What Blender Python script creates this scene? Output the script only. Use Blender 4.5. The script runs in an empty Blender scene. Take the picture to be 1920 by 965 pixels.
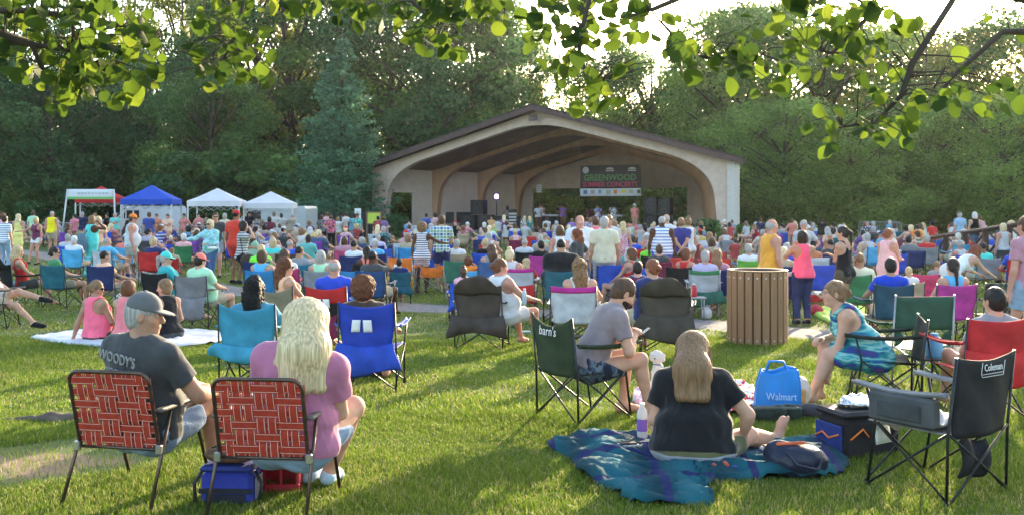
import bpy, math, random
import numpy as np
from mathutils import Vector, Matrix, Euler
R = math.radians
rng = np.random.default_rng(7)
random.seed(11)
SC = bpy.context.scene
COL = SC.collection

# ---------------------------------------------------------------- camera, sky, sun, exposure
F, YH = 1925.0, 385.0            # focal length and horizon row in the photograph's pixels (1920 wide)
CAMZ = 1.8
cam_data = bpy.data.cameras.new('camera'); cam = bpy.data.objects.new('camera', cam_data); COL.objects.link(cam)
cam_data.sensor_width = 36.0; cam_data.lens = 36.0 * F / 1920.0
cam_data.shift_y = -(482.5 - YH) / 1920.0
cam_data.clip_start = 0.05; cam_data.clip_end = 1500
cam.location = (0, 0, CAMZ); cam.rotation_euler = (R(90), 0, 0)
cam_data.dof.use_dof = True; cam_data.dof.focus_distance = 8.0; cam_data.dof.aperture_fstop = 11.0
SC.camera = cam
SUN_AZ, SUN_EL = 24.8, 12.4      # degrees right of straight ahead, and up
world = bpy.data.worlds.new('World'); SC.world = world; world.use_nodes = True
wn = world.node_tree; wn.nodes.clear()
sky = wn.nodes.new('ShaderNodeTexSky'); sky.sky_type = 'NISHITA'; sky.sun_disc = False
sky.sun_elevation = R(SUN_EL); sky.sun_rotation = R(SUN_AZ); sky.air_density = 1.0; sky.dust_density = 2.5; sky.ozone_density = 1.0
bgn = wn.nodes.new('ShaderNodeBackground'); bgn.inputs[1].default_value = 0.15
wo = wn.nodes.new('ShaderNodeOutputWorld')
wn.links.new(sky.outputs[0], bgn.inputs[0]); wn.links.new(bgn.outputs[0], wo.inputs[0])
sun_d = bpy.data.lights.new('sun', 'SUN'); sun_d.energy = 3.4; sun_d.angle = R(0.6); sun_d.color = (1.0, 0.80, 0.52)
sun = bpy.data.objects.new('sun', sun_d); COL.objects.link(sun)
_sd = Vector((math.sin(R(SUN_AZ)) * math.cos(R(SUN_EL)), math.cos(R(SUN_AZ)) * math.cos(R(SUN_EL)), math.sin(R(SUN_EL))))
sun.rotation_euler = _sd.to_track_quat('Z', 'Y').to_euler(); sun.location = (20, 40, 30)
SC.view_settings.view_transform = 'Standard'; SC.view_settings.look = 'None'
SC.view_settings.exposure = 2.5; SC.view_settings.gamma = 1.0; SC.view_settings.use_curve_mapping = False
SC.cycles.use_denoising = True; SC.cycles.max_bounces = 6; SC.cycles.diffuse_bounces = 3; SC.cycles.glossy_bounces = 2
SC.cycles.transmission_bounces = 4; SC.cycles.transparent_max_bounces = 6; SC.cycles.sample_clamp_indirect = 4.0

# ---------------------------------------------------------------- pixel -> place
def sst(a, b, x):
    t = min(1.0, max(0.0, (x - a) / (b - a))); return t * t * (3 - 2 * t)
def gz(d): return -0.3 * sst(7, 20, d)
def X(px, d): return (px - 960.0) / F * d
def Z(py, d): return CAMZ + (YH - py) / F * d
def GP(px, py):
    """ground point seen at a pixel"""
    d = 8.0
    for _ in range(40): d = 0.5 * d + 0.5 * F * (CAMZ - gz(d)) / max(1.0, py - YH)
    return Vector((X(px, d), d, gz(d)))
def DH(ytop, H):
    """distance at which something H metres tall has its top at row ytop"""
    d = 20.0
    for _ in range(60): d = 0.5 * d + 0.5 * F * (CAMZ - gz(d) - H) / max(1.0, ytop - YH)
    return d

# ---------------------------------------------------------------- object helpers
def link(name, me, parent=None, mats=(), loc=None, rz=0.0, color=None, smooth=None):
    o = bpy.data.objects.new(name, me); COL.objects.link(o)
    for m in mats:
        if me is not None and hasattr(me, 'materials'): me.materials.append(m)
    if parent is not None: o.parent = parent
    if loc is not None: o.location = loc
    if rz: o.rotation_euler = (0, 0, rz)
    if color is not None: o.color = (*color[:3], 1)
    return o
def tag(o, label=None, cat=None, group=None, kind=None):
    if label: o['label'] = label
    if cat: o['category'] = cat
    if group: o['group'] = group
    if kind: o['kind'] = kind
    return o
def empty(name, loc=(0, 0, 0), rz=0.0, label=None, cat=None, group=None):
    o = bpy.data.objects.new(name, None); COL.objects.link(o); o.empty_display_size = 0.1
    o.location = loc; o.rotation_euler = (0, 0, rz)
    return tag(o, label, cat, group)
def copy_tree(o, parent=None):
    c = o.copy(); COL.objects.link(c); c.parent = parent
    for ch in o.children: copy_tree(ch, c)
    return c
def mesh_np(name, V, Q=None, T=None, smooth=True, mi=None, attrs=None):
    """mesh from numpy vertices, quads and triangles"""
    me = bpy.data.meshes.new(name)
    V = np.asarray(V, dtype=np.float32)
    Q = np.zeros((0, 4), np.int32) if Q is None else np.asarray(Q, np.int32).reshape(-1, 4)
    T = np.zeros((0, 3), np.int32) if T is None else np.asarray(T, np.int32).reshape(-1, 3)
    me.vertices.add(len(V)); me.vertices.foreach_set('co', V.ravel())
    nl = Q.size + T.size; me.loops.add(nl); me.polygons.add(len(Q) + len(T))
    me.loops.foreach_set('vertex_index', np.concatenate([Q.ravel(), T.ravel()]))
    ls = np.concatenate([np.arange(len(Q)) * 4, Q.size + np.arange(len(T)) * 3]).astype(np.int32)
    me.polygons.foreach_set('loop_start', ls)
    if smooth: me.polygons.foreach_set('use_smooth', np.ones(len(ls), bool))
    if mi is not None: me.polygons.foreach_set('material_index', np.asarray(mi, np.int32))
    if attrs:
        for k, a in attrs.items():
            at = me.color_attributes.new(k, 'FLOAT_COLOR', 'POINT')
            at.data.foreach_set('color', np.asarray(a, np.float32).ravel())
    me.update(); me.validate(); return me

class MB:
    """collects boxes, tubes, sheets ... into one mesh"""
    def __init__(s): s.v = []; s.f = []; s.m = []; s.n = 0; s.sm = []
    def add(s, V, Fc, mi=0, smooth=False):
        s.v.extend([tuple(map(float, p)) for p in V])
        for f in Fc: s.f.append(tuple(i + s.n for i in f)); s.m.append(mi); s.sm.append(smooth)
        s.n += len(V); return s
    def box(s, lo, hi, mi=0, rot=None, org=(0, 0, 0), bev=0.0):
        x0, y0, z0 = lo; x1, y1, z1 = hi
        if bev > 0:
            b = min(bev, (x1 - x0) / 2.01, (y1 - y0) / 2.01, (z1 - z0) / 2.01); V = []
            for (sx, sy, sz) in [(a, c, e) for a in (0, 1) for c in (0, 1) for e in (0, 1)]:
                px, py, pz = (x0, x1)[sx], (y0, y1)[sy], (z0, z1)[sz]; dx, dy, dz = (b, -b)[sx], (b, -b)[sy], (b, -b)[sz]
                V += [(px, py + dy, pz + dz), (px + dx, py, pz + dz), (px + dx, py + dy, pz)]
            def I(a, c, e, k): return ((a * 2 + c) * 2 + e) * 3 + k
            Fs = []
            for a in (0, 1):
                q = [I(a, 0, 0, 0), I(a, 1, 0, 0), I(a, 1, 1, 0), I(a, 0, 1, 0)]; Fs.append(q if a else q[::-1])
                q = [I(0, a, 0, 1), I(0, a, 1, 1), I(1, a, 1, 1), I(1, a, 0, 1)]; Fs.append(q if a else q[::-1])
                q = [I(0, 0, a, 2), I(1, 0, a, 2), I(1, 1, a, 2), I(0, 1, a, 2)]; Fs.append(q if a else q[::-1])
            for a in (0, 1):
                for c in (0, 1):
                    Fs.append([I(a, c, 0, 0), I(a, c, 1, 0), I(a, c, 1, 1), I(a, c, 0, 1)])
                    Fs.append([I(a, 0, c, 0), I(a, 1, c, 0), I(a, 1, c, 2), I(a, 0, c, 2)])
                    Fs.append([I(0, a, c, 1), I(1, a, c, 1), I(1, a, c, 2), I(0, a, c, 2)])
            for a in (0, 1):
                for c in (0, 1):
                    for e in (0, 1): Fs.append([I(a, c, e, 0), I(a, c, e, 1), I(a, c, e, 2)])
        else:
            V = [(x0, y0, z0), (x1, y0, z0), (x1, y1, z0), (x0, y1, z0), (x0, y0, z1), (x1, y0, z1), (x1, y1, z1), (x0, y1, z1)]
            Fs = [(0, 3, 2, 1), (4, 5, 6, 7), (0, 1, 5, 4), (1, 2, 6, 5), (2, 3, 7, 6), (3, 0, 4, 7)]
        V = [Vector(p) for p in V]
        if rot is not None: V = [rot @ p for p in V]
        o = Vector(org); return s.add([p + o for p in V], Fs, mi)
    def tube(s, pts, r, n=8, mi=0, caps=True, closed=False):
        P = [Vector(p) for p in pts]; N = len(P)
        rr = r if hasattr(r, '__len__') else [r] * N
        V = []; up = None
        for i, p in enumerate(P):
            a = P[(i - 1) % N] if (closed or i > 0) else p; b = P[(i + 1) % N] if (closed or i < N - 1) else p
            t = (b - a)
            t = t.normalized() if t.length > 1e-9 else Vector((0, 0, 1))
            if up is None:
                up = Vector((0, 0, 1)) if abs(t.z) < .9 else Vector((1, 0, 0))
            e1 = (up - t * up.dot(t))
            e1 = e1.normalized() if e1.length > 1e-6 else t.orthogonal().normalized()
            e2 = t.cross(e1); up = e1
            for k in range(n):
                an = 2 * math.pi * k / n; V.append(p + (e1 * math.cos(an) + e2 * math.sin(an)) * rr[i])
        Fs = []
        M = N if closed else N - 1
        for i in range(M):
            j = (i + 1) % N
            for k in range(n): Fs.append((i * n + k, i * n + (k + 1) % n, j * n + (k + 1) % n, j * n + k))
        s.add(V, Fs, mi, True)
        if caps and not closed:
            s.f.append(tuple(s.n - len(V) + k for k in range(n))[::-1]); s.m.append(mi); s.sm.append(False)
            s.f.append(tuple(s.n - n + k for k in range(n))); s.m.append(mi); s.sm.append(False)
        return s
    def lathe(s, prof, n=20, mi=0, org=(0, 0, 0), smooth=True):
        V = []
        for (r, z) in prof:
            for k in range(n):
                a = 2 * math.pi * k / n; V.append((org[0] + r * math.cos(a), org[1] + r * math.sin(a), org[2] + z))
        Fs = [(i * n + k, i * n + (k + 1) % n, (i + 1) * n + (k + 1) % n, (i + 1) * n + k) for i in range(len(prof) - 1) for k in range(n)]
        return s.add(V, Fs, mi, smooth)
    def grid(s, fn, nu, nv, mi=0, smooth=True, flip=False):
        V = [fn(i / nu, j / nv) for j in range(nv + 1) for i in range(nu + 1)]
        w = nu + 1
        Fs = [(j * w + i, j * w + i + 1, (j + 1) * w + i + 1, (j + 1) * w + i) for j in range(nv) for i in range(nu)]
        if flip: Fs = [f[::-1] for f in Fs]
        return s.add(V, Fs, mi, smooth)
    def sheet(s, fn, nu, nv, th=0.006, mi=0):
        """cloth: a grid with thickness and closed edges"""
        G = np.array([[fn(i / nu, j / nv) for i in range(nu + 1)] for j in range(nv + 1)], float)
        du = np.gradient(G, axis=1); dv = np.gradient(G, axis=0); Nn = np.cross(du, dv)
        Nn /= (np.linalg.norm(Nn, axis=2, keepdims=True) + 1e-9)
        A = (G + Nn * th / 2).reshape(-1, 3); B = (G - Nn * th / 2).reshape(-1, 3)
        w = nu + 1; o = len(A); Fs = []
        for j in range(nv):
            for i in range(nu):
                a, b, c, d = j * w + i, j * w + i + 1, (j + 1) * w + i + 1, (j + 1) * w + i
                Fs.append((a, b, c, d)); Fs.append((o + d, o + c, o + b, o + a))
        for i in range(nu): Fs.append((i + 1, i, o + i, o + i + 1)); q = nv * w + i; Fs.append((q, q + 1, o + q + 1, o + q))
        for j in range(nv): q = j * w; Fs.append((q, q + w, o + q + w, o + q)); q += nu; Fs.append((q + w, q, o + q, o + q + w))
        return s.add(np.concatenate([A, B]), Fs, mi, True)
    def prism(s, poly, fr, to, mi=0):
        """2-D outline extruded: fr(p) and to(p) map an outline point to the two ends"""
        n = len(poly); V = [fr(p) for p in poly] + [to(p) for p in poly]
        Fs = [tuple(range(n))[::-1], tuple(range(n, 2 * n))] + [(i, (i + 1) % n, n + (i + 1) % n, n + i) for i in range(n)]
        return s.add(V, Fs, mi)
    def mesh(s, name):
        me = bpy.data.meshes.new(name); me.from_pydata(s.v, [], s.f)
        me.polygons.foreach_set('material_index', np.array(s.m, np.int32)); me.polygons.foreach_set('use_smooth', np.array(s.sm, bool))
        me.update(); return me
    def build(s, name, mats, parent=None, **k):
        if not isinstance(mats, (list, tuple)): mats = [mats]
        return link(name, s.mesh(name), parent, mats, **k)

# ---------------------------------------------------------------- materials
_MC = {}
def mat(name, col=None, rough=0.8, metal=0.0, var=0.0, vs=8.0, bump=0.0, bs=60.0, stretch=None, trans=0.0, col2=None, spec=0.3, pattern=None, emit=None, sheen=0.0, alpha=None):
    """one procedural material; col=None takes the object's own colour"""
    if name in _MC: return _MC[name]
    m = bpy.data.materials.new(name); m.use_nodes = True; nt = m.node_tree; N = nt.nodes; L = nt.links
    b = N['Principled BSDF']; b.inputs['Roughness'].default_value = rough; b.inputs['Metallic'].default_value = metal
    b.inputs['Specular IOR Level'].default_value = spec
    if sheen: b.inputs['Sheen Weight'].default_value = sheen
    tc = N.new('ShaderNodeTexCoord'); mp = N.new('ShaderNodeMapping'); L.new(tc.outputs['Object'], mp.inputs[0])
    if stretch: mp.inputs['Scale'].default_value = stretch
    if col is None:
        oi = N.new('ShaderNodeObjectInfo'); c = oi.outputs['Color']
    else:
        rgb = N.new('ShaderNodeRGB'); rgb.outputs[0].default_value = (*col, 1); c = rgb.outputs[0]
    if pattern: c = pattern(nt, mp.outputs[0], c)
    if var > 0 or col2 is not None:
        nz = N.new('ShaderNodeTexNoise'); nz.inputs['Scale'].default_value = vs; nz.inputs['Detail'].default_value = 4; L.new(mp.outputs[0], nz.inputs[0])
        mx = N.new('ShaderNodeMix'); mx.data_type = 'RGBA'
        if col2 is not None:
            rp = N.new('ShaderNodeMapRange'); rp.inputs[1].default_value = .38; rp.inputs[2].default_value = .62; L.new(nz.outputs[0], rp.inputs[0])
            L.new(rp.outputs[0], mx.inputs[0]); L.new(c, mx.inputs[6]); mx.inputs[7].default_value = (*col2, 1); c = mx.outputs[2]
        else:
            rp = N.new('ShaderNodeMapRange'); rp.inputs[1].default_value = .3; rp.inputs[2].default_value = .7; rp.inputs[3].default_value = 1 - var; rp.inputs[4].default_value = 1 + var
            L.new(nz.outputs[0], rp.inputs[0]); mx.blend_type = 'MULTIPLY'; mx.inputs[0].default_value = 1
            L.new(c, mx.inputs[6]); L.new(rp.outputs[0], mx.inputs[7]); c = mx.outputs[2]
    L.new(c, b.inputs['Base Color'])
    if bump > 0:
        n2 = N.new('ShaderNodeTexNoise'); n2.inputs['Scale'].default_value = bs; n2.inputs['Detail'].default_value = 3; L.new(mp.outputs[0], n2.inputs[0])
        bp = N.new('ShaderNodeBump'); bp.inputs['Strength'].default_value = bump; bp.inputs['Distance'].default_value = 0.01
        L.new(n2.outputs[0], bp.inputs['Height']); L.new(bp.outputs[0], b.inputs['Normal'])
    if trans > 0:
        tr = N.new('ShaderNodeBsdfTranslucent'); L.new(c, tr.inputs[0]); ms = N.new('ShaderNodeMixShader'); ms.inputs[0].default_value = trans
        L.new(b.outputs[0], ms.inputs[1]); L.new(tr.outputs[0], ms.inputs[2]); L.new(ms.outputs[0], N['Material Output'].inputs[0])
    if emit: b.inputs['Emission Color'].default_value = (*emit[:3], 1); b.inputs['Emission Strength'].default_value = emit[3]
    if alpha is not None: b.inputs['Alpha'].default_value = alpha
    _MC[name] = m; return m
def node_ramp(nt, fac, stops, const=False):
    r = nt.nodes.new('ShaderNodeValToRGB'); cr = r.color_ramp
    if const: cr.interpolation = 'CONSTANT'
    while len(cr.elements) < len(stops): cr.elements.new(0.5)
    for e, (p, c) in zip(cr.elements, stops): e.position = p; e.color = (*c, 1)
    nt.links.new(fac, r.inputs[0]); return r.outputs[0]
def wave(nt, vec, scale, axis='X', dist=0.0):
    w = nt.nodes.new('ShaderNodeTexWave'); w.bands_direction = axis; w.inputs['Scale'].default_value = scale; w.inputs['Distortion'].default_value = dist
    nt.links.new(vec, w.inputs[0]); return w.outputs[1]
def mixc(nt, fac, a, b):
    m = nt.nodes.new('ShaderNodeMix'); m.data_type = 'RGBA'
    for i, v in ((0, fac), (6, a), (7, b)):
        if hasattr(v, 'links') or isinstance(v, bpy.types.NodeSocket): nt.links.new(v, m.inputs[i])
        else: m.inputs[i].default_value = v if i == 0 else (*v, 1)
    return m.outputs[2]
def thr(nt, v, t):
    m = nt.nodes.new('ShaderNodeMath'); m.operation = 'GREATER_THAN'; m.inputs[1].default_value = t; nt.links.new(v, m.inputs[0]); return m.outputs[0]
def P_stripe(scale, axis, other, t=.5, dist=0.0):
    return lambda nt, v, c: mixc(nt, thr(nt, wave(nt, v, scale, axis, dist), t), c, other)
def P_plaid(c1, c2, c3, s=6):
    def f(nt, v, c):
        a = mixc(nt, wave(nt, v, s, 'X'), c1, c2); b = mixc(nt, thr(nt, wave(nt, v, s, 'Z'), .55), a, c3)
        d = mixc(nt, thr(nt, wave(nt, v, s * 1.9, 'X'), .9), b, (.75, .75, .55)); return mixc(nt, thr(nt, wave(nt, v, s * 2.1, 'Z'), .9), d, (.75, .78, .6))
    return f
def P_blobs(scale, stops, const=True, dist=0.0):
    def f(nt, v, c):
        n = nt.nodes.new('ShaderNodeTexNoise'); n.inputs['Scale'].default_value = scale; n.inputs['Detail'].default_value = 3; n.inputs['Distortion'].default_value = dist
        nt.links.new(v, n.inputs[0]); return node_ramp(nt, n.outputs[0], stops, const)
    return f
FAB = lambda: mat('camp_chair_fabric', None, .75, var=.22, vs=7, bump=.7, bs=11, trans=.12, spec=.25)
CLOTH = lambda: mat('clothing_cloth', None, .9, var=.14, vs=7, bump=.5, bs=16, spec=.15, sheen=.2)
STEEL = lambda: mat('dark_tube_steel', (.035, .037, .04), .4, .6, var=.3, vs=30)
GREYTUBE = lambda: mat('grey_tube_steel', (.28, .29, .30), .4, .7, var=.2, vs=30)
PLAS = lambda: mat('black_plastic', (.02, .02, .022), .5)
WHITE = lambda: mat('white_paper', (.75, .75, .74), .8, var=.08, vs=20)

def P_blobs2(other):
    def f(nt, v, c):
        n = nt.nodes.new('ShaderNodeTexNoise'); n.inputs['Scale'].default_value = 14; nt.links.new(v, n.inputs[0]); return mixc(nt, thr(nt, n.outputs[0], .54), c, other)
    return f
# ================================================================ smooth solids for bodies, hair and clothes
def V3(*a): return np.array(a, float)
def noise3(X_, Y_, Z_, s, seed=0):
    r = np.random.default_rng(seed); o = 0
    for i in range(3):
        k = r.normal(size=3); k /= np.linalg.norm(k); k2 = r.normal(size=3); k2 /= np.linalg.norm(k2); p = r.uniform(0, 6, 2)
        w = s * (1 + .6 * i)
        o = o + np.sin(w * (k[0] * X_ + k[1] * Y_ + k[2] * Z_) + p[0] + 1.3 * np.sin(w * .7 * (k2[0] * X_ + k2[1] * Y_ + k2[2] * Z_) + p[1])) / (1 + i * .5)
    return o / 2.1
class Vol:
    def __init__(s, lo, hi, h):
        s.h = h; s.lo = np.array(lo, float) - 2 * h; n = np.ceil((np.array(hi, float) + 2 * h - s.lo) / h).astype(int) + 1
        s.n = n; s.d = np.full(n, .3, np.float32)
        s.ax = [s.lo[i] + np.arange(n[i]) * h for i in range(3)]
    def sub(s, lo, hi):
        a = np.clip(np.floor((np.array(lo) - s.lo) / s.h).astype(int), 0, s.n); b = np.clip(np.ceil((np.array(hi) - s.lo) / s.h).astype(int) + 1, 0, s.n)
        sl = tuple(slice(a[i], b[i]) for i in range(3))
        return sl, (s.ax[0][sl[0]][:, None, None], s.ax[1][sl[1]][None, :, None], s.ax[2][sl[2]][None, None, :])
    def _put(s, sl, v, k, mode):
        D = s.d[sl]; v = v.astype(np.float32)
        if mode == 'add':
            if k > 0: hh = np.maximum(k - np.abs(D - v), 0) / k; D = np.minimum(D, v) - hh * hh * k / 4
            else: D = np.minimum(D, v)
        elif mode == 'cut':
            v = -v
            if k > 0: hh = np.maximum(k - np.abs(D - v), 0) / k; D = np.maximum(D, v) + hh * hh * k / 4
            else: D = np.maximum(D, v)
        s.d[sl] = D
    def rc(s, a, b, ra, rb, k=.02, mode='add', flat=None):
        """tapered limb; flat=(dir, f) squeezes it along dir by factor f"""
        a = np.array(a, float); b = np.array(b, float); m = max(ra, rb) + k + 2.5 * s.h
        sl, (x, y, z) = s.sub(np.minimum(a, b) - m, np.maximum(a, b) + m)
        if s.d[sl].size == 0: return s
        ab = b - a; L2 = max(1e-9, ab @ ab)
        px, py, pz = x - a[0], y - a[1], z - a[2]
        t = np.clip((px * ab[0] + py * ab[1] + pz * ab[2]) / L2, 0, 1)
        qx, qy, qz = px - t * ab[0], py - t * ab[1], pz - t * ab[2]
        if flat is not None:
            n, f = np.array(flat[0], float), flat[1]; n /= np.linalg.norm(n)
            dn = qx * n[0] + qy * n[1] + qz * n[2]; g = 1 / f - 1
            qx, qy, qz = qx + g * dn * n[0], qy + g * dn * n[1], qz + g * dn * n[2]
            r = ra + (rb - ra) * t; q = np.sqrt(qx * qx + qy * qy + qz * qz); v = (q - r) * (f + (1 - f) * .6)
        else: v = np.sqrt(qx * qx + qy * qy + qz * qz) - (ra + (rb - ra) * t)
        s._put(sl, v, k, mode); return s
    def ell(s, c, r, M=None, k=.03, mode='add'):
        c = np.array(c, float); r = np.array(r, float); m = r.max() + k + 2.5 * s.h
        sl, (x, y, z) = s.sub(c - m, c + m)
        if s.d[sl].size == 0: return s
        px, py, pz = x - c[0], y - c[1], z - c[2]
        if M is not None:
            M = np.array(M, float); a = [px * M[0, i] + py * M[1, i] + pz * M[2, i] for i in range(3)]
        else: a = [px + 0 * (py + pz), py + 0 * (px + pz), pz + 0 * (px + py)]
        k0 = np.sqrt(sum((a[i] / r[i]) ** 2 for i in range(3))); k1 = np.sqrt(sum((a[i] / r[i] ** 2) ** 2 for i in range(3)))
        s._put(sl, k0 * (k0 - 1) / (k1 + 1e-6), k, mode); return s
    def box(s, c, hf, rd=.02, M=None, k=.02, mode='add'):
        c = np.array(c, float); hf = np.array(hf, float); m = np.linalg.norm(hf) + rd + k + 2.5 * s.h
        sl, (x, y, z) = s.sub(c - m, c + m); px, py, pz = x - c[0], y - c[1], z - c[2]
        if s.d[sl].size == 0: return s
        if M is not None:
            M = np.array(M, float); a = [px * M[0, i] + py * M[1, i] + pz * M[2, i] for i in range(3)]
        else: a = [px + 0 * (py + pz), py + 0 * (px + pz), pz + 0 * (px + py)]
        q = [np.abs(a[i]) - (hf[i] - rd) for i in range(3)]
        v = np.sqrt(sum(np.maximum(w, 0) ** 2 for w in q)) + np.minimum(np.maximum(np.maximum(q[0], q[1]), q[2]), 0) - rd
        s._put(sl, v, k, mode); return s
    def plane(s, p, n):
        """keep what lies behind the plane"""
        p = np.array(p, float); n = np.array(n, float); n /= np.linalg.norm(n)
        x, y, z = s.ax[0][:, None, None], s.ax[1][None, :, None], s.ax[2][None, None, :]
        v = (x - p[0]) * n[0] + (y - p[1]) * n[1] + (z - p[2]) * n[2]; s.d = np.maximum(s.d, v.astype(np.float32)); return s
    def fold(s, amp, scale, seed=0, st=(1, 1, 1)):
        x, y, z = s.ax[0][:, None, None], s.ax[1][None, :, None], s.ax[2][None, None, :]
        near = np.abs(s.d) < .05
        nn = noise3(x * st[0], y * st[1], z * st[2], scale, seed); s.d = np.where(near, s.d + (amp * nn).astype(np.float32), s.d); return s
    def join(s, o_list): pass
    def surf(s):
        D = s.d; I = D < 0
        if not I.any(): return np.zeros((0, 3)), np.zeros((0, 4), int)
        c = I[:-1, :-1, :-1].astype(np.int8)
        for a in (0, 1):
            for b in (0, 1):
                for e in (0, 1):
                    if a or b or e: c = c + I[a:D.shape[0] - 1 + a, b:D.shape[1] - 1 + b, e:D.shape[2] - 1 + e]
        cells = np.argwhere((c > 0) & (c < 8)); idx = -np.ones(c.shape, np.int64); idx[tuple(cells.T)] = np.arange(len(cells))
        acc = np.zeros((len(cells), 3)); cnt = np.zeros(len(cells))
        cor = [(a, b, e) for a in (0, 1) for b in (0, 1) for e in (0, 1)]
        dv = {q: D[cells[:, 0] + q[0], cells[:, 1] + q[1], cells[:, 2] + q[2]] for q in cor}
        for p in cor:
            for ax in range(3):
                if p[ax] == 0:
                    q = list(p); q[ax] = 1; q = tuple(q); da, db = dv[p], dv[q]; m = (da < 0) != (db < 0)
                    t = np.where(m, da / np.where(m, da - db, 1), 0)
                    for j in range(3): acc[:, j] += np.where(m, p[j] + (t if j == ax else 0), 0)
                    cnt += m
        Vv = (cells + acc / cnt[:, None]) * s.h + s.lo
        Qs = []
        for ax in range(3):
            o1, o2 = (ax + 1) % 3, (ax + 2) % 3
            sa = [slice(None)] * 3; sb = [slice(None)] * 3; sa[ax] = slice(0, -1); sb[ax] = slice(1, None)
            A, B = I[tuple(sa)], I[tuple(sb)]; E = np.argwhere(A != B)
            E = E[(E[:, o1] > 0) & (E[:, o2] > 0) & (E[:, o1] < c.shape[o1]) & (E[:, o2] < c.shape[o2])]
            if len(E) == 0: continue
            ins = A[tuple(E.T)]
            def g(d1, d2):
                q = E.copy(); q[:, o1] -= d1; q[:, o2] -= d2; return idx[tuple(q.T)]
            q = np.stack([g(1, 1), g(0, 1), g(0, 0), g(1, 0)], 1); q[~ins] = q[~ins][:, ::-1]; Qs.append(q[(q >= 0).all(1)])
        return Vv, np.concatenate(Qs)
    def mesh(s, name, masks=None):
        Vv, Q = s.surf()
        at = None
        if masks is not None: at = {'paint': masks(Vv)}
        return mesh_np(name, Vv, Q, attrs=at)

def skin_mat():
    if 'skin' in _MC: return _MC['skin']
    m = mat('skin', None, .65, var=.14, vs=11, bump=.12, bs=120, spec=.22)
    nt = m.node_tree; b = nt.nodes['Principled BSDF']; src = b.inputs['Base Color'].links[0].from_socket
    at = nt.nodes.new('ShaderNodeAttribute'); at.attribute_name = 'paint'; sp = nt.nodes.new('ShaderNodeSeparateColor'); nt.links.new(at.outputs['Color'], sp.inputs[0])
    c = mixc(nt, sp.outputs[0], src, (.42, .13, .12)); c = mixc(nt, sp.outputs[2], c, (.7, .68, .65)); c = mixc(nt, sp.outputs[1], c, (.03, .02, .015))
    nt.links.new(c, b.inputs['Base Color']); b.inputs['Subsurface Weight'].default_value = .08; b.inputs['Subsurface Radius'].default_value = (.02, .008, .004); b.inputs['Subsurface Scale'].default_value = .5
    return m
def HAIR(): return mat('hair', None, .5, var=.4, vs=16, bump=.45, bs=34, stretch=(5.5, 5.5, .25), trans=.2, spec=.4)
def CURL(): return mat('curly_hair', None, .6, var=.5, vs=30, bump=1.0, bs=70, trans=.25, spec=.3)

def rot_m(yaw=0, pitch=0, roll=0):
    """yaw + turns towards -x (left), pitch + looks down"""
    return np.array((Matrix.Rotation(R(yaw), 3, 'Z') @ Matrix.Rotation(R(-pitch), 3, 'X') @ Matrix.Rotation(R(roll), 3, 'Y')))
def ik(a, t, l1, l2, pole):
    a, t, pole = map(lambda q: np.array(q, float), (a, t, pole)); v = t - a; D = np.linalg.norm(v); L = min(D, (l1 + l2) * .998); L = max(L, abs(l1 - l2) + .02)
    u = v / (D + 1e-9); c = (l1 * l1 + L * L - l2 * l2) / (2 * L); h = math.sqrt(max(0, l1 * l1 - c * c))
    p = pole - u * (pole @ u); p /= (np.linalg.norm(p) + 1e-9); return a + u * c + p * h, a + u * L
LEGS = {  # foot targets (x, y, z), knee pole
    'sit': ((.15, .52, .08), (.15, .3, 1)), 'wide': ((.22, .45, .08), (.35, .3, 1)), 'cross': ((-.10, .62, .30), (.05, .2, 1)),
    'stand': ((.10, .02, .08), (0, 1, 0)), 'step': ((.10, .28, .08), (0, 1, 0)), 'back': ((.10, -.25, .10), (0, 1, 0)),
    'ext': ((.16, .88, .07), (0, 0, 1)), 'gcross': ((-.16, .42, .07), (.9, .3, .35)), 'gknee': ((.12, .42, .07), (0, .3, 1)), 'gside': ((.45, .25, .07), (.3, 1, .4)), 'far': ((.12, .74, .10), (.1, .2, 1))}
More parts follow.
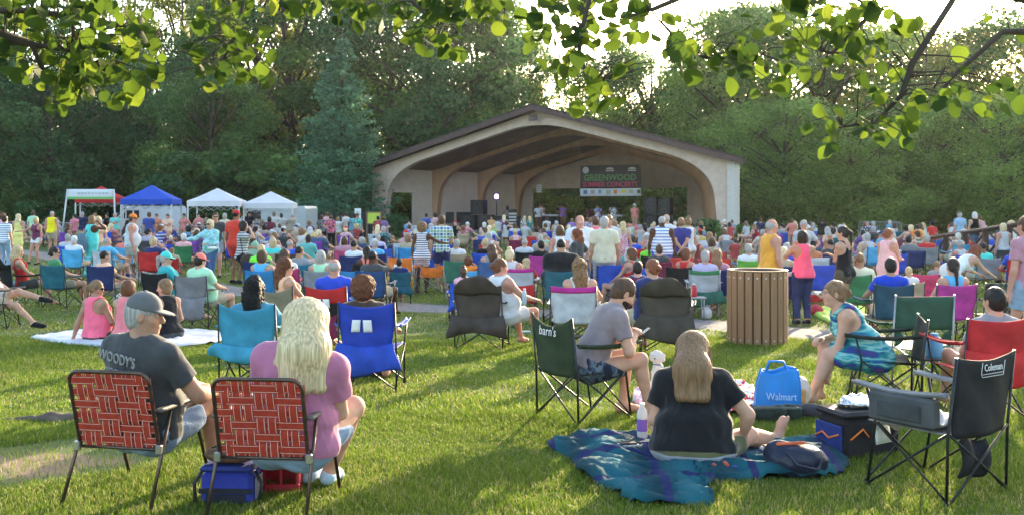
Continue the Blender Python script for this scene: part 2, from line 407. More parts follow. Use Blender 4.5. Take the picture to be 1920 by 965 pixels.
def skeleton(kind='sit', lean=-12, yaw=0, pitch=5, legs=None, arms=('lap', 'lap'), twist=0, fat=0.0, w=1.0, side=0, zs=None, neck=0, **k):
    J = {}
    zp = {'sit': .47, 'stand': .93, 'ground': .13}[kind] if zs is None else zs
    pel = V3(0, 0, zp); ls = math.sin(R(lean)); lc = math.cos(R(lean)); ss_ = math.sin(R(side))
    up = V3(ss_, ls, lc); up /= np.linalg.norm(up)
    J['pel'] = pel; J['wai'] = pel + up * .17; J['che'] = pel + up * .36 + V3(0, ls * .03, 0); J['nek'] = pel + up * .52 + V3(0, ls * .05, 0)
    tw = rot_m(twist); xr = tw @ V3(1, 0, 0); xr = xr - up * (xr @ up); xr /= np.linalg.norm(xr); fw = np.cross(up, xr)
    J['M'] = np.stack([xr, fw, up], 1)
    J['hed'] = J['nek'] + up * .035 + V3(0, .025 + neck + max(0, pitch) * .0009, .115 - max(0, pitch) * .0006); J['H'] = rot_m(yaw, pitch, k.get('roll', 0))
    sw = .165 * w
    legs = legs or ({'sit': 'sit', 'stand': 'stand', 'ground': 'gcross'}[kind],) * 2
    if isinstance(legs, str): legs = (legs, legs)
    for sd, q, lg, ar in ((1, 'R', legs[0], arms[0]), (-1, 'L', legs[1], arms[1])):
        S = V3(sd, 1, 1); sh = J['nek'] - up * .065 + xr * sd * sw - fw * .01; J['sh' + q] = sh
        hip = pel + V3(sd * .095 * w, 0, -.02); J['hip' + q] = hip
        t, p = LEGS[lg] if isinstance(lg, str) else lg
        J['kn' + q], J['an' + q] = ik(hip, V3(*t) * S + (V3(0, 0, 0)), .43, .42, V3(*p) * S)
        fo = (J['an' + q] - J['kn' + q])
        toe = V3(0, 1, 0) if kind != 'ground' else V3(0, .5, .9)
        if lg in ('gcross', 'gside'): toe = V3(-sd * .2, .9, .1)
        if lg == 'cross': toe = V3(-sd * .3, .8, .35)
        if lg in ('gknee',): toe = V3(0, 1, 0)
        if lg == 'back': toe = V3(0, .95, -.1)
        toe = toe / np.linalg.norm(toe); J['toe' + q] = J['an' + q] + toe * .15 + V3(0, 0, -.045)
        if k.get('toe' + q) is not None: J['toe' + q] = J['an' + q] + V3(*k['toe' + q])
        # arms: target in body space
        base = J['nek']; A = None
        if isinstance(ar, str):
            A = {'lap': (pel + V3(sd * .10, .28, .12 if kind != 'stand' else -.05), (sd * .8, -.6, -.6)),
                 'rest': (pel + V3(sd * .30, .30, .20), (sd * .5, -.8, -.6)),
                 'down': (sh + V3(sd * .07, .05, -.52), (sd * .6, -1, 0)),
                 'knee': (J['kn' + q] + V3(0, .02, .09), (sd * .8, -.4, -.6)),
                 'fold': (J['che'] + fw * .19 + xr * (-sd * .11) - up * .06, (sd * .8, -.1, -.9)),
                 'face': (J['hed'] + V3(sd * .07, .15, -.07), (sd * .9, 0, -1)),
                 'eat': (J['nek'] + V3(sd * .08, .27, -.02), (sd * .8, -.1, -1)),
                 'hip': (pel + V3(sd * .20, .02, .10), (sd * 1, -.6, 0)),
                 'back': (pel + V3(-sd * .03, -.17, .02), (sd * .9, -.6, .1)),
                 'phone': (pel + V3(sd * .05, .36, .25), (sd * .9, -.2, -.9)),
                 'hold': (pel + V3(sd * .13, .30, .18), (sd * .6, -.6, -.8)),
                 'prop': (pel + V3(sd * .28, -.2, -.08), (sd * .5, -1, .2)),
                 'out': (sh + V3(sd * .42, .25, -.18), (sd * .3, -.5, -1)),
                 'up': (sh + V3(sd * .12, .2, .42), (sd * 1, .2, -.6)),
                 'reach': (sh + V3(0, .42, -.30), (sd * .6, -.5, -.5)),
                 }[ar]
        else: A = (V3(*ar[0]), ar[1])
        J['el' + q], J['wr' + q] = ik(sh, A[0], .285, .25, A[1])
        J['ar' + q] = ar
    J['fat'] = fat; J['w'] = w; J['up'] = up; J['xr'] = xr; J['fw'] = fw; J['kind'] = kind; J['sex'] = k.get('sex', 'f'); J['vol'] = k.get('vol', 1.0)
    return J
def torso(V, J, inf=0.0):
    f = J['fat']; w = J['w']; M = J['M']; fw, up, xr = J['fw'], J['up'], J['xr']; fem = J['sex'] == 'f'
    V.ell(J['che'] + up * .02, (.150 * w + .06 * f + inf, .108 + .06 * f + inf, .175 + inf), M, k=.06)
    V.rc(J['shR'], J['shL'], .052 + .02 * f + inf, .052 + .02 * f + inf, k=.07)
    V.ell(J['nek'] - up * .05, (.11 * w + inf, .065 + inf * .8, .07 + inf * .6), M, k=.05)
    V.ell(J['wai'], ((.128 if fem else .14) * w + .14 * f + inf, .10 + .12 * f + inf, .14 + inf), M, k=.07)
    V.ell(J['pel'] + up * .02, ((.168 if fem else .155) * w + .12 * f + inf, .115 + .08 * f + inf, .12 + .03 * f + inf), M, k=.07)
    if f > .2: V.ell(J['wai'] + fw * (.04 + .06 * f) - up * .02, (.13 + .12 * f + inf, .10 + .09 * f + inf, .13 + inf), M, k=.07)
    if fem:
        for sd in (1, -1): V.ell(J['che'] + xr * sd * .075 + fw * (.085 + .04 * f) - up * .0, (.062 + .03 * f + inf, .055 + .03 * f + inf, .062 + .03 * f + inf), M, k=.04)
    for sd in (1, -1): V.ell(J['pel'] + xr * sd * .08 - fw * .06 - up * .02, (.085 + .04 * f + inf, .085 + .03 * f + inf, .095 + inf), M, k=.05)
def hand(V, wr, el, J, q, curl=.5, pn=None, spread=1.0, fine=True, kf=.006, dir=None):
    """palm, four jointed fingers of different lengths and a thumb"""
    sd = 1 if q == 'R' else -1
    fdir = (wr - el) if dir is None else V3(*dir); fdir = fdir / np.linalg.norm(fdir)
    n = V3(0, 0, -1) + V3(-sd * .5, 0, 0) if pn is None else V3(*pn)    # palm faces n
    n = n - fdir * (n @ fdir)
    if np.linalg.norm(n) < 1e-3: n = V3(-sd, 0, 0) - fdir * (-sd * fdir[0])
    n /= np.linalg.norm(n); s_ = np.cross(fdir, n) * 1.0
    if s_ @ (V3(0, .3, 1) if abs(n[0]) > .6 else V3(-sd, 0, 0)) < 0: s_ = -s_      # towards the thumb side
    if not fine:
        V.rc(wr, wr + fdir * .07, .028, .034, k=.015, flat=(n, .55))
        for i in range(4):
            o = (1.5 - i) * .018; b = wr + fdir * .085 + s_ * o; c = math.cos(curl); si = math.sin(curl)
            V.rc(b, b + (fdir * c + n * si) * (.066 + (.006 if i in (1, 2) else -.006)), .010, .008, k=.008)
        V.rc(wr + fdir * .03 + s_ * .022, wr + fdir * .075 + s_ * .052 + n * .012, .012, .009, k=.012); return
    V.rc(wr, wr + fdir * .072, .024, .033, k=.015, flat=(n, .55)); V.box(wr + fdir * .055, (.037, .036, .013), .012, np.stack([s_, fdir, n], 1), k=.012)
    for i, L in enumerate((.94, 1.05, .98, .78)):
        o = (1.5 - i) * .0195; p = wr + fdir * (.092 - .004 * abs(i - 1.3)) + s_ * o; a = 0.0; d = fdir + s_ * (1.5 - i) * .08 * spread
        for j, (l, r1, r2) in enumerate(((.038, .0098, .0092), (.026, .0092, .0084), (.021, .0084, .0070))):
            a += curl * (1.0, 1.2, .8)[j] * (1 + .06 * i); dd = d * math.cos(a) + n * math.sin(a); dd /= np.linalg.norm(dd)
            e = p + dd * l * L; V.rc(p, e, r1, r2, k=kf); p = e
    p = wr + fdir * .022 + s_ * .024 + n * .008; d = fdir * .72 + s_ * .62 + n * .25
    for j, (l, r1, r2) in enumerate(((.042, .0135, .0115), (.030, .0115, .0100), (.024, .0100, .0080))):
        dd = d / np.linalg.norm(d); e = p + dd * l; V.rc(p, e, r1, r2, k=.010); p = e; d = d + (fdir * .35 + n * .35 * curl - s_ * .2)
def head_solid(V, J, hi=True, bald=False, beard=False):
    c = J['hed']; H = J['H']; P = lambda *a: c + H @ V3(*a); s = 1.0
    V.ell(P(0, -.012, .025), (.074, .094, .092), H, k=.02); V.ell(P(0, .022, -.045), (.056, .066, .070), H, k=.04)
    V.ell(P(0, .060, -.088), (.026, .024, .020), H, k=.03)
    V.rc(J['nek'] - J['up'] * .05, c + H @ V3(0, -.022, -.07), .058 + .02 * J['fat'], .052 + .01 * J['fat'], k=.035)
    if hi:
        V.rc(P(0, .084, .015), P(0, .104, -.022), .007, .0125, k=.014); V.ell(P(0, .100, -.026), (.017, .010, .010), H, k=.01)
        V.rc(P(-.03, .078, .026), P(.03, .078, .026), .010, .010, k=.02)
        for sd in (1, -1):
            V.ell(P(sd * .031, .094, .008), (.016, .013, .010), H, k=.012, mode='cut'); V.ell(P(sd * .031, .076, .008), (.012, .012, .011), H, k=.003)
            V.ell(P(sd * .043, .058, -.022), (.020, .018, .018), H, k=.03)
            V.ell(P(sd * .078, -.006, -.006), (.009, .019, .032), H, k=.008); V.ell(P(sd * .088, -.001, -.002), (.006, .009, .016), H, k=.004, mode='cut')
        V.rc(P(-.017, .082, -.052), P(.017, .082, -.052), .008, .008, k=.010); V.rc(P(-.014, .082, -.062), P(.014, .082, -.062), .009, .009, k=.008)
    else:
        V.rc(P(0, .085, .01), P(0, .100, -.022), .008, .013, k=.02)
        for sd in (1, -1): V.ell(P(sd * .078, -.006, -.006), (.010, .018, .030), H, k=.01)
def masks_for(J, beard=None):
    def f(V):
        q = (V - J['hed']) @ J['H']; m = np.zeros((len(V), 4)); m[:, 3] = 1
        def e(c, r): return (((q - np.array(c)) / np.array(r)) ** 2).sum(1) < 1
        m[e((0, .088, -.057), (.024, .02, .010)), 0] = .8
        for sd in (1, -1):
            w = e((sd * .031, .086, .008), (.014, .02, .0075)); m[w, 2] = .8
            d = e((sd * .031, .088, .008), (.0072, .02, .0075)); m[d, 1] = 1; m[d, 2] = 0
            m[e((sd * .032, .088, .030), (.020, .03, .005)), 1] = .7
            m[e((sd * .031, .088, .0165), (.017, .02, .003)), 1] = .7
        return m
    return f
def limbs(V, J, hi=True, hands=True, fine=True, feet=True):
    f = J['fat']; g = 1 + .35 * f; m = 1.08 if J['sex'] == 'm' else .95
    for q in 'RL':
        sh, el, wr, hip, kn, an, toe = [J[a + q] for a in ('sh', 'el', 'wr', 'hip', 'kn', 'an', 'toe')]
        V.ell(sh, (.049 * g,) * 3, k=.05); V.rc(sh, el, .047 * g * m, .037 * g * m, k=.03); V.rc(el, wr, .037 * g * m, .024 * m * (1 + .1 * f), k=.015)
        V.rc(el + (wr - el) * .15, el + (wr - el) * .45, .039 * g * m, .031 * g * m, k=.02)
        if hands: hand(V, wr, el, J, q, curl=J.get('curl' + q, .45), pn=J.get('pn' + q), fine=fine and hi, dir=J.get('hd' + q))
        V.rc(hip, kn, .088 * g, .054 * g, k=.04); V.rc(kn, an, .052 * g, .035 * (1 + .15 * f), k=.02)
        bk = np.cross(kn - hip, V3(1, 0, 0)); c1 = kn + (an - kn) * .30; v = (an - kn) / np.linalg.norm(an - kn); bd = (hip - kn) - v * ((hip - kn) @ v); bd = bd / (np.linalg.norm(bd) + 1e-6) if np.linalg.norm(bd) > .05 else V3(0, -1, 0)
        V.rc(c1 + bd * .018, kn + (an - kn) * .5 + bd * .01, .047 * g, .038 * g, k=.03); V.ell(kn, (.053 * g,) * 3, k=.02)
        if feet:
            d = toe - an; d = d / np.linalg.norm(d); heel = an - d * .035 + V3(0, 0, -.03) if abs(d[2]) < .5 else an - V3(0, 0, .03) - d * .02
            V.rc(heel, an, .030, .034, k=.02); V.rc(heel, toe, .030, .028, k=.025); V.rc(an, toe - d * .03, .034, .028, k=.03)
            sx = np.cross(d, V3(0, 0, 1)); sx = sx / (np.linalg.norm(sx) + 1e-9)
            upd = np.cross(sx, d)
            V.rc(toe - d * .04 - sx * .022, toe - d * .04 + sx * .022, .020, .020, k=.02)
            if hi and fine:
                for i in range(5):
                    o = (i - 2) * .0165 * (1 if q == 'L' else -1); L = .030 - abs(i * .004); b = toe + sx * o - upd * .006 - d * (.01 + i * .006)
                    V.rc(b, b + d * (.028 if i else .034), .0105 - .001 * i + (.004 if i == 0 else 0), .0095 - .001 * i + (.003 if i == 0 else 0), k=.006)
def bounds(J, pad=.16):
    P = np.array([v for k_, v in J.items() if k_[:2] in ('pe', 'wa', 'ch', 'ne', 'he', 'sh', 'el', 'wr', 'hi', 'kn', 'an', 'to') and isinstance(v, np.ndarray) and v.shape == (3,)])
    return P.min(0) - pad, P.max(0) + pad + .03
def make_body(J, h, hi=True, fine=True, hands=True, feet=True):
    V = Vol(*bounds(J, .17 + .1 * J['fat']), h); torso(V, J); limbs(V, J, hi, hands, fine, feet); head_solid(V, J, hi)
    return V.mesh('person_body', masks_for(J) if hi else None)
def make_hair(J, style, h, seed=0):
    c = J['hed']; H = J['H']; P = lambda *a: c + H @ V3(*a)
    vo = J.get('vol', 1.0); bk = -J['fw'] * .13 * J['fat'] * J.get('hb', 1)
    G = lambda x, y, z: c + H @ V3(x * vo, y, 0) + V3(0, 0, z) + bk * min(1, max(0, -z * 5))     # hangs straight down
    pad = .36 if style in ('long', 'pony', 'braid', 'verylong', 'waves') else .2
    V = Vol(c - V3(.24, .34, pad + .05), c + V3(.24, .30, .20), h)
    cut_face = lambda: (V.ell(P(0, .105, -.035), (.064, .065, .088), H, k=.012, mode='cut'))
    cap = lambda r=0.0: V.ell(P(0, -.018, .030), (.080 + r, .098 + r, .097 + r), H, k=.01)
    if style == 'short':
        cap(.003); V.ell(P(0, -.04, -.02), (.074, .07, .08), H, k=.02); cut_face(); V.plane(P(0, 0, -.075), H @ V3(0, .35, -1))
        for sd in (1, -1): V.ell(P(sd * .085, .012, -.02), (.02, .022, .035), H, k=.008, mode='cut')
        V.fold(.003, 70, seed); V.fold(.002 if h < .012 else 0, 260, seed + 4, (1, 1, .4))
    elif style == 'buzz':
        cap(-.002); cut_face(); V.plane(P(0, 0, -.06), H @ V3(0, .35, -1))
        for sd in (1, -1): V.ell(P(sd * .085, .015, -.02), (.02, .022, .035), H, k=.008, mode='cut')
    elif style == 'fringe':    # bald on top
        V.ell(P(0, -.02, .015), (.0795, .098, .085), H); V.ell(P(0, .02, .11), (.10, .13, .085), H, k=.01, mode='cut'); cut_face(); V.plane(P(0, 0, -.06), H @ V3(0, .35, -1))
        V.plane(P(0, .035, 0), H @ V3(0, 1, .2))
    elif style == 'curly':
        V.ell(P(0, -.025, .035), (.125, .128, .115), H); V.ell(P(0, -.05, -.04), (.115, .09, .09), H, k=.04); V.ell(P(0, .12, -.05), (.072, .07, .10), H, k=.02, mode='cut'); V.fold(.009, 75, seed); V.fold(.008 if h < .012 else 0, 210, seed + 3)
    elif style == 'bob':
        cap(.010); V.ell(P(0, -.02, -.045), (.098, .078, .095), H, k=.04); V.ell(P(0, .11, -.05), (.066, .08, .11), H, k=.015, mode='cut'); V.plane(G(0, 0, -.13), (0, 0, -1)); V.fold(.004, 60, seed, (1, 1, .25))
    elif style in ('long', 'verylong', 'waves'):
        L = {'long': .27, 'verylong': .33, 'waves': .27}[style]
        cap(.008)
        V.rc(P(0, -.045, .02), G(0, -.075, -L * .45), .078 * vo, .085 * vo, k=.05); V.rc(G(-.035, -.085, -L * .4), G(-.055, -.09, -L), .060 * vo, .034 * vo, k=.05); V.rc(G(.035, -.085, -L * .4), G(.055, -.09, -L), .060 * vo, .034 * vo, k=.05)
        V.rc(G(0, -.09, -L * .4), G(0, -.105, -L * 1.03), .065, .035, k=.05); V.ell(P(0, -.03, .03), (.083 * vo, .10, .10), H, k=.03)
        for sd in (1, -1): V.rc(P(sd * .066, .005, .03), G(sd * .083, -.02, -L * .6), .026, .022, k=.03)
        V.ell(P(0, .115, -.05), (.062, .085, .115), H, k=.015, mode='cut')
        V.fold(.013 if style == 'waves' else .003, 38 if style == 'waves' else 90, seed, (1, 1, .5 if style == 'waves' else .12))
        if h < .012: V.fold(.0028 if style != 'waves' else .005, 280 if style != 'waves' else 170, seed + 4, (1, 1, .10 if style != 'waves' else .6))
        if style == 'waves': V.fold(.006, 90, seed + 1)
    elif style == 'pony':
        cap(.003); V.ell(P(0, -.04, -.02), (.072, .07, .075), H, k=.02); cut_face(); V.plane(P(0, 0, -.075), H @ V3(0, .3, -1))
        b = P(0, -.115, .03); V.ell(b, (.022,) * 3, k=.01); V.rc(b, b + V3(0, 0, 0) + H @ V3(0, -.03, -.03), .018, .03, k=.01); e = b + H @ V3(0, -.035, -.03)
        V.rc(e, e + V3(0, 0, -.11), .030, .026, k=.02); V.rc(e + V3(0, 0, -.11), e + V3(0, 0, -.23), .026, .010, k=.02); V.fold(.003, 80, seed, (1, 1, .2))
    elif style == 'braid':
        cap(.003); V.ell(P(0, -.04, -.02), (.072, .07, .075), H, k=.02); cut_face(); V.plane(P(0, 0, -.075), H @ V3(0, .3, -1)); V.rc(P(0, -.10, -.03), G(0, -.12, -.26), .03, .02, k=.02); V.fold(.004, 60, seed)
    elif style == 'bun':
        cap(.004); V.ell(P(0, -.04, -.02), (.074, .072, .078), H, k=.02); cut_face(); V.plane(P(0, 0, -.075), H @ V3(0, .3, -1)); V.ell(P(0, -.125, .0), (.045, .038, .042), H, k=.01); V.fold(.004, 80, seed)
    elif style == 'topbun':
        cap(.004); V.ell(P(0, -.04, -.02), (.074, .072, .078), H, k=.02); cut_face(); V.plane(P(0, 0, -.075), H @ V3(0, .3, -1)); V.ell(P(0, -.05, .135), (.045, .045, .036), H, k=.01); V.fold(.005, 70, seed)
    return V.mesh('hair')
def make_hat(J, h, style='cap', back=False):
    c = J['hed']; H = J['H']; P = lambda *a: c + H @ V3(*a)
    V = Vol(c - V3(.26, .26, .15), c + V3(.26, .26, .22), h)
    V.ell(P(0, -.012, .040), (.086, .104, .100), H); V.plane(P(0, 0, .035), H @ V3(0, -.12, -1))
    if style == 'hat':
        V.ell(P(0, -.01, .040), (.155, .17, .012), H, k=.02)
    else:
        s = -1 if back else 1; Mt = H @ np.array(Matrix.Rotation(R(-10 * s), 3, 'X'))
        V.ell(P(0, s * .092, .030), (.070, .078, .0085), Mt, k=.006)
        V.ell(P(0, -.012, .140), (.010, .010, .006), H, k=.004)
    return V.mesh('cap')
def make_glasses(J, h=.004):
    c = J['hed']; H = J['H']; P = lambda *a: Vector(c + H @ V3(*a)); m = MB()
    for sd in (1, -1):
        poly = [(sd * .031 + .024 * math.cos(a) * (1.05), .010 + .017 * math.sin(a)) for a in np.linspace(0, 2 * math.pi, 14, endpoint=False)]
        m.prism(poly, lambda p: P(p[0], .101 - abs(p[0]) * .25, p[1]), lambda p: P(p[0], .105 - abs(p[0]) * .25, p[1]))
        m.tube([P(sd * .054, .090, .014), P(sd * .078, .07, .012), P(sd * .083, -.01, .006)], .003, 5)
    m.tube([P(-.010, .104, .013), P(.010, .104, .013)], .003, 5); return m.mesh('sunglasses')
def make_top(J, style, h, seed=0, length=0.0):
    V = Vol(*bounds(J, .20 + .1 * J['fat']), h); up, xr, fw = J['up'], J['xr'], J['fw']; f = J['fat']; g = 1 + .35 * f
    torso(V, J, .019)
    sl = {'tee': .62, 'polo': .66, 'long': 1.0, 'cap': .35}.get(style, 0)
    hem = J['pel'] - up * ((.06 if J['kind'] == 'stand' else .02) + length)
    if style in ('dress', 'romper', 'shift') or length > .05:
        if J['kind'] == 'stand' and style != 'romper':
            L = max(length, .35); V.rc(J['pel'], J['pel'] - V3(0, 0, L), .17 + .1 * f, .19 + .1 * f, k=.06, flat=((0, 1, 0), .8))
        else:
            for q in 'RL': V.rc(J['hip' + q], J['hip' + q] + (J['kn' + q] - J['hip' + q]) * (.72 if style != 'romper' else .4), .088 * g + .024, .062 * g + .034, k=.06)
            if style != 'romper': V.rc((J['hipR'] + J['hipL']) / 2, (J['knR'] + J['knL']) / 2 * .7 + (J['hipR'] + J['hipL']) / 2 * .3, .09, .08, k=.08)
    V.fold(.006, 26, seed); V.fold(.0035, 55, seed + 5, (1, 1, .5))
    if style not in ('dress', 'romper', 'shift'): V.plane(hem, -up)
    if sl:
        A = Vol(*bounds(J, .20 + .1 * J['fat']), h)
        for q in 'RL':
            sh, el, wr = J['sh' + q], J['el' + q], J['wr' + q]; fl = .022 if style != 'long' else .014
            if sl < 1: e = sh + (el - sh) * sl; A.rc(sh, e + (el - sh) * .15, .052 * g + .014, .046 * g + fl, k=.03); d = el - sh
            else: A.rc(sh, el, .052 * g + .014, .038 * g + fl, k=.03); e = el + (wr - el) * .92; A.rc(el, wr, .040 * g + fl, .028 + fl, k=.03); d = wr - el
            # cut each sleeve end in its own neighbourhood
            m = .13 * g + .02; S, (x, y, z) = A.sub(np.minimum(e, e + d * .25) - m, np.maximum(e, e + d * .25) + m); n = d / np.linalg.norm(d)
            pv = (x - e[0]) * n[0] + (y - e[1]) * n[1] + (z - e[2]) * n[2]; A.d[S] = np.maximum(A.d[S], np.where(pv > 0, pv, -1)).astype(np.float32)
        A.fold(.006, 40, seed + 2)
        hh = np.maximum(.03 - np.abs(A.d - V.d), 0) / .03; V.d = np.minimum(A.d, V.d) - hh * hh * .0075
    else:
        w = {'tank': .045, 'dress': .05, 'romper': .03, 'sleeveless': .015, 'strap': .075, 'shift': .05, 'racer': .07}.get(style, .045)
        for q, sd in (('R', 1), ('L', -1)):
            V.ell(J['sh' + q] + xr * sd * (.02) - up * .03, (.055 + w, .17, .10 + w * .5), J['M'], k=.01, mode='cut')
            if style in ('strap', 'racer'): V.ell(J['nek'] - up * .10 + xr * sd * .16 - fw * .10, (.085, .09, .13), J['M'], k=.01, mode='cut')
    if style in ('strap',): V.ell(J['nek'] - up * .03 - fw * .08, (.075, .08, .12), J['M'], k=.01, mode='cut')
    V.ell(J['nek'] + up * .035 + fw * .02, (.078 if style in ('tee', 'polo', 'long') else .10, .085, .075 if style in ('tee', 'polo', 'long') else .12), J['M'], k=.008, mode='cut')
    return V.mesh('shirt')
def make_bottom(J, style, h, seed=0):
    V = Vol(*bounds(J, .20 + .1 * J['fat']), h); f = J['fat']; g = 1 + .35 * f; up = J['up']; M = J['M']
    L = {'shorts': .62, 'short': .36, 'pants': 1.9, 'capri': 1.35, 'long': .95}[style]; inf = .012
    V.ell(J['pel'] + up * .02, ((.168 if J['sex'] == 'f' else .155) * J['w'] + .12 * f + inf, .115 + .08 * f + inf, .12 + inf), M, k=.06)
    for sd in (1, -1): V.ell(J['pel'] + J['xr'] * sd * .08 - J['fw'] * .06 - up * .02, (.085 + .04 * f + inf, .085 + .03 * f + inf, .095 + inf), M, k=.05)
    ends = []
    for q in 'RL':
        hip, kn, an = J['hip' + q], J['kn' + q], J['an' + q]
        if L <= 1: e = hip + (kn - hip) * L; r1 = .088 * g + .016; V.rc(hip, hip + (kn - hip) * min(1.1, L + .2), r1, (.088 + (.054 - .088) * L) * g + .028, k=.04); ends.append((e, kn - hip))
        else: e = kn + (an - kn) * min(.97, L - 1); V.rc(hip, kn, .088 * g + .016, .056 * g + .018, k=.04); V.rc(kn, an, .056 * g + .014, .038 + .018, k=.03); ends.append((e, an - kn))
    V.fold(.006, 34, seed)
    for e, d in ends:
        m = .14 * g + .02; n = d / np.linalg.norm(d); S, (x, y, z) = V.sub(np.minimum(e, e + d * .4) - m, np.maximum(e, e + d * .4) + m)
        pv = (x - e[0]) * n[0] + (y - e[1]) * n[1] + (z - e[2]) * n[2]
        near = ((x - e[0]) ** 2 + (y - e[1]) ** 2 + (z - e[2]) ** 2) < (.24 * g) ** 2
        V.d[S] = np.where(near & (pv > 0), np.maximum(V.d[S], pv), V.d[S]).astype(np.float32)
    V.plane(J['pel'] + up * .10, up); return V.mesh('trousers')
def make_shoe(J, q, h, sock=False):
    an, toe = J['an' + q], J['toe' + q]; d = toe - an; d = d / np.linalg.norm(d); V = Vol(np.minimum(an, toe) - .13, np.maximum(an, toe) + .13, h)
    heel = an - d * .04 + V3(0, 0, -.03) if abs(d[2]) < .5 else an - V3(0, 0, .03) - d * .02
    t2 = toe + d * .02
    V.rc(heel, t2, .040, .038, k=.02); V.rc(an + V3(0, 0, -.01), toe - d * .04, .042, .036, k=.03); V.rc(heel, an, .038, .042, k=.02)
    sx = np.cross(d, V3(0, 0, 1)); sx = sx / (np.linalg.norm(sx) + 1e-9); V.rc(toe - d * .02 - sx * .018, toe - d * .02 + sx * .018, .033, .033, k=.02)
    n = (J['an' + q] - J['kn' + q]); n = n / np.linalg.norm(n); V.plane(an - n * .015, -n); return V.mesh('shoe')

SKIN = dict(w=(.52, .30, .21), t=(.42, .235, .155), d=(.10, .045, .025), p=(.68, .42, .32), b=(.25, .12, .07), r=(.52, .26, .19))
HC = dict(bl=(.62, .46, .25), pb=(.74, .60, .36), br=(.10, .05, .025), dk=(.022, .015, .012), au=(.17, .062, .028), gr=(.42, .40, .38), wh=(.68, .66, .62), rd=(.24, .075, .035), lb=(.26, .15, .075), bk=(.010, .008, .008))
CC = dict(red=(.55, .03, .03), coral=(.80, .20, .16), pink=(.85, .17, .30), hot=(.95, .13, .27), lpink=(.80, .42, .45), orange=(.85, .22, .03), yellow=(.85, .65, .03), gold=(.85, .40, .05), lime=(.22, .85, .06),
          green=(.05, .22, .09), mint=(.38, .68, .45), teal=(.03, .36, .38), aqua=(.08, .62, .55), sky=(.10, .42, .70), blue=(.03, .10, .55), royal=(.03, .07, .50), navy=(.02, .035, .13), purple=(.20, .06, .35), violet=(.30, .12, .50),
          mauve=(.45, .22, .28), maroon=(.20, .02, .06), white=(.66, .66, .67), cream=(.75, .70, .52), grey=(.24, .25, .27), lgrey=(.50, .51, .54), char=(.055, .058, .06), black=(.012, .012, .014), brown=(.07, .045, .03), tan=(.42, .33, .22),
          khaki=(.40, .35, .25), olive=(.12, .12, .06), denim=(.06, .11, .22), ldenim=(.24, .33, .46), dteal=(.02, .12, .16), magenta=(.55, .04, .30), lav=(.45, .42, .62), peach=(.85, .48, .30), camo=(.12, .12, .07))
def person(J, top=None, tc='grey', bot=None, bc='navy', hair=None, hc='br', skin='w', h=.012, hi=True, fine=False, loc=(0, 0, 0), rz=0, sc=1.0, hat=None, hatc='red', shoes=None, glasses=False, length=0, seed=0,
           topmat=None, botmat=None, label='', group=None, hatback=False, hands=True, name='person'):
    me = make_body(J, h, hi, fine, hands); b = link('person', me, None, [skin_mat()], loc, rz, SKIN[skin]); b.scale = (sc,) * 3
    tag(b, label, 'person', group)
    if top: link('dress' if top in ('dress', 'romper', 'shift') else 'shirt', make_top(J, top, h * .9, seed, length), b, [topmat or CLOTH()], color=CC[tc] if isinstance(tc, str) else tc)
    if bot: link('trousers' if bot in ('pants', 'capri') else 'shorts', make_bottom(J, bot, h * .9, seed), b, [botmat or CLOTH()], color=CC[bc] if isinstance(bc, str) else bc)
    if hair: link('hair', make_hair(J, hair, min(h, .008) if hi else h * .8, seed), b, [CURL() if hair in ('curly', 'waves') else HAIR()], color=HC[hc])
    if hat: link('cap' if hat == 'cap' else 'hat', make_hat(J, min(h, .007) if hi else h * .7, hat, hatback), b, [CLOTH()], color=CC[hatc] if isinstance(hatc, str) else hatc)
    if shoes:
        for q in 'RL': link('shoe', make_shoe(J, q, min(h, .008)), b, [CLOTH()], color=CC[shoes] if isinstance(shoes, str) else shoes)
    if glasses: link('sunglasses', make_glasses(J), b, [mat('dark_lens', (.01, .01, .012), .15)])
    return b
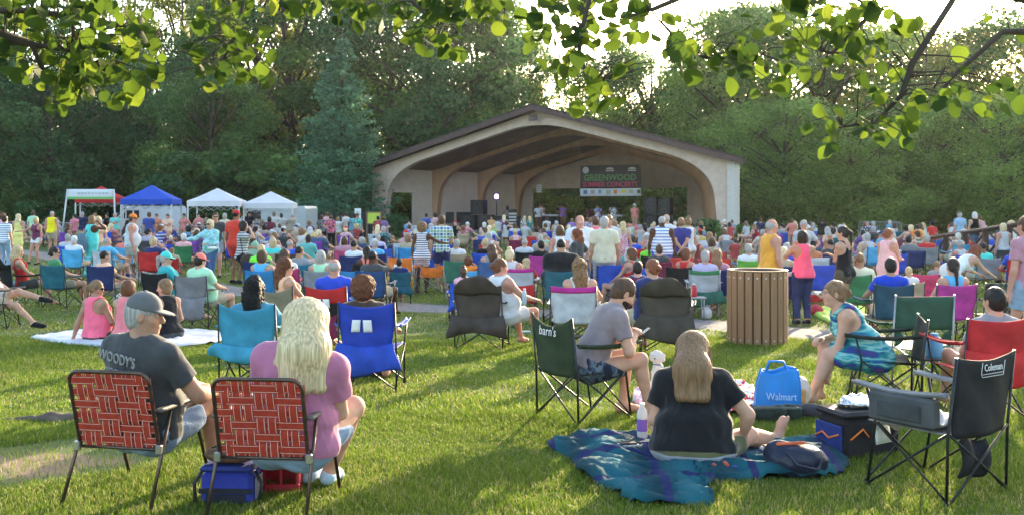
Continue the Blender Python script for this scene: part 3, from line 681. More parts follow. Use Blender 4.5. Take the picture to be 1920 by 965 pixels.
# ================================================================ ground, path, grass
def structure(o): o['kind'] = 'structure'; return o
def build_ground():
    ys = np.concatenate([np.linspace(-12, 3, 6), np.linspace(3.5, 30, 90), np.linspace(31, 100, 60), np.geomspace(104, 900, 14)])
    xs = np.concatenate([-np.geomspace(900, 42, 8), np.linspace(-40, 40, 130), np.geomspace(42, 900, 8)])
    Xg, Yg = np.meshgrid(xs, ys)
    t = np.clip((Yg - 7) / 13, 0, 1); Zg = -0.3 * t * t * (3 - 2 * t)
    Zg += np.where((Yg > 4) & (Yg < 60), .012 * np.sin(Xg * .9 + Yg * .4) * np.sin(Yg * .7), 0)
    Zg += 4.5 * np.clip((Yg - 92) / 60, 0, 1) ** 1.5        # the wooded bank behind
    V = np.stack([Xg, Yg, Zg], -1).reshape(-1, 3); w = len(xs)
    Q = np.array([(j * w + i, j * w + i + 1, (j + 1) * w + i + 1, (j + 1) * w + i) for j in range(len(ys) - 1) for i in range(w - 1)])
    m = mat('lawn_soil', (.05, .085, .018), .95, var=.3, vs=3, bump=.5, bs=30)
    nt = m.node_tree; b = nt.nodes['Principled BSDF']; src = b.inputs['Base Color'].links[0].from_socket
    tc = nt.nodes.new('ShaderNodeTexCoord')
    n2 = nt.nodes.new('ShaderNodeTexNoise'); n2.inputs['Scale'].default_value = .35; n2.inputs['Detail'].default_value = 6; nt.links.new(tc.outputs['Object'], n2.inputs[0])
    c = mixc(nt, node_ramp(nt, n2.outputs[0], [(.42, (0, 0, 0)), (.62, (1, 1, 1))]), src, (.075, .10, .025))
    # the bare earth patch by the stump
    mp = nt.nodes.new('ShaderNodeMapping'); nt.links.new(tc.outputs['Object'], mp.inputs[0]); mp.inputs['Location'].default_value = (3.35 / 1.5, -7.15 / .95, 0); mp.inputs['Scale'].default_value = (1 / 1.5, 1 / .95, 0)
    ln = nt.nodes.new('ShaderNodeVectorMath'); ln.operation = 'LENGTH'; nt.links.new(mp.outputs[0], ln.inputs[0])
    n3 = nt.nodes.new('ShaderNodeTexNoise'); n3.inputs['Scale'].default_value = 3; n3.inputs['Detail'].default_value = 6; nt.links.new(tc.outputs['Object'], n3.inputs[0])
    ad = nt.nodes.new('ShaderNodeMath'); ad.operation = 'ADD'; nt.links.new(ln.outputs['Value'], ad.inputs[0]); nt.links.new(n3.outputs[0], ad.inputs[1])
    c = mixc(nt, node_ramp(nt, ad.outputs[0], [(.0, (1, 1, 1)), (.9, (0, 0, 0))]) if False else node_ramp(nt, ad.outputs[0], [(.75, (1, 1, 1)), (1.0, (0, 0, 0))]), c, (.22, .15, .095))
    nt.links.new(c, b.inputs['Base Color'])
    structure(link('ground', mesh_np('ground', V, Q), None, [m]))
PATHPX = [(-260, 452), (-60, 462), (60, 474), (160, 492), (270, 517), (430, 545), (600, 563), (790, 577), (1000, 586), (1200, 598), (1400, 613), (1600, 633), (1900, 668), (2200, 700), (2700, 745), (3600, 800)]
PATH = [GP(*p) for p in PATHPX]
def path_dist(x, y):
    x = np.asarray(x, float); y = np.asarray(y, float); dd = np.full(x.shape, 1e9)
    for a, b in zip(PATH[:-1], PATH[1:]):
        ab = (b - a).xy; L = ab.length_squared; t = np.clip(((x - a.x) * ab.x + (y - a.y) * ab.y) / L, 0, 1)
        dd = np.minimum(dd, np.hypot(x - a.x - t * ab.x, y - a.y - t * ab.y))
    return dd
def build_path():
    P = []
    for a, b in zip(PATH[:-1], PATH[1:]):
        for k in range(10): P.append(a.lerp(b, k / 10))
    P.append(PATH[-1])
    for _ in range(6): P = [P[0]] + [(P[i - 1] + P[i] * 2 + P[i + 1]) / 4 for i in range(1, len(P) - 1)] + [P[-1]]
    hw = .92; V = []; 
    for i, p in enumerate(P):
        t = (P[min(i + 1, len(P) - 1)] - P[max(i - 1, 0)]); n = Vector((-t.y, t.x, 0)).normalized()
        for s in (-1, -.5, 0, .5, 1):
            q = p + n * hw * s * (1 + .03 * math.sin(i * .9)); V.append((q.x, q.y, gz(q.y) + (.022 if abs(s) < 1 else -.02)))
    Q = [(i * 5 + k, i * 5 + k + 1, i * 5 + 6 + k, i * 5 + 5 + k) for i in range(len(P) - 1) for k in range(4)]
    structure(link('path', mesh_np('path', V, Q), None, [mat('asphalt', (.20, .185, .18), .9, var=.25, vs=12, bump=.6, bs=150)]))
DIRT = (-3.35, 7.15)
KEEP_OFF = []     # (x, y, rx, ry) blankets: no blades through them
def build_grass():
    def blades(n, y0, y1, hgt, wid, seed):
        r = np.random.default_rng(seed)
        u = r.random(n); y = np.sqrt(y0 ** 2 + u * (y1 ** 2 - y0 ** 2)); x = (r.random(n) - .5) * (y * 1.06 + 5)
        keep = path_dist(x, y) > .93 + .08 * r.random(n)
        dd = np.hypot((x - DIRT[0]) / 1.5, (y - DIRT[1]) / .95); keep &= (dd + .35 * noise3(x, y, 0, 3.0, 3) > .72) | (r.random(n) < .12)
        keep &= (noise3(x, y, 0, 2.2, 9) + 1.6 * r.random(n)) > -.25
        for poly in KEEP_OFF:
            ins = np.zeros(n, bool)
            for (ax, ay), (bx, by) in zip(poly, poly[1:] + poly[:1]): ins ^= ((ay > y) != (by > y)) & (x < (bx - ax) * (y - ay) / (by - ay + 1e-12) + ax)
            keep &= ~ins
        x, y = x[keep], y[keep]; n = len(x)
        t = np.clip((y - 7) / 13, 0, 1); z = -0.3 * t * t * (3 - 2 * t) + .012 * np.sin(x * .9 + y * .4) * np.sin(y * .7) * (y > 4)
        pat = .72 + .38 * noise3(x, y, 0, 1.7, 5) + .18 * noise3(x, y, 0, 7, 6)
        H_ = hgt * (.45 + .75 * r.random(n)) * np.clip(pat, .35, 1.3); W = wid * (.6 + .7 * r.random(n)); a = r.random(n) * 6.283; b = r.random(n) * 6.283; ln_ = H_ * (.15 + .9 * r.random(n) ** 1.5)
        dx, dy = np.cos(a) * W / 2, np.sin(a) * W / 2; lx, ly = np.cos(b) * ln_, np.sin(b) * ln_
        V = np.zeros((n, 5, 3)); V[:, 0] = np.stack([x - dx, y - dy, z - .004], 1); V[:, 1] = np.stack([x + dx, y + dy, z - .004], 1)
        V[:, 2] = np.stack([x + lx * .35 + dx * .8, y + ly * .35 + dy * .8, z + H_ * .6], 1); V[:, 3] = np.stack([x + lx * .35 - dx * .8, y + ly * .35 - dy * .8, z + H_ * .6], 1)
        V[:, 4] = np.stack([x + lx, y + ly, z + H_ * .95], 1)
        c = r.random(n); dry = (r.random(n) < (.10 + .08 * noise3(x, y, 0, 1.1, 12))).astype(float)
        return V, np.repeat(np.stack([c, dry, noise3(x, y, 0, .6, 15) * .5 + .5, np.ones(n)], 1)[:, None], 5, 1)
    parts = [blades(520000, 4.0, 9, .058, .0050, 1), blades(300000, 9, 16, .060, .009, 2), blades(190000, 16, 34, .052, .019, 3), blades(80000, 34, 72, .05, .05, 4)]
    V = np.concatenate([p[0] for p in parts]); A = np.concatenate([p[1] for p in parts]); n = len(V); o = np.arange(n)[:, None] * 5
    Q = (o + np.array([[0, 1, 2, 3]])); T = (o + np.array([[3, 2, 4]]))
    me = mesh_np('grass', V.reshape(-1, 3), Q, T, attrs={'blade': A.reshape(-1, 4)})
    m = bpy.data.materials.new('grass_blade'); m.use_nodes = True; nt = m.node_tree; b = nt.nodes['Principled BSDF']; b.inputs['Roughness'].default_value = .55; b.inputs['Specular IOR Level'].default_value = .25
    at = nt.nodes.new('ShaderNodeAttribute'); at.attribute_name = 'blade'; sp = nt.nodes.new('ShaderNodeSeparateColor'); nt.links.new(at.outputs['Color'], sp.inputs[0])
    c = node_ramp(nt, sp.outputs[0], [(0, (.085, .145, .014)), (.5, (.135, .205, .022)), (1, (.20, .27, .034))])
    c = mixc(nt, sp.outputs[2], c, (.135, .20, .03)) if False else c
    c = mixc(nt, sp.outputs[1], c, (.36, .31, .14)); nt.links.new(c, b.inputs['Base Color'])
    tr = nt.nodes.new('ShaderNodeBsdfTranslucent'); nt.links.new(c, tr.inputs[0]); ms = nt.nodes.new('ShaderNodeMixShader'); ms.inputs[0].default_value = .45
    nt.links.new(b.outputs[0], ms.inputs[1]); nt.links.new(tr.outputs[0], ms.inputs[2]); nt.links.new(ms.outputs[0], nt.nodes['Material Output'].inputs[0])
    tag(link('grass', me, None, [m]), 'mown green lawn grass with a few dry blades across the field', 'grass', kind='stuff')

# ================================================================ trees
def leaf_mat(name, c1, c2, c3, trans=.5):
    if name in _MC: return _MC[name]
    m = bpy.data.materials.new(name); m.use_nodes = True; nt = m.node_tree; b = nt.nodes['Principled BSDF']; b.inputs['Roughness'].default_value = .6; b.inputs['Specular IOR Level'].default_value = .2
    at = nt.nodes.new('ShaderNodeAttribute'); at.attribute_name = 'leaf'; sp = nt.nodes.new('ShaderNodeSeparateColor'); nt.links.new(at.outputs['Color'], sp.inputs[0])
    c = node_ramp(nt, sp.outputs[0], [(0, c1), (.55, c2), (1, c3)]); nt.links.new(c, b.inputs['Base Color'])
    tr = nt.nodes.new('ShaderNodeBsdfTranslucent'); nt.links.new(c, tr.inputs[0]); ms = nt.nodes.new('ShaderNodeMixShader'); ms.inputs[0].default_value = trans
    nt.links.new(b.outputs[0], ms.inputs[1]); nt.links.new(tr.outputs[0], ms.inputs[2]); nt.links.new(ms.outputs[0], nt.nodes['Material Output'].inputs[0])
    _MC[name] = m; return m
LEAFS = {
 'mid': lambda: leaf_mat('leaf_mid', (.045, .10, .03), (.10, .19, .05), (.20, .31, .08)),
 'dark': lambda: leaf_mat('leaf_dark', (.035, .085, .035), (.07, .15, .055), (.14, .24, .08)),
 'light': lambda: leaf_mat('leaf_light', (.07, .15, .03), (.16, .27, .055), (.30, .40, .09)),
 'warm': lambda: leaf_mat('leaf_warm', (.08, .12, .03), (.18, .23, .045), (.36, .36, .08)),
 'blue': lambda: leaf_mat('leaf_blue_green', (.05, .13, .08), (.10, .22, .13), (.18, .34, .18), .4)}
BARK = lambda: mat('bark', (.075, .058, .045), .95, var=.35, vs=5, bump=.8, bs=18, stretch=(1, 1, .25))
def leaf_cards(C, N_, size, r, seed):
    """one bent leaf spray per point: C centres, N_ facing"""
    n = len(C); rn = r.normal(size=(n, 3)); N_ = N_ + rn * .8; N_ /= np.linalg.norm(N_, axis=1, keepdims=True)
    t = np.cross(N_, r.normal(size=(n, 3))); t /= np.linalg.norm(t, axis=1, keepdims=True) + 1e-9; b = np.cross(N_, t)
    s = size * (.5 + .9 * r.random(n))[:, None]; w = .62
    V = np.stack([C - t * s, C - b * s * w - N_ * s * .12, C + t * s, C + b * s * w - N_ * s * .12], 1)
    return V
def crown_mesh(name, clumps, n, size, seed, shell=.55, droop=0):
    r = np.random.default_rng(seed); cl = np.array(clumps, float); w = (cl[:, 3] * cl[:, 4] * cl[:, 5]) ** .66; k = r.choice(len(cl), n, p=w / w.sum())
    d = r.normal(size=(n, 3)); d /= np.linalg.norm(d, axis=1, keepdims=True); rad = (shell + (1 - shell) * r.random(n) ** .6)[:, None]
    lump = 1 + .22 * noise3(d[:, 0] * 3 + k, d[:, 1] * 3, d[:, 2] * 3, 2.4, seed)[:, None]
    C = cl[k, :3] + d * rad * cl[k, 3:6] * lump; C[:, 2] -= droop * np.hypot(C[:, 0], C[:, 1])
    Vq = leaf_cards(C, d * 1.0 + np.array([0, 0, .35]), size, r, seed)
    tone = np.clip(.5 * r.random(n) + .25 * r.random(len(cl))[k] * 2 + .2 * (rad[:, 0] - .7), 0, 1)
    A = np.repeat(np.stack([tone, tone, tone, np.ones(n)], 1)[:, None], 4, 1)
    return mesh_np(name, Vq.reshape(-1, 3), np.arange(n * 4).reshape(-1, 4), attrs={'leaf': A.reshape(-1, 4)}, smooth=False)
def make_tree(seed, H_=1.0, W=.32, base=.12, n=16000, size=.011, nclump=26, trunk_r=.022, lean=0, shape='round', open_=0.0):
    """unit-height tree: returns (trunk mesh, crown mesh)"""
    r = np.random.default_rng(seed); clumps = []; tb = MB()
    top = Vector((lean, 0, .93)); spine = [Vector((lean * t * t + .012 * math.sin(6 * t + seed), .012 * math.cos(5 * t + seed), .94 * t)) for t in np.linspace(0, 1, 9)]
    tb.tube(spine, [trunk_r * (1.25 if i == 0 else 1) * (1 - .85 * i / 8) for i in range(9)], 7)
    for i in range(nclump):
        t = base + (1 - base) * ((i + .5) / nclump); a = i * 2.4 + r.random() * .8
        if shape == 'round': rr = W * math.sqrt(max(.02, 1 - ((t - .58) / .50) ** 2))
        elif shape == 'cone': rr = W * (1.03 - t) / (1 - base) * 1.1
        else: rr = W * (1 - .5 * t)
        rr *= .55 + .5 * r.random(); k = min(8, int(t * .8 * 8)); st = spine[k]
        c = Vector((lean * t * t + math.cos(a) * rr, math.sin(a) * rr, min(.93, t + .02)))
        cs = W * (.30 + .22 * r.random()) * (1 - .3 * t)
        clumps.append((c.x, c.y, c.z, cs, cs, cs * .62))
        mid = st.lerp(c, .5) + Vector((0, 0, .015)); tb.tube([st, mid, c], [trunk_r * .42 * (1 - .6 * t), trunk_r * .25, trunk_r * .06], 5)
        for j in range(3):
            e = c + Vector(r.normal(size=3)) * cs * .8; tb.tube([c.lerp(mid, .2), e], [trunk_r * .10, trunk_r * .03], 4, caps=False)
    return tb.mesh('trunk'), crown_mesh('crown', clumps, n, size, seed, .35 + open_)
def make_conifer(seed, n_tier=24, W=.29):
    r = np.random.default_rng(seed); tb = MB(); tb.tube([(0, 0, 0), (0, 0, .5), (0, 0, 1.0)], [.016, .010, .002], 7); C = []; Nn = []; tone = []
    for i in range(n_tier):
        z = .06 + .92 * i / n_tier; L = W * (1.02 - z) ** .8 * (.85 + .3 * r.random()) * (1 if z > .12 else .8)
        for j in range(9 if z < .75 else 6):
            a = j * 6.283 / 9 + i * .7 + r.random() * .4; l = L * (.7 + .45 * r.random()); tip = Vector((math.cos(a) * l, math.sin(a) * l, z - l * .05 + .035 * (1 - z)))
            st = Vector((0, 0, z)); midp = st.lerp(tip, .5) - Vector((0, 0, l * .09)); tb.tube([st, midp, tip], [.0035, .002, .0006], 4, caps=False)
            m_ = int(130 * (.25 + l / W)); tt = r.random(m_) ** .7; tn = .15 + .55 * r.random()
            for q in tt:
                p = st.lerp(midp, q * 2) if q < .5 else midp.lerp(tip, q * 2 - 1); wd = l * .22 * (1.15 - q * .8)
                C.append((p.x + r.normal() * wd, p.y + r.normal() * wd, p.z + abs(r.normal()) * -.010 + r.normal() * .004)); Nn.append((0, 0, 1.2)); tone.append(tn + .3 * r.random())
    C = np.array(C); n = len(C); Vq = leaf_cards(C, np.array(Nn), .0085, r, seed); tone = np.clip(np.array(tone), 0, 1)
    A = np.repeat(np.stack([tone] * 3 + [np.ones(n)], 1)[:, None], 4, 1)
    return tb.mesh('trunk'), mesh_np('crown', Vq.reshape(-1, 3), np.arange(n * 4).reshape(-1, 4), attrs={'leaf': A.reshape(-1, 4)}, smooth=False)
def make_bare(seed):
    r = np.random.default_rng(seed); tb = MB(); clumps = []
    def grow(p, d, L, rad, dep):
        q = p + d * L; tb.tube([p, p.lerp(q, .5) + Vector(r.normal(size=3)) * L * .05, q], [rad, rad * .8, rad * .6], 5 if dep < 2 else 3, caps=False)
        if dep >= 5: clumps.append((q.x, q.y, q.z, .035, .035, .025)); return
        for k in range(3 if dep < 3 else 2):
            dd = (d + Vector(r.normal(size=3)) * .42 + Vector((0, 0, .12))).normalized(); grow(q, dd, L * .72, rad * .58, dep + 1)
    grow(Vector((0, 0, 0)), Vector((0, 0, 1)), .30, .014, 0)
    return tb.mesh('trunk'), crown_mesh('crown', clumps, 2600, .008, seed, .1)
TREES = []
def build_trees():
    R1 = [make_tree(i + 1, n=26000, size=.0092, nclump=34, W=.30 + .04 * (i % 3), base=.10, lean=.03 * (i - 2)) for i in range(4)]
    R2 = [make_tree(i + 20, n=24000, size=.0095, nclump=36, W=.42, base=.03, lean=.02 * (i - 1)) for i in range(3)]
    S1 = [make_tree(i + 40, n=9000, size=.028, nclump=16, W=.62, base=.02, trunk_r=.03) for i in range(3)]
    CO = make_conifer(3); BA = [make_bare(i + 60) for i in range(3)]
    KIND = {'r': R1, 'w': R2, 'c': [CO], 'b': BA}
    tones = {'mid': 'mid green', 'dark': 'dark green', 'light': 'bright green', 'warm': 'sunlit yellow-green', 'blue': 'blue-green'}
    # px, distance, top row, width factor, kind, tone, label
    T = [(-70, 88, -30, 1.1, 'r', 'mid', 'broad mid green tree at the far left edge of the lawn'),
         (20, 92, 40, 1.0, 'w', 'mid', 'mid green tree filling the wood edge behind the left barrier'),
         (95, 84, 130, 1.15, 'w', 'dark', 'low dark green tree behind the leftmost metal barrier'),
         (190, 98, 95, .9, 'r', 'mid', 'forked mid green tree rising behind the red tent'),
         (265, 90, 120, 1.0, 'w', 'dark', 'dark green tree between the red tent and the blue tent'),
         (345, 112, -40, .8, 'r', 'warm', 'tall thin warm green tree far behind the blue tent'),
         (400, 86, 150, 1.0, 'w', 'mid', 'rounded mid green maple behind the white tents'),
         (470, 104, -60, .9, 'r', 'warm', 'tall olive green tree behind the white tents with gaps of light'),
         (545, 102, -70, 1.0, 'r', 'mid', 'tall mid green tree standing left behind the conifer'),
         (642, 71, 66, 1.0, 'c', 'blue', 'large blue-green conifer with layered drooping boughs left of the bandshell'),
         (725, 100, -50, 1.05, 'r', 'mid', 'tall mid green tree right behind the blue-green conifer'),
         (800, 94, -20, 1.05, 'r', 'dark', 'tall dark tree above the left roof slope of the bandshell'),
         (885, 98, 20, .95, 'r', 'mid', 'mid green tree over the middle of the left roof slope'),
         (945, 106, 60, .8, 'r', 'light', 'pale green tree left of the bandshell ridge'),
         (1000, 108, 60, .9, 'b', 'warm', 'nearly bare twiggy tree directly above the bandshell ridge'),
         (1085, 112, 150, .9, 'b', 'mid', 'thin bare tree right of the ridge against the white sky'),
         (1150, 104, 120, 1.1, 'w', 'mid', 'low mid green tree behind the ridge right of the bare trees'),
         (1218, 102, 92, .95, 'r', 'mid', 'mid green tree above the right roof slope'),
         (1290, 104, 172, 1.3, 'w', 'mid', 'low tree in the dip of the tree line over the right roof slope'),
         (1315, 100, 100, .8, 'b', 'mid', 'thin bare tree in the dip of the tree line at right'),
         (1385, 92, 78, 1.0, 'r', 'light', 'bright green tree behind the right end of the bandshell'),
         (1450, 98, 40, 1.1, 'r', 'mid', 'tall mid green tree right of the bandshell'),
         (1475, 76, 215, 1.2, 'w', 'light', 'low bright green bushy tree beside the right bandshell wall'),
         (1540, 92, 70, 1.2, 'w', 'light', 'broad green tree painted sun-bright on the right bank'),  # backlit sunshine is put into the lighter leaf colour
         (1600, 74, 240, 1.25, 'w', 'light', 'small bright maple in front of the right bank'),
         (1650, 100, 85, 1.05, 'r', 'warm', 'yellow-green tree left of the low sun'),
         (1745, 78, 235, 1.2, 'w', 'light', 'bushy green tree painted sun-bright above the wooden ramp railing'),  # lighter leaf tone stands in for sun shining through
         (1735, 94, 95, 1.0, 'w', 'warm', 'sunlit tree below the low sun on the right bank'),
         (1830, 98, 105, 1.1, 'w', 'warm', 'broad tree under the sun at the right'),  # yellow-green tone paints the sun's warmth into the leaves
         (1880, 74, 200, 1.2, 'w', 'light', 'leafy green tree at the far right behind the ramp'),
         (1975, 90, 60, 1.2, 'w', 'mid', 'tall tree cut by the right edge of the view')]
    cnt = {}
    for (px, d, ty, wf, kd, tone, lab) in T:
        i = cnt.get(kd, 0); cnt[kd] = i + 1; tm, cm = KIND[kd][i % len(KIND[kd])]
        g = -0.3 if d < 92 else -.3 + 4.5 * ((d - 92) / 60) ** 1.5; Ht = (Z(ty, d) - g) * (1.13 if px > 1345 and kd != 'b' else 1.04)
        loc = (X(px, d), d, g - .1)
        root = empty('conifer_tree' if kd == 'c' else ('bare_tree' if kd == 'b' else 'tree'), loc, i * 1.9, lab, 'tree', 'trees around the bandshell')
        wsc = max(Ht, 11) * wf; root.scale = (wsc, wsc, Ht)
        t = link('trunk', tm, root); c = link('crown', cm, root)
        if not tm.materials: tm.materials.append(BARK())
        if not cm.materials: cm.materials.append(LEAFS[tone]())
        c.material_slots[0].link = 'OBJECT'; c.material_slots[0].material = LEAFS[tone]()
    # shrubs and low growth closing the edge of the wood
    r = random.Random(5)
    k = 0
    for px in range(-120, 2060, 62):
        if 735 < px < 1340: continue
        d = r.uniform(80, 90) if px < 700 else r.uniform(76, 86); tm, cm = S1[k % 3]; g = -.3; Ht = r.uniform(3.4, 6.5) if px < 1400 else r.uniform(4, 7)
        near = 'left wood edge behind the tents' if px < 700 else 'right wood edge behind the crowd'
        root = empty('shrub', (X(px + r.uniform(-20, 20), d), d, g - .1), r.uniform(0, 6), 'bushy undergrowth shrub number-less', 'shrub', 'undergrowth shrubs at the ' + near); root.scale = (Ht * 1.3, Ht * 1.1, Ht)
        tone = (('mid', 'light', 'mid', 'warm') if px > 1380 else ('dark', 'mid', 'dark', 'warm'))[k % 4]; TREES.append((root, px, tone)); t = link('trunk', tm, root); c = link('crown', cm, root)  # right-hand shrubs take lighter leaf colours that paint in the sunlight
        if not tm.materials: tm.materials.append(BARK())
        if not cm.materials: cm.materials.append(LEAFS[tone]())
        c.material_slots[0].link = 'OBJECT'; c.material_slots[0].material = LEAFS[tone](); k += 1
    for px, d in ((905, 86), (980, 88), (1050, 85), (1110, 88), (1175, 86), (1240, 87), (1300, 84), (830, 87), (765, 84)):
        tm, cm = S1[k % 3]; Ht = r.uniform(4, 6.5); root = empty('shrub', (X(px, d), d, -.4), k, '', 'shrub', 'undergrowth shrubs behind the bandshell'); root.scale = (Ht * 1.2, Ht, Ht)
        tone = ('light', 'warm', 'mid')[k % 3]; TREES.append((root, px, tone)); link('trunk', tm, root); c = link('crown', cm, root); c.material_slots[0].link = 'OBJECT'; c.material_slots[0].material = LEAFS[tone](); k += 1
    TREES.sort(key=lambda t: t[1])
    marks = [(-200, 'beyond the left edge'), (60, 'behind the leftmost barrier'), (130, 'left of the red tent'), (230, 'behind the red tent'), (335, 'behind the blue tent'), (460, 'behind the first white tent'), (560, 'behind the second white tent'), (640, 'under the conifer'), (720, 'left of the bandshell'), (830, 'behind the left bay of the bandshell'),
             (1000, 'behind the stage back wall'), (1270, 'seen through the stage back opening'), (1340, 'behind the right stage wall'), (1460, 'right of the bandshell'), (1600, 'behind the woman in pink'), (1760, 'left of the wooden ramp'), (1900, 'behind the wooden ramp'), (3000, 'past the right edge')]
    seen = {}
    tl = dict(dark='dark green', mid='mid green', light='bright green', warm='yellow-green')
    for root, px, tone in TREES:
        w = next(n for m, n in marks if px < m); key = tl[tone] + ' bushy shrub ' + w; seen.setdefault(key, []).append(root)
    for key, L in seen.items():
        for i, o in enumerate(L): o['label'] = key if len(L) == 1 else key + ', ' + ('first', 'second', 'third', 'fourth', 'fifth', 'sixth', 'seventh')[i] + ' from the left'
    # the far wood that reads as one mass
    r2 = np.random.default_rng(77); cl = []
    for px in np.arange(-300, 2250, 45):
        d = 122 + r2.random() * 14; g = -.3 + 4.5 * ((d - 92) / 60) ** 1.5; top = 235 if 950 < px < 1345 else (160 if px < 700 else 190)
        for zf in (.15, .42, .7, .92):
            hh = (Z(top + r2.normal() * 14, d) - g) * zf; cl.append((X(px + r2.normal() * 12, d), d + r2.normal() * 2, g + hh, 3.2, 2.6, 2.6))
    tag(link('far_woods', crown_mesh('far_woods', cl, 70000, .42, 9, .3), None, [LEAFS['mid']()]), 'dense far woods closing the view behind the bandshell and tents', 'woods', kind='stuff')
def build_added_haze():
    b = MB(); b.box((-110, -14, -1.6), (110, 175, 34)); m = bpy.data.materials.new('added_haze_air'); m.use_nodes = True; nt = m.node_tree; nt.nodes.clear()
    v = nt.nodes.new('ShaderNodeVolumePrincipled'); v.inputs['Density'].default_value = .00012; v.inputs['Color'].default_value = (.86, .94, .97, 1); v.inputs['Anisotropy'].default_value = .55  # thin air volume added to lighten the dark trees
    o = nt.nodes.new('ShaderNodeOutputMaterial'); nt.links.new(v.outputs[0], o.inputs['Volume']); tag(b.build('haze', m), 'thin added haze lightening the lawn and trees', 'haze', kind='stuff')
# ================================================================ the bandshell
SL = Vector((X(698, 72), 72.0, 0)); SR = Vector((X(1378, 60), 60.0, 0)); SW = (SR - SL).length
EU = (SR - SL).normalized(); EV = Vector((-EU.y, EU.x, 0))
FLOORZ = 0.05
def SH(u, v, z): p = SL + EU * u + EV * v; return (p.x, p.y, z)
def build_shell():
    TAN = mat('bandshell_tan_stucco', (.52, .40, .325), .9, var=.10, vs=3, bump=.4, bs=40)
    LT = mat('bandshell_white_brick', (.50, .47, .43), .9, var=.1, vs=6, bump=.5, bs=8, stretch=(1, 1, 3))
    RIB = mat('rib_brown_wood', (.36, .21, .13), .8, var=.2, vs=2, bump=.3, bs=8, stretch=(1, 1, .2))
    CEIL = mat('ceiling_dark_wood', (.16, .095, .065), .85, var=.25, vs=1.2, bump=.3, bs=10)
    ROOF = mat('roof_brown_shingles', (.055, .038, .035), .95, var=.3, vs=5, bump=.8, bs=14)
    PAN = mat('side_panel_tan', (.46, .37, .31), .9, var=.08, vs=1.5)
    root = empty('bandshell', (0, 0, 0), 0, 'tan arched bandshell with brown shingle gable roof and stage, facing the crowd', 'bandshell')
    EZ, PZ = 4.55, 8.0                       # eave and ridge
    TP = .38; D = 13.2
    def scale(v): return TP * v, SW - TP * v
    def ridge(v): return PZ - .125 * v
    def eave(v): return EZ - .02 * v
    def roofz(u, v):
        a, b = scale(v); m = SW / 2; t = 1 - abs(u - m) / (m - a); return eave(v) + (ridge(v) - eave(v)) * t
    def inner(v, leg, th, spring=2.3):
        """inside line of a rib from left foot to right foot"""
        a, b = scale(v); m = SW / 2; P = []
        u0 = a + leg; u1 = a + leg + 3.3
        P.append((u0, FLOORZ)); P.append((u0 + .12, 1.3)); P.append((u0 + .22, spring))
        A = (u0 + .22, spring); C = (u1, roofz(u1, v) - th); slope = (ridge(v) - eave(v)) / (m - a); tb_ = 1.9; B = (A[0] + .18, C[1] - slope * (C[0] - A[0] - .18) * 1.0)
        B = (B[0], C[1] - slope * (C[0] - B[0]))
        for t in np.linspace(.1, 1, 12): P.append(((1 - t) ** 2 * A[0] + 2 * t * (1 - t) * B[0] + t * t * C[0], (1 - t) ** 2 * A[1] + 2 * t * (1 - t) * B[1] + t * t * C[1]))
        # gently rounded top under the ridge
        w = 2.2; Ue = m - w; P.append((Ue, roofz(Ue, v) - th))
        for t in np.linspace(.2, 1, 5): P.append((Ue + w * t, roofz(Ue, v) - th + slope * w * (t - t * t / 2)))
        return P + [(SW - u, z) for (u, z) in P[::-1][1:]]
    def rib(v, depth, leg, th, mt, name, outer_th=.0, up=.12):
        P = inner(v, leg, th); a, b = scale(v); m = SW / 2; mb = MB(); n = len(P)
        out = []
        for (u, z) in P:
            if z < eave(v) - 1.2 and (u < a + 4 or u > b - 4) : out.append((a if u < m else b, z))
            else: out.append(None)
        # outer line: up the wall, then along the roof
        k0 = next(i for i in range(n) if out[i] is None); k1 = n - 1 - k0
        for i in range(k0, k1 + 1):
            t = (i - k0) / (k1 - k0); u = P[i][0]; uu = a + (u - P[k0][0]) * (m - a) / (m - P[k0][0]) if u <= m else b - (P[k1][0] - u) * (b - m) / (P[k1][0] - m)
            out[i] = (uu, roofz(uu, v) - up)
        Vv = [SH(u, v, z) for u, z in P] + [SH(u, v, z) for u, z in out] + [SH(u, v + depth, z) for u, z in P] + [SH(u, v + depth, z) for u, z in out]; Fs = []
        for i in range(n - 1):
            Fs.append((i, i + 1, n + i + 1, n + i)); Fs.append((2 * n + i + 1, 2 * n + i, 3 * n + i, 3 * n + i + 1)); Fs.append((i + 1, i, 2 * n + i, 2 * n + i + 1)); Fs.append((n + i, n + i + 1, 3 * n + i + 1, 3 * n + i))
        mb.add(Vv, Fs, 0); return mb.build(name, mt, root)
    # tan front arch and three ribs behind it
    rib(0, .55, 1.0, .75, TAN, 'front_arch', up=.16)
    for v in (4.2, 8.1, 11.6): rib(v, .5, 1.0, .62, RIB, 'rib', up=.30)
    # roof slabs with overhang
    m = SW / 2
    mb = MB()
    for sd in (0, 1):
        def rp(u, v, dz): uu = u if sd == 0 else SW - u; return SH(uu, v, dz)
        n = 8; pts = []
        for v in (-.7, D + .6):
            a = max(0, TP * v)
            for u, z in ((a - .75, eave(max(v, 0)) - .24), (m, ridge(max(v, 0)) + .02)):
                pts.append((u, v, z)); pts.append((u, v, z + .26))
        V = [rp(*p) for p in pts]   # order: e0,e0t,r0,r0t,e1,e1t,r1,r1t
        mb.add(V, [(0, 2, 3, 1), (4, 5, 7, 6), (1, 3, 7, 5), (0, 4, 6, 2), (0, 1, 5, 4)], 0)
    mb.build('roof', ROOF, root)
    mb = MB()     # fascia board under the roof edge, at the front
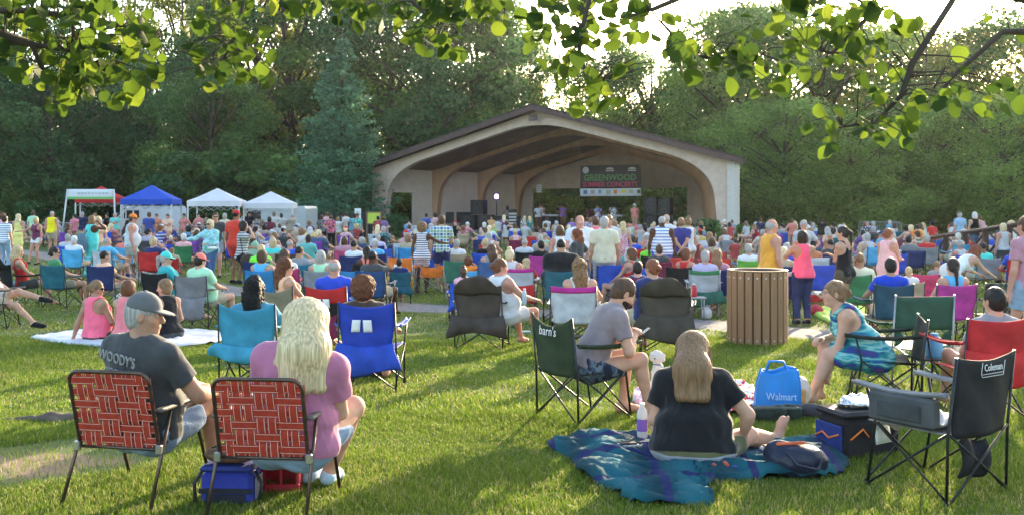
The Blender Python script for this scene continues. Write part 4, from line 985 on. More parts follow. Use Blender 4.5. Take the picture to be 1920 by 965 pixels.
    for sd in (0, 1):
        f = (lambda u, v, z: SH(u, v, z)) if sd == 0 else (lambda u, v, z: SH(SW - u, v, z))
        V = [f(-.75, -.74, EZ - .42), f(m, -.74, PZ - .16), f(m, -.74, PZ + .16), f(-.75, -.74, EZ - .10), f(-.75, -.705, EZ - .42), f(m, -.705, PZ - .16), f(m, -.705, PZ + .16), f(-.75, -.705, EZ - .10)]
        mb.add(V, [(0, 1, 2, 3), (4, 7, 6, 5), (0, 4, 5, 1), (3, 2, 6, 7)])
    mb.build('fascia', mat('fascia_dark_brown', (.085, .055, .05), .8, var=.2, vs=4), root)
    # ceiling between the ribs
    mb = MB(); vs = [.5, 4.2, 8.1, 11.6, D]
    for i in range(4):
        for sd in (0, 1):
            f = (lambda u, v, z: SH(u, v, z)) if sd == 0 else (lambda u, v, z: SH(SW - u, v, z))
            for j in range(6):
                q = []
                for v, t in ((vs[i], j / 6), (vs[i], (j + 1) / 6), (vs[i + 1], (j + 1) / 6), (vs[i + 1], j / 6)):
                    a = TP * v + .25; u = a + (m - a) * t; q.append(f(u, v, roofz(u, v) - .36))
                mb.add(q, [(0, 1, 2, 3)])
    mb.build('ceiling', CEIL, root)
    # side walls with the open bay at the front left
    def wall(v0, v1, z0, z1, off, sd, th=.2):
        mb = MB()
        f = (lambda u, v, z: SH(u, v, z)) if sd == 0 else (lambda u, v, z: SH(SW - u, v, z))
        V = [f(TP * v + off + w, v, z) for v in (v0, v1) for w in (0, th) for z in (z0, z1(v) if callable(z1) else z1)]
        mb.add(V, [(0, 1, 3, 2), (4, 6, 7, 5), (2, 3, 7, 6), (0, 4, 5, 1), (1, 5, 7, 3), (0, 2, 6, 4)]); mb.build('side_wall', PAN, root)
    top = lambda v: eave(v) - .1
    for sd in (0, 1):
        wall(.55, 2.7, 2.7, top, .5, sd); wall(2.7, 4.2, -.35, top, .5, sd)
        wall(4.7, 8.1, -.35, top, .6, sd); wall(8.6, 11.6, -.35, top, .6, sd); wall(12.1, D, -.35, top, .6, sd)
    for sd in (0, 1):
        mb = MB()
        f = (lambda u, v, z: SH(u, v, z)) if sd == 0 else (lambda u, v, z: SH(SW - u, v, z))
        V = [f(u, v, z) for v in (-.25, .85) for u in (-.05, .38) for z in (-.35, EZ - .26)]
        mb.add(V, [(0, 1, 3, 2), (4, 6, 7, 5), (2, 3, 7, 6), (0, 4, 5, 1), (1, 5, 7, 3)])
    mb.build('corner_pier', LT, root)
    # back wall with its wide opening
    a = TP * D; mb = MB(); o0, o1 = 5.9, SW - 7.2; oz = 3.1
    def bw(u0, u1, z0, zf):
        n = max(1, int((u1 - u0) / 1.2)); us = np.linspace(u0, u1, n + 1)
        for k in range(n):
            A_, B_ = us[k], us[k + 1]; V = [SH(u, D + w, z) for w in (0, .25) for (u, z) in ((A_, z0), (B_, z0), (B_, zf(B_)), (A_, zf(A_)))]
            mb.add(V, [(0, 1, 2, 3), (7, 6, 5, 4), (0, 4, 5, 1), (1, 5, 6, 2), (3, 7, 4, 0)])
    rt = lambda u: roofz(u, D) - .3
    bw(a, o0, -.35, rt); bw(o1, SW - a, -.35, rt)
    bw(o0, m, oz, rt); bw(m, o1, oz, rt)
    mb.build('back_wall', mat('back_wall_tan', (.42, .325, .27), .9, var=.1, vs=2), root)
    # stage floor
    mb = MB(); poly = [(.9, -1.6), (SW - .9, -1.6), (SW - .9, .2), (SW - a - .3, D), (a + .3, D), (.9, .2)]
    mb.prism(poly, lambda p: SH(p[0], p[1], -.45), lambda p: SH(p[0], p[1], FLOORZ)); mb.build('stage_floor', mat('stage_concrete', (.20, .18, .165), .9, var=.15, vs=2), root)
    mb = MB(); mb.box((-.3, -.02, -.2), (.3, .02, .2)); v = mb.build('ridge_vent', mat('vent_brown', (.10, .07, .06), .8), root); v.location = SH(m, -.77 + .2 - .03, PZ - .62 + .0); v.rotation_euler = (0, 0, math.atan2(EU.y, EU.x))
    return root
def text_obj(name, body, size, mt, parent, loc, rot, ext=.002, w=None, align='CENTER', sx=1.0, bold=0.0):
    cu = bpy.data.curves.new(name, 'FONT'); cu.body = body; cu.size = size; cu.extrude = ext; cu.align_x = align; cu.align_y = 'CENTER'; cu.offset = bold; cu.resolution_u = 2
    o = bpy.data.objects.new(name, cu); COL.objects.link(o)
    bpy.context.view_layer.update(); dg = bpy.context.evaluated_depsgraph_get(); me = bpy.data.meshes.new_from_object(o.evaluated_get(dg)); bpy.data.objects.remove(o)
    if w:
        xs = [v.co.x for v in me.vertices]; k = w / (max(xs) - min(xs))
        for v in me.vertices: v.co.x *= k
    ob = link(name, me, parent, [mt]); ob.location = loc; ob.rotation_euler = rot; return ob
def build_banner_and_stage():
    # banner: local frame x along u, z up; hung at v ~ 9
    W_, H_ = 4.25, 2.25; cpx, dd = 1144, 71.6; c = Vector((X(cpx, dd), dd, Z(339, dd))); rz = math.atan2(EU.y, EU.x)
    W_ = 112 / F * dd / math.cos(abs(rz)) * .97; H_ = 58 / F * dd
    root = empty('banner', c, rz, 'concert banner with green and pink lettering hung over the stage', 'banner')
    cols = {0: (.035, .033, .035), 1: (.035, .033, .035), 2: (.62, .62, .62)}
    mb = MB(); 
    def sh(z0, z1, mi, n=10):
        mb.sheet(lambda u, v: ((u - .5) * W_, .05 * math.sin(u * 9 + v * 3) * .6, z0 + (z1 - z0) * v), 24, 4, .02, mi)
    sh(-H_ / 2, -H_ / 2 + H_ * .25, 1); sh(-H_ / 2 + H_ * .25, H_ / 2, 0)
    mb.build('banner_cloth', [mat('banner_black', (.035, .033, .035), .6, var=.2, vs=2), mat('banner_white', (.55, .56, .58), .6)], root)
    y = -.075; rx = (R(90), 0, 0)
    G_ = mat('banner_green', (.10, .24, .09), .6); Pk = mat('banner_pink', (.42, .06, .13), .6); Gy = mat('banner_grey', (.42, .42, .42), .6)
    text_obj('lettering', 'GREENWOOD', .62, G_, root, (0, y, H_ * .09), rx, w=W_ * .86, bold=.012)
    text_obj('lettering', 'SUMMER CONCERTS', .48, Pk, root, (0, y, -H_ * .13), rx, w=W_ * .90, bold=.012)
    e = MB(); 
    for k in range(20): pass
    e.prism([(-W_ * .40 + .24 * math.cos(a), H_ * .35 + .24 * math.sin(a)) for a in np.linspace(0, 6.283, 20, endpoint=False)], lambda p: (p[0], y, p[1]), lambda p: (p[0], y + .02, p[1]))
    for ux in (.0, .36):
        for a0, rr in ((0, .15), (.16, .12), (-.16, .12)): e.prism([(W_ * ux + a0 + rr * math.cos(a), H_ * .36 + rr * math.sin(a)) for a in np.linspace(0, 3.1416, 10)], lambda p: (p[0], y - .004 * abs(a0), p[1]), lambda p: (p[0], y + .02, p[1]))
        e.box((W_ * ux - .3, y, H_ * .30), (W_ * ux + .3, y + .02, H_ * .335))
    e.build('emblems', Gy, root)
    rr = random.Random(3)
    for i in range(8):
        s_ = MB(); x0 = -W_ * .44 + i * W_ * .126; s_.box((x0, y - .0, -H_ * .44 + rr.uniform(0, .08)), (x0 + rr.uniform(.2, .38), y + .015, -H_ * .30), bev=.02)
        cc = [(.08, .15, .4), (.3, .3, .32), (.1, .25, .45), (.35, .35, .3), (.6, .2, .05), (.7, .5, .05), (.3, .4, .2), (.06, .06, .06)][i]
        s_.build('sponsor_mark', mat('sponsor_mark_%d' % i, cc, .6), root)
    # banner ropes
    e = MB(); 
    for sx in (-1, 1): e.tube([(sx * W_ / 2, 0, H_ / 2), (sx * (W_ / 2 + .1), 0, H_ / 2 + 1.6)], .015, 5)
    e.build('rope', mat('rope', (.3, .28, .25), .9), root)
    # notice on the back wall
    n = empty('wall_notice', (X(1011, 76.6) - .0, 76.6, Z(354, 76.6)), rz, 'small white notice on the stage back wall left of the banner', 'sign')
    b = MB(); b.box((-.2, -.03, -.28), (.2, .0, .28)); b.build('panel', mat('notice_white', (.5, .5, .5), .7), n)
    b = MB(); [b.box((-.15, -.036, z), (.15, -.031, z + .05)) for z in (-.16, -.02, .10)]; b.build('print', mat('notice_grey', (.15, .15, .16), .7), n)
def speaker(px, d, wpx, ytop, ybot, n, label):
    w = wpx / F * d; zt = Z(ytop, d); zb = Z(ybot, d); h = (zt - zb) / n
    rz = math.atan2(EU.y, EU.x)
    for i in range(n):
        root = empty('speaker_cabinet', (X(px, d), d, zb + i * h), rz, label if n == 1 else '%s, %s of its stack' % (label, ('bottom', 'topmost')[i == n - 1] if n == 2 else ('bottom', 'middle', 'topmost')[i]), 'speaker', 'stage loudspeakers')
        b = MB(); b.box((-w / 2, -.35, .01), (w / 2, .35, h - .01), bev=.03); b.build('cabinet', mat('speaker_black', (.02, .02, .022), .6), root)
        for zz in ((.28, .72) if h > .9 else (.5,)):
            rr = min(w, h) * (.30 if h <= .9 else .22); b = MB(); b.lathe([(rr, 0), (rr * .95, .02), (rr * .4, -.05), (.0, -.04)], 16); o = b.build('woofer', mat('cone_grey', (.06, .06, .065), .5), root); o.rotation_euler = (R(90), 0, 0); o.location = (0, -.355, h * zz)
def box_thing(name, label, cat, lo, hi, col, loc, rz=0, group=None, extra=None):
    r = empty(name, loc, rz, label, cat, group); b = MB(); b.box(lo, hi, bev=.02); b.build('case', mat(name + '_case_%02x%02x' % (int(col[0] * 99), int(col[2] * 99)), col, .6, var=.1, vs=6), r)
    if extra: extra(r)
    return r
def build_props_stage():
    speaker(898, 73.5, 27, 375, 403, 1, 'tall black loudspeaker on the left of the stage atop the wide subs')
    speaker(881, 72.8, 30, 403, 431, 1, 'wide black subwoofer at the left stage side, left one under the tall loudspeaker')
    speaker(912, 72.6, 28, 403, 431, 1, 'wide black subwoofer at the left stage side, right one under the tall loudspeaker')
    speaker(1222, 66.8, 26, 370, 436, 2, 'black loudspeaker at the right of the stage, left stack')
    speaker(1248, 66.6, 24, 372, 436, 2, 'black loudspeaker at the right of the stage, right stack')
    # light on a stand
    d = 73.5; r = empty('light_stand', (X(931, d), d, FLOORZ), 0, 'thin stand with a violet stage lamp left of the musicians', 'stage light')
    h = Z(370, d) - FLOORZ; b = MB(); b.tube([(0, 0, .3), (0, 0, h)], .03, 6); 
    for a in (0, 2.1, 4.2): b.tube([(0, 0, .5), (math.cos(a) * .5, math.sin(a) * .5, 0)], .02, 5)
    b.build('stand', PLAS(), r); b = MB(); b.lathe([(0, 0), (.12, .02), (.14, .2), (.06, .3), (0, .3)], 12, org=(0, 0, h - .1)); b.build('lamp_head', mat('violet_lamp', (.4, .2, .7), .4, emit=(.45, .25, 1, 6)), r)
    d = 74; r = empty('microphone_stand', (X(944, d), d, FLOORZ), 0, 'short boom stand beside the violet stage lamp', 'stand'); b = MB(); b.tube([(0, 0, 0), (0, 0, 1.2)], .025, 6); b.tube([(0, 0, 1.2), (.25, 0, 1.45)], .02, 6); b.tube([(-.3, 0, .02), (.3, 0, .02)], .02, 5)
    b.build('stand', PLAS(), r); b = MB(); b.lathe([(0, 0), (.12, .1), (.12, .3), (0, .4)], 10, org=(.28, 0, 1.35)); b.build('head', PLAS(), r)
    # stacked dark music chairs, racks and cases
    for k, (px, yt) in enumerate(((846, 410), (866, 415), (878, 417))):
        d = 73 + k * .3; r = empty('stage_chair', (X(px, d), d, FLOORZ), .4, ('black folding stage chair at far left of the stage', 'black stage chair between the far left one and the subwoofers', 'black stage chair right beside the subwoofers')[k], 'chair', 'black stage chairs')
        b = MB(); b.box((-.3, -.3, .5), (.3, .3, .56)); b.build('seat', PLAS(), r); b = MB(); b.box((-.3, .25, .56), (.3, .32, 1.25)); b.build('backrest', PLAS(), r)
        for sx in (-.27, .27):
            for sy in (-.27, .27): b = MB(); b.tube([(sx, sy, 0), (sx, sy, .5)], .02, 6); b.build('leg', STEEL(), r)
    box_thing('road_case', 'dark equipment cases behind the violet lamp stand', 'case', (-1.1, -.3, 0), (1.1, .3, .95), (.03, .03, .035), (X(948, 74.5), 74.5, FLOORZ), 0, 'stage cases')
    def rackx(r):
        b = MB(); [b.box((-.26, -.36, .2 + i * .22), (.26, -.32, .33 + i * .22)) for i in range(5)]; b.build('rack_front', mat('rack_silver', (.35, .35, .36), .4, .5), r)
    box_thing('amplifier_rack', 'black rack with silver front panels left of the musicians', 'rack', (-.3, -.32, 0), (.3, .32, 1.45), (.02, .02, .02), (X(961, 72), 72, FLOORZ), 0, None, rackx)
    def keyb(r):
        b = MB(); b.box((-.75, -.2, 1.0), (.75, .2, 1.09)); b.build('keyboard', mat('keyboard_grey', (.3, .3, .32), .5), r)
        b = MB(); [b.box((-.7 + .1 * i, -.19, 1.091), (-.7 + .1 * i + .09, 0, 1.10)) for i in range(14)]; b.build('keys', WHITE(), r)
    r = empty('keyboard_stand', (X(1030, 71), 71, FLOORZ), math.atan2(EU.y, EU.x), 'keyboard on a draped stand beside the man in the purple shirt on stage', 'keyboard'); b = MB(); b.box((-.75, -.25, 0), (.75, .25, .95), bev=.03); b.build('drape', mat('drape_black', (.02, .02, .022), .9), r); keyb(r)
    r = empty('keyboard_stand', (X(1150, 68.3), 68.3, FLOORZ), math.atan2(EU.y, EU.x), 'white keyboard on crossed legs before the stage man in white', 'keyboard'); b = MB(); b.tube([(-.5, 0, 0), (.5, 0, .95)], .03, 6); b.tube([(.5, .05, 0), (-.5, .05, .95)], .03, 6); b.build('stand', PLAS(), r); keyb(r)
    d = 72.5; r = empty('drum_kit', (X(1103, d), d, FLOORZ), 0, 'red drum kit at the middle of the stage under the banner', 'drums')
    for (x_, z_, rr, hh, up) in ((0, .32, .32, .45, 0), (-.5, .7, .2, .25, 1), (.45, .75, .2, .25, 1), (.85, .4, .25, .45, 1)):
        b = MB(); b.lathe([(0, 0), (rr, 0), (rr, hh), (0, hh)], 16, smooth=False); o = b.build('drum', mat('drum_red', (.35, .02, .03), .3), r); o.location = (x_, -.3, z_)
        if not up: o.rotation_euler = (R(90), 0, 0)
    for x_ in (-.9, 1.0): b = MB(); b.lathe([(0, .03), (.28, 0), (.28, .006), (0, .036)], 16); b.tube([(0, 0, 0), (0, 0, -1.25)], .015, 5); o = b.build('cymbal', mat('brass', (.6, .42, .15), .3, .9), r); o.location = (x_, -.1, 1.28)
    # hedges
    for (px, d, wpx, yt, lab) in ((745, 67.5, 44, 404, 'dark rounded hedge at the left foot of the bandshell'), (1328, 57.5, 40, 410, 'tall dark hedge at the right foot of the bandshell'), (1362, 56.5, 38, 420, 'light green clipped hedge in front of the right pier'), (1398, 57, 34, 421, 'light green clipped hedge right of the right pier')):
        w = wpx / F * d; zt = Z(yt, d) + .3; cl = [(x_ * w, y_ * .5, z_ * zt, w * .22, .5, zt * .24) for x_ in (-.3, -.1, .1, .3) for y_ in (-.5, .5) for z_ in (.2, .5, .74)]
        me = crown_mesh('hedge', cl, 5200, .07, int(px), .5); tag(link('hedge', me, None, [LEAFS['dark' if 'dark' in lab else 'mid']()], loc=(X(px, d), d, -.3)), lab, 'hedge', 'hedges at the bandshell')
    me = crown_mesh('ivy', [(x_, 0, .15, .7, .35, .28) for x_ in np.arange(-9, 9, .8)], 9000, .07, 5, .3)
    o = link('border_shrubs', me, None, [LEAFS['mid']()], loc=SH(11.5, -2.1, -.32)); o.rotation_euler = (0, 0, math.atan2(EU.y, EU.x)); tag(o, 'low green planting along the front edge of the stage', 'planting', kind='stuff')
# ================================================================ overhanging leafy trees
def overhang(name, label, trunk, boughs, regions, seed):
    """trunk: base point; boughs: lists of points; regions: (px, py, rx, ry, n, depth0, depth1)"""
    r = np.random.default_rng(seed); root = empty(name, (trunk[0], trunk[1], gz(trunk[1])), 0, label, 'tree', None); O = Vector(root.location)
    tb = MB(); top = Vector((trunk[0], trunk[1], 3.3))
    tb.tube([Vector((0, 0, -.1)), Vector((.05, 0, 1.2)), Vector((0, .05, 2.4)), top - O, top - O + Vector((.1, 0, 1.6))], [.24, .19, .17, .15, .08], 12); 
    for b in boughs:
        P = [top - O] + [Vector(p) - O for p in b]; n = len(P); tb.tube(P, [.019 * (1 - i / (n - 1)) ** 1.1 + .004 for i in range(n)], 7)
    allp = [Vector(p) for b in boughs for p in b]
    seg = [(Vector(a), Vector(c)) for b in boughs for a, c in zip(b[:-1], b[1:])]
    V = []; Fc = []; tone = []
    ang = np.linspace(0, 2 * np.pi, 13)[:-1]
    for (px, py, rx, ry, n, d0, d1) in regions:
        for _ in range(int(n * 1.15)):
            a, q = r.random() * 6.283, math.sqrt(r.random()); x = px + rx * q * math.cos(a); y = py + ry * q * math.sin(a); d = d0 + (d1 - d0) * r.random()
            C = Vector((X(x, d), d, Z(y, d)))
            # nearest bough point, for the twig
            best = None
            for s0, s1 in seg:
                ab = s1 - s0; t = max(0, min(1, (C - s0).dot(ab) / max(1e-6, ab.length_squared))); p = s0 + ab * t; dd = (p - C).length
                if best is None or dd < best[0]: best = (dd, p)
            s = .032 * (.55 + .65 * r.random()) ; nn = Vector(r.normal(size=3)) * .55 + Vector((0, -.55, .30)); nn.normalize()
            dn = Vector((r.normal() * .5, r.normal() * .4, -1)); dn = (dn - nn * dn.dot(nn)).normalized(); sx = nn.cross(dn)
            stem = C - dn * s * 1.0
            if best[0] < .75 and r.random() < .5:
                tb.tube([best[1] - O, best[1].lerp(stem, .5) + Vector((0, 0, .03)) - O, stem - O], [.0035, .0022, .0012], 4, caps=False)
            o = len(V); V.append(tuple(C - O + nn * s * .05))
            for k, t in enumerate(ang):
                rr = s * (1 + .10 * math.cos(t) ) * (1 + .05 * r.normal())
                if k == 6: rr *= .80                # notch at the stem
                if k == 0: rr *= 1.22               # tip
                p = C + dn * math.cos(t) * rr + sx * math.sin(t) * rr * .98 - nn * (abs(math.sin(t)) ** 2) * s * (.10 + .3 * (_ % 3) * .5) + nn * s * .12 * math.sin(2 * t + _)
                V.append(tuple(p - O))
            Fc += [(o, o + 1 + k, o + 1 + (k + 1) % 12) for k in range(12)]
            tone += [min(1, max(0, .35 + .25 * r.normal()))] * 13
    tb.build('trunk', BARK(), root)
    A = np.stack([tone] * 3 + [np.ones(len(tone))], 1)
    link('crown', mesh_np('crown', np.array(V), None, np.array(Fc), attrs={'leaf': A}), root, [leaf_mat('linden_leaf', (.03, .06, .010), (.085, .135, .014), (.20, .25, .025), .6)])
def PP(px, py, d): return (X(px, d), d, Z(py, d))
def build_overhang():
    overhang('shade_tree', 'shade tree reaching in from the left with round leaves over the tents', (-4.4, 1.6),
             [[PP(-260, 60, 4.0), PP(-40, 76, 4.1), PP(60, 83, 4.2), PP(140, 98, 4.2), PP(185, 130, 4.3)], [PP(-260, 20, 4.0), PP(60, 20, 4.3), PP(230, 48, 4.4), PP(290, 68, 4.4)], [PP(60, -120, 4.1), PP(300, -60, 4.2), PP(462, -10, 4.2), PP(445, 50, 4.2), PP(428, 95, 4.25), PP(405, 130, 4.3)],
              [PP(300, -90, 4.3), PP(560, -60, 4.4), PP(740, -30, 4.4), PP(800, 30, 4.4), PP(830, 90, 4.4)], [PP(560, -60, 4.4), PP(700, -20, 4.4), PP(900, -12, 4.5), PP(950, 20, 4.5)], [PP(60, 83, 4.2), PP(75, 120, 4.2), PP(110, 170, 4.3)]],
             [(60, 60, 130, 95, 150, 3.8, 4.7), (210, 120, 95, 75, 105, 3.9, 4.6), (110, 175, 50, 35, 22, 3.9, 4.4), (60, 10, 150, 30, 40, 3.9, 4.7), (225, 35, 75, 35, 14, 4.1, 4.6), (410, 85, 62, 80, 42, 3.9, 4.5), (480, 100, 45, 65, 26, 4.0, 4.5), (430, 8, 60, 26, 16, 4, 4.6),
              (560, 5, 90, 22, 22, 4.1, 4.7), (690, 22, 75, 32, 34, 4.1, 4.7), (815, 55, 52, 55, 34, 4.1, 4.7), (840, 10, 110, 30, 44, 4.2, 4.8), (935, 22, 42, 30, 18, 4.2, 4.8), (862, 100, 14, 18, 4, 4.3, 4.5), (150, -60, 330, 45, 70, 3.6, 4.8), (650, -50, 300, 35, 60, 3.8, 4.8)], 4)
    overhang('shade_tree', 'shade tree reaching in from the right with round leaves under the low sun', (5.6, 2.2),
             [[PP(2100, 40, 3.9), PP(1750, -40, 4.0), PP(1560, -30, 4.0), PP(1350, -35, 4.0), PP(1220, 20, 4.0), PP(1270, 75, 4.0), PP(1320, 108, 4.0), PP(1400, 122, 4.05)], [PP(1560, -30, 4.0), PP(1300, -70, 3.9), PP(1110, -20, 3.9), PP(1093, 50, 3.9), PP(1085, 110, 3.9), PP(1115, 155, 3.9)],
              [PP(2100, -20, 3.9), PP(1800, -20, 4.0), PP(1710, 120, 4.0), PP(1690, 180, 4.0), PP(1640, 230, 4.0), PP(1580, 238, 4.0)], [PP(2100, 60, 4.2), PP(1880, 60, 4.2), PP(1780, 150, 4.2), PP(1740, 210, 4.2)], [PP(1560, -30, 4.0), PP(1640, 20, 4.1), PP(1560, 100, 4.1), PP(1520, 90, 4.1)]],
             [(1050, 95, 62, 62, 22, 3.7, 4.1), (1010, 45, 34, 42, 11, 3.7, 4.1), (1110, 185, 58, 26, 17, 3.7, 4.0), (1085, 120, 34, 62, 12, 3.7, 4.1), (1150, 40, 80, 50, 22, 3.8, 4.3), (1170, 125, 26, 22, 4, 3.6, 3.8), (1120, 5, 110, 20, 22, 3.8, 4.3), (1250, 60, 32, 45, 8, 3.7, 4.1), (1320, 110, 55, 38, 10, 3.4, 3.9), (1390, 45, 26, 18, 2, 3.6, 3.9), (1380, 125, 55, 35, 10, 3.5, 4),
              (1440, 90, 70, 50, 24, 3.6, 4.1), (1520, 40, 90, 45, 30, 3.7, 4.3), (1440, 150, 45, 30, 7, 3.5, 3.8), (1570, 110, 90, 60, 22, 3.7, 4.2), (1650, 40, 80, 50, 20, 3.8, 4.3), (1590, 235, 90, 35, 15, 3.6, 4.0), (1690, 240, 50, 35, 9, 3.5, 3.9), (1550, 270, 30, 30, 4, 3.6, 3.9), (1680, 150, 70, 60, 14, 3.8, 4.3), (1790, 180, 80, 35, 13, 3.7, 4.2), (1880, 190, 50, 35, 9, 3.7, 4.1), (1860, 90, 70, 60, 6, 3.9, 4.3), (1500, -55, 380, 40, 80, 3.6, 4.6)], 9)

# ================================================================ camp chairs
def tint(c, k): return tuple(min(1, v * k) for v in c)
def cfab(c): return CC[c] if isinstance(c, str) else c
def quad_chair(loc, rz, col='blue', label='', group='folding camp chairs on the lawn', w=.56, hb=.90, trim=None, arm=None, drape=None, paper=0, sag=.03, steel=None, sc=1.0, mesh_low=None, seed=0, lettering=None, hood=False, fmat=None, lean=.0, cup=False, seatcol=None):
    r = random.Random(seed); root = empty('camp_chair', loc, rz, label, 'camp chair', group); root.scale = (sc,) * 3; ST = steel or STEEL(); hw = w / 2; fc = cfab(col); FM = fmat or FAB()
    yb, yt, ys = -.27, -.33 - lean, .25; sz = .43
    for s in (1, -1):
        b = MB(); b.tube([(s * (hw + .01), yb, .0), (s * (hw + .01), yb - .01, sz), (s * hw, yt, hb)], .0095, 8); b.lathe([(.0, 0), (.018, 0), (.016, .03), (0, .03)], 10, org=(s * (hw + .01), yb, 0)); b.build('leg', ST, root)
        b = MB(); b.tube([(s * (hw - .01), ys + .05, 0), (s * (hw), ys - .02, sz), (s * (hw + .02), ys + .03, .64)], .0095, 8); b.lathe([(.0, 0), (.018, 0), (.016, .03), (0, .03)], 10, org=(s * (hw - .01), ys + .05, 0)); b.build('leg', ST, root)
        b = MB(); b.tube([(s * (hw - .005), yb + .01, .03), (s * (hw + .012), ys - .03, sz)], .008, 6); b.tube([(s * (hw + .012), ys + .03, .03), (s * (hw - .012), yb + .01, sz)], .008, 6); b.build('side_brace', ST, root)
        b = MB(); ac = cfab(arm or col); b.sheet(lambda u, v: (s * (hw + .02) + (v - .5) * .075 * (1 - .3 * u), yt + .06 + (ys + .08 - yt) * u * .98, .655 - .025 * math.sin(u * 3.14) + .012 * (v - .5) ** 2 * 16 * .5), 10, 4, .01); b.build('armrest', FM, root, color=ac)
    b = MB(); b.tube([(hw - .01, ys + .06, .03), (-hw + .02, ys - .01, sz)], .008, 6); b.tube([(-hw + .01, ys + .07, .03), (hw - .02, ys + .0, sz)], .008, 6); b.build('front_brace', ST, root)
    b = MB(); b.tube([(hw, yb - .01, .03), (-hw + .01, yb - .01, sz)], .008, 6); b.tube([(-hw, yb - .02, .03), (hw - .01, yb - .02, sz)], .008, 6); b.build('rear_brace', ST, root)
    b = MB(); b.sheet(lambda u, v: ((u - .5) * (w - .01), yb + .04 + (ys - yb) * v, sz - .05 * math.sin(u * 3.14) * (1 - .5 * v) - .004 * math.sin(9 * u)), 10, 8, .008); b.build('seat', FM, root, color=cfab(seatcol) if seatcol else tint(fc, .8))
    def back(u, v, o=0.0):
        wd = w * (.86 + .14 * min(1, v * 1.6)) if lean == 0 else w; z = sz - .03 + (hb - sz + .03) * v - (sag * (1 - (2 * u - 1) ** 2)) * v ** 3
        return ((u - .5) * wd, yb + (yt - yb) * v - (.055 * math.sin(u * 3.14) * (1 - .6 * v)) + .004 * math.sin(11 * u + 7 * v + seed) - o, z)
    if mesh_low:
        b = MB(); b.sheet(lambda u, v: back(u, .55 + .45 * v), 12, 7, .008); b.build('back_panel', FM, root, color=fc); b = MB(); b.sheet(lambda u, v: back(.02 + .96 * u, .56 * v), 12, 8, .006); b.build('backrest', FM, root, color=cfab(mesh_low))
    else: b = MB(); b.sheet(back, 14, 14, .008); b.build('backrest', FM, root, color=fc)
    if trim:
        b = MB(); b.sheet(lambda u, v: back(u, .84 + .165 * v, .008), 14, 3, .007); b.build('top_band', FM, root, color=cfab(trim))
    if hood:
        b = MB(); b.sheet(lambda u, v: ((u - .5) * w * (1.02 - .35 * v * v), yt - .02 - .10 * math.sin(v * 1.6) - .03 * math.sin(u * 3.14) + .008 * math.sin(13 * u + 5 * v), hb - .12 + .26 * v * (1 - .30 * abs(2 * u - 1) ** 2) + .012 * math.sin(8 * u + 2)), 16, 8, .01); b.build('head_cover', FM, root, color=tint(fc, .95))
    if drape:
        dc, z0, z1, w0, w1 = drape; ph = r.uniform(0, 6)
        def df(u, v):
            ww = w0 + (w1 - w0) * v; zz = z0 + (z1 - z0) * v + .045 * math.sin(5 * u + ph) * v - .04 * math.sin(u * 3.14) * (1 - v)
            return ((u - .5) * ww + .012 * math.sin(6 * v + ph), yb - .07 - .05 * math.sin(v * 2.6) - .028 * math.sin(9 * u + 3 * v + ph) * v - .012 * math.sin(23 * u + ph) * v, zz)
        b = MB(); b.sheet(df, 28, 10, .012); b.build('hanging_flap', FM, root, color=cfab(dc))
    for k in range(paper):
        b = MB(); x0 = -.09 + k * .105; q = back(.5 + x0 / w, .62, .016); b.sheet(lambda u, v: (x0 + .085 * (u - .5) + .01 * v * (k * 2 - 1), q[1] - .012 - .008 * math.sin(3 * u + 2 * v), q[2] + .03 - .12 * v), 4, 4, .002); b.build('paper_tag', WHITE(), root)
    if cup: b = MB(); b.lathe([(.0, 0), (.035, 0), (.045, .10), (.043, .10), (.033, .005), (0, .005)], 12, org=(hw + .03, ys - .02, .60)); b.build('cup_holder', FM, root, color=fc)
    if lettering:
        body, size, wd, vv = lettering; q = back(.5, vv, .012)
        if body == 'Coleman':
            b = MB(); y_ = q[1] - .012; zz = q[2]; b.tube([(-.115, y_, zz + .035), (-.13, y_, zz - .03), (-.12, y_, zz - .052), (.105, y_, zz - .052), (.125, y_, zz + .035)], .0022, 4); b.tube([(-.118, y_, zz - .036), (.108, y_, zz - .036)], .002, 4); b.build('logo_outline', mat('white_print', (.7, .7, .7), .7), root)
        text_obj('lettering', body, size, mat('white_print', (.7, .7, .7), .7), root, (0, q[1] - .012, q[2]), (R(90 - 4), 0, 0), ext=.001, w=wd)
    return root
_FC = {}
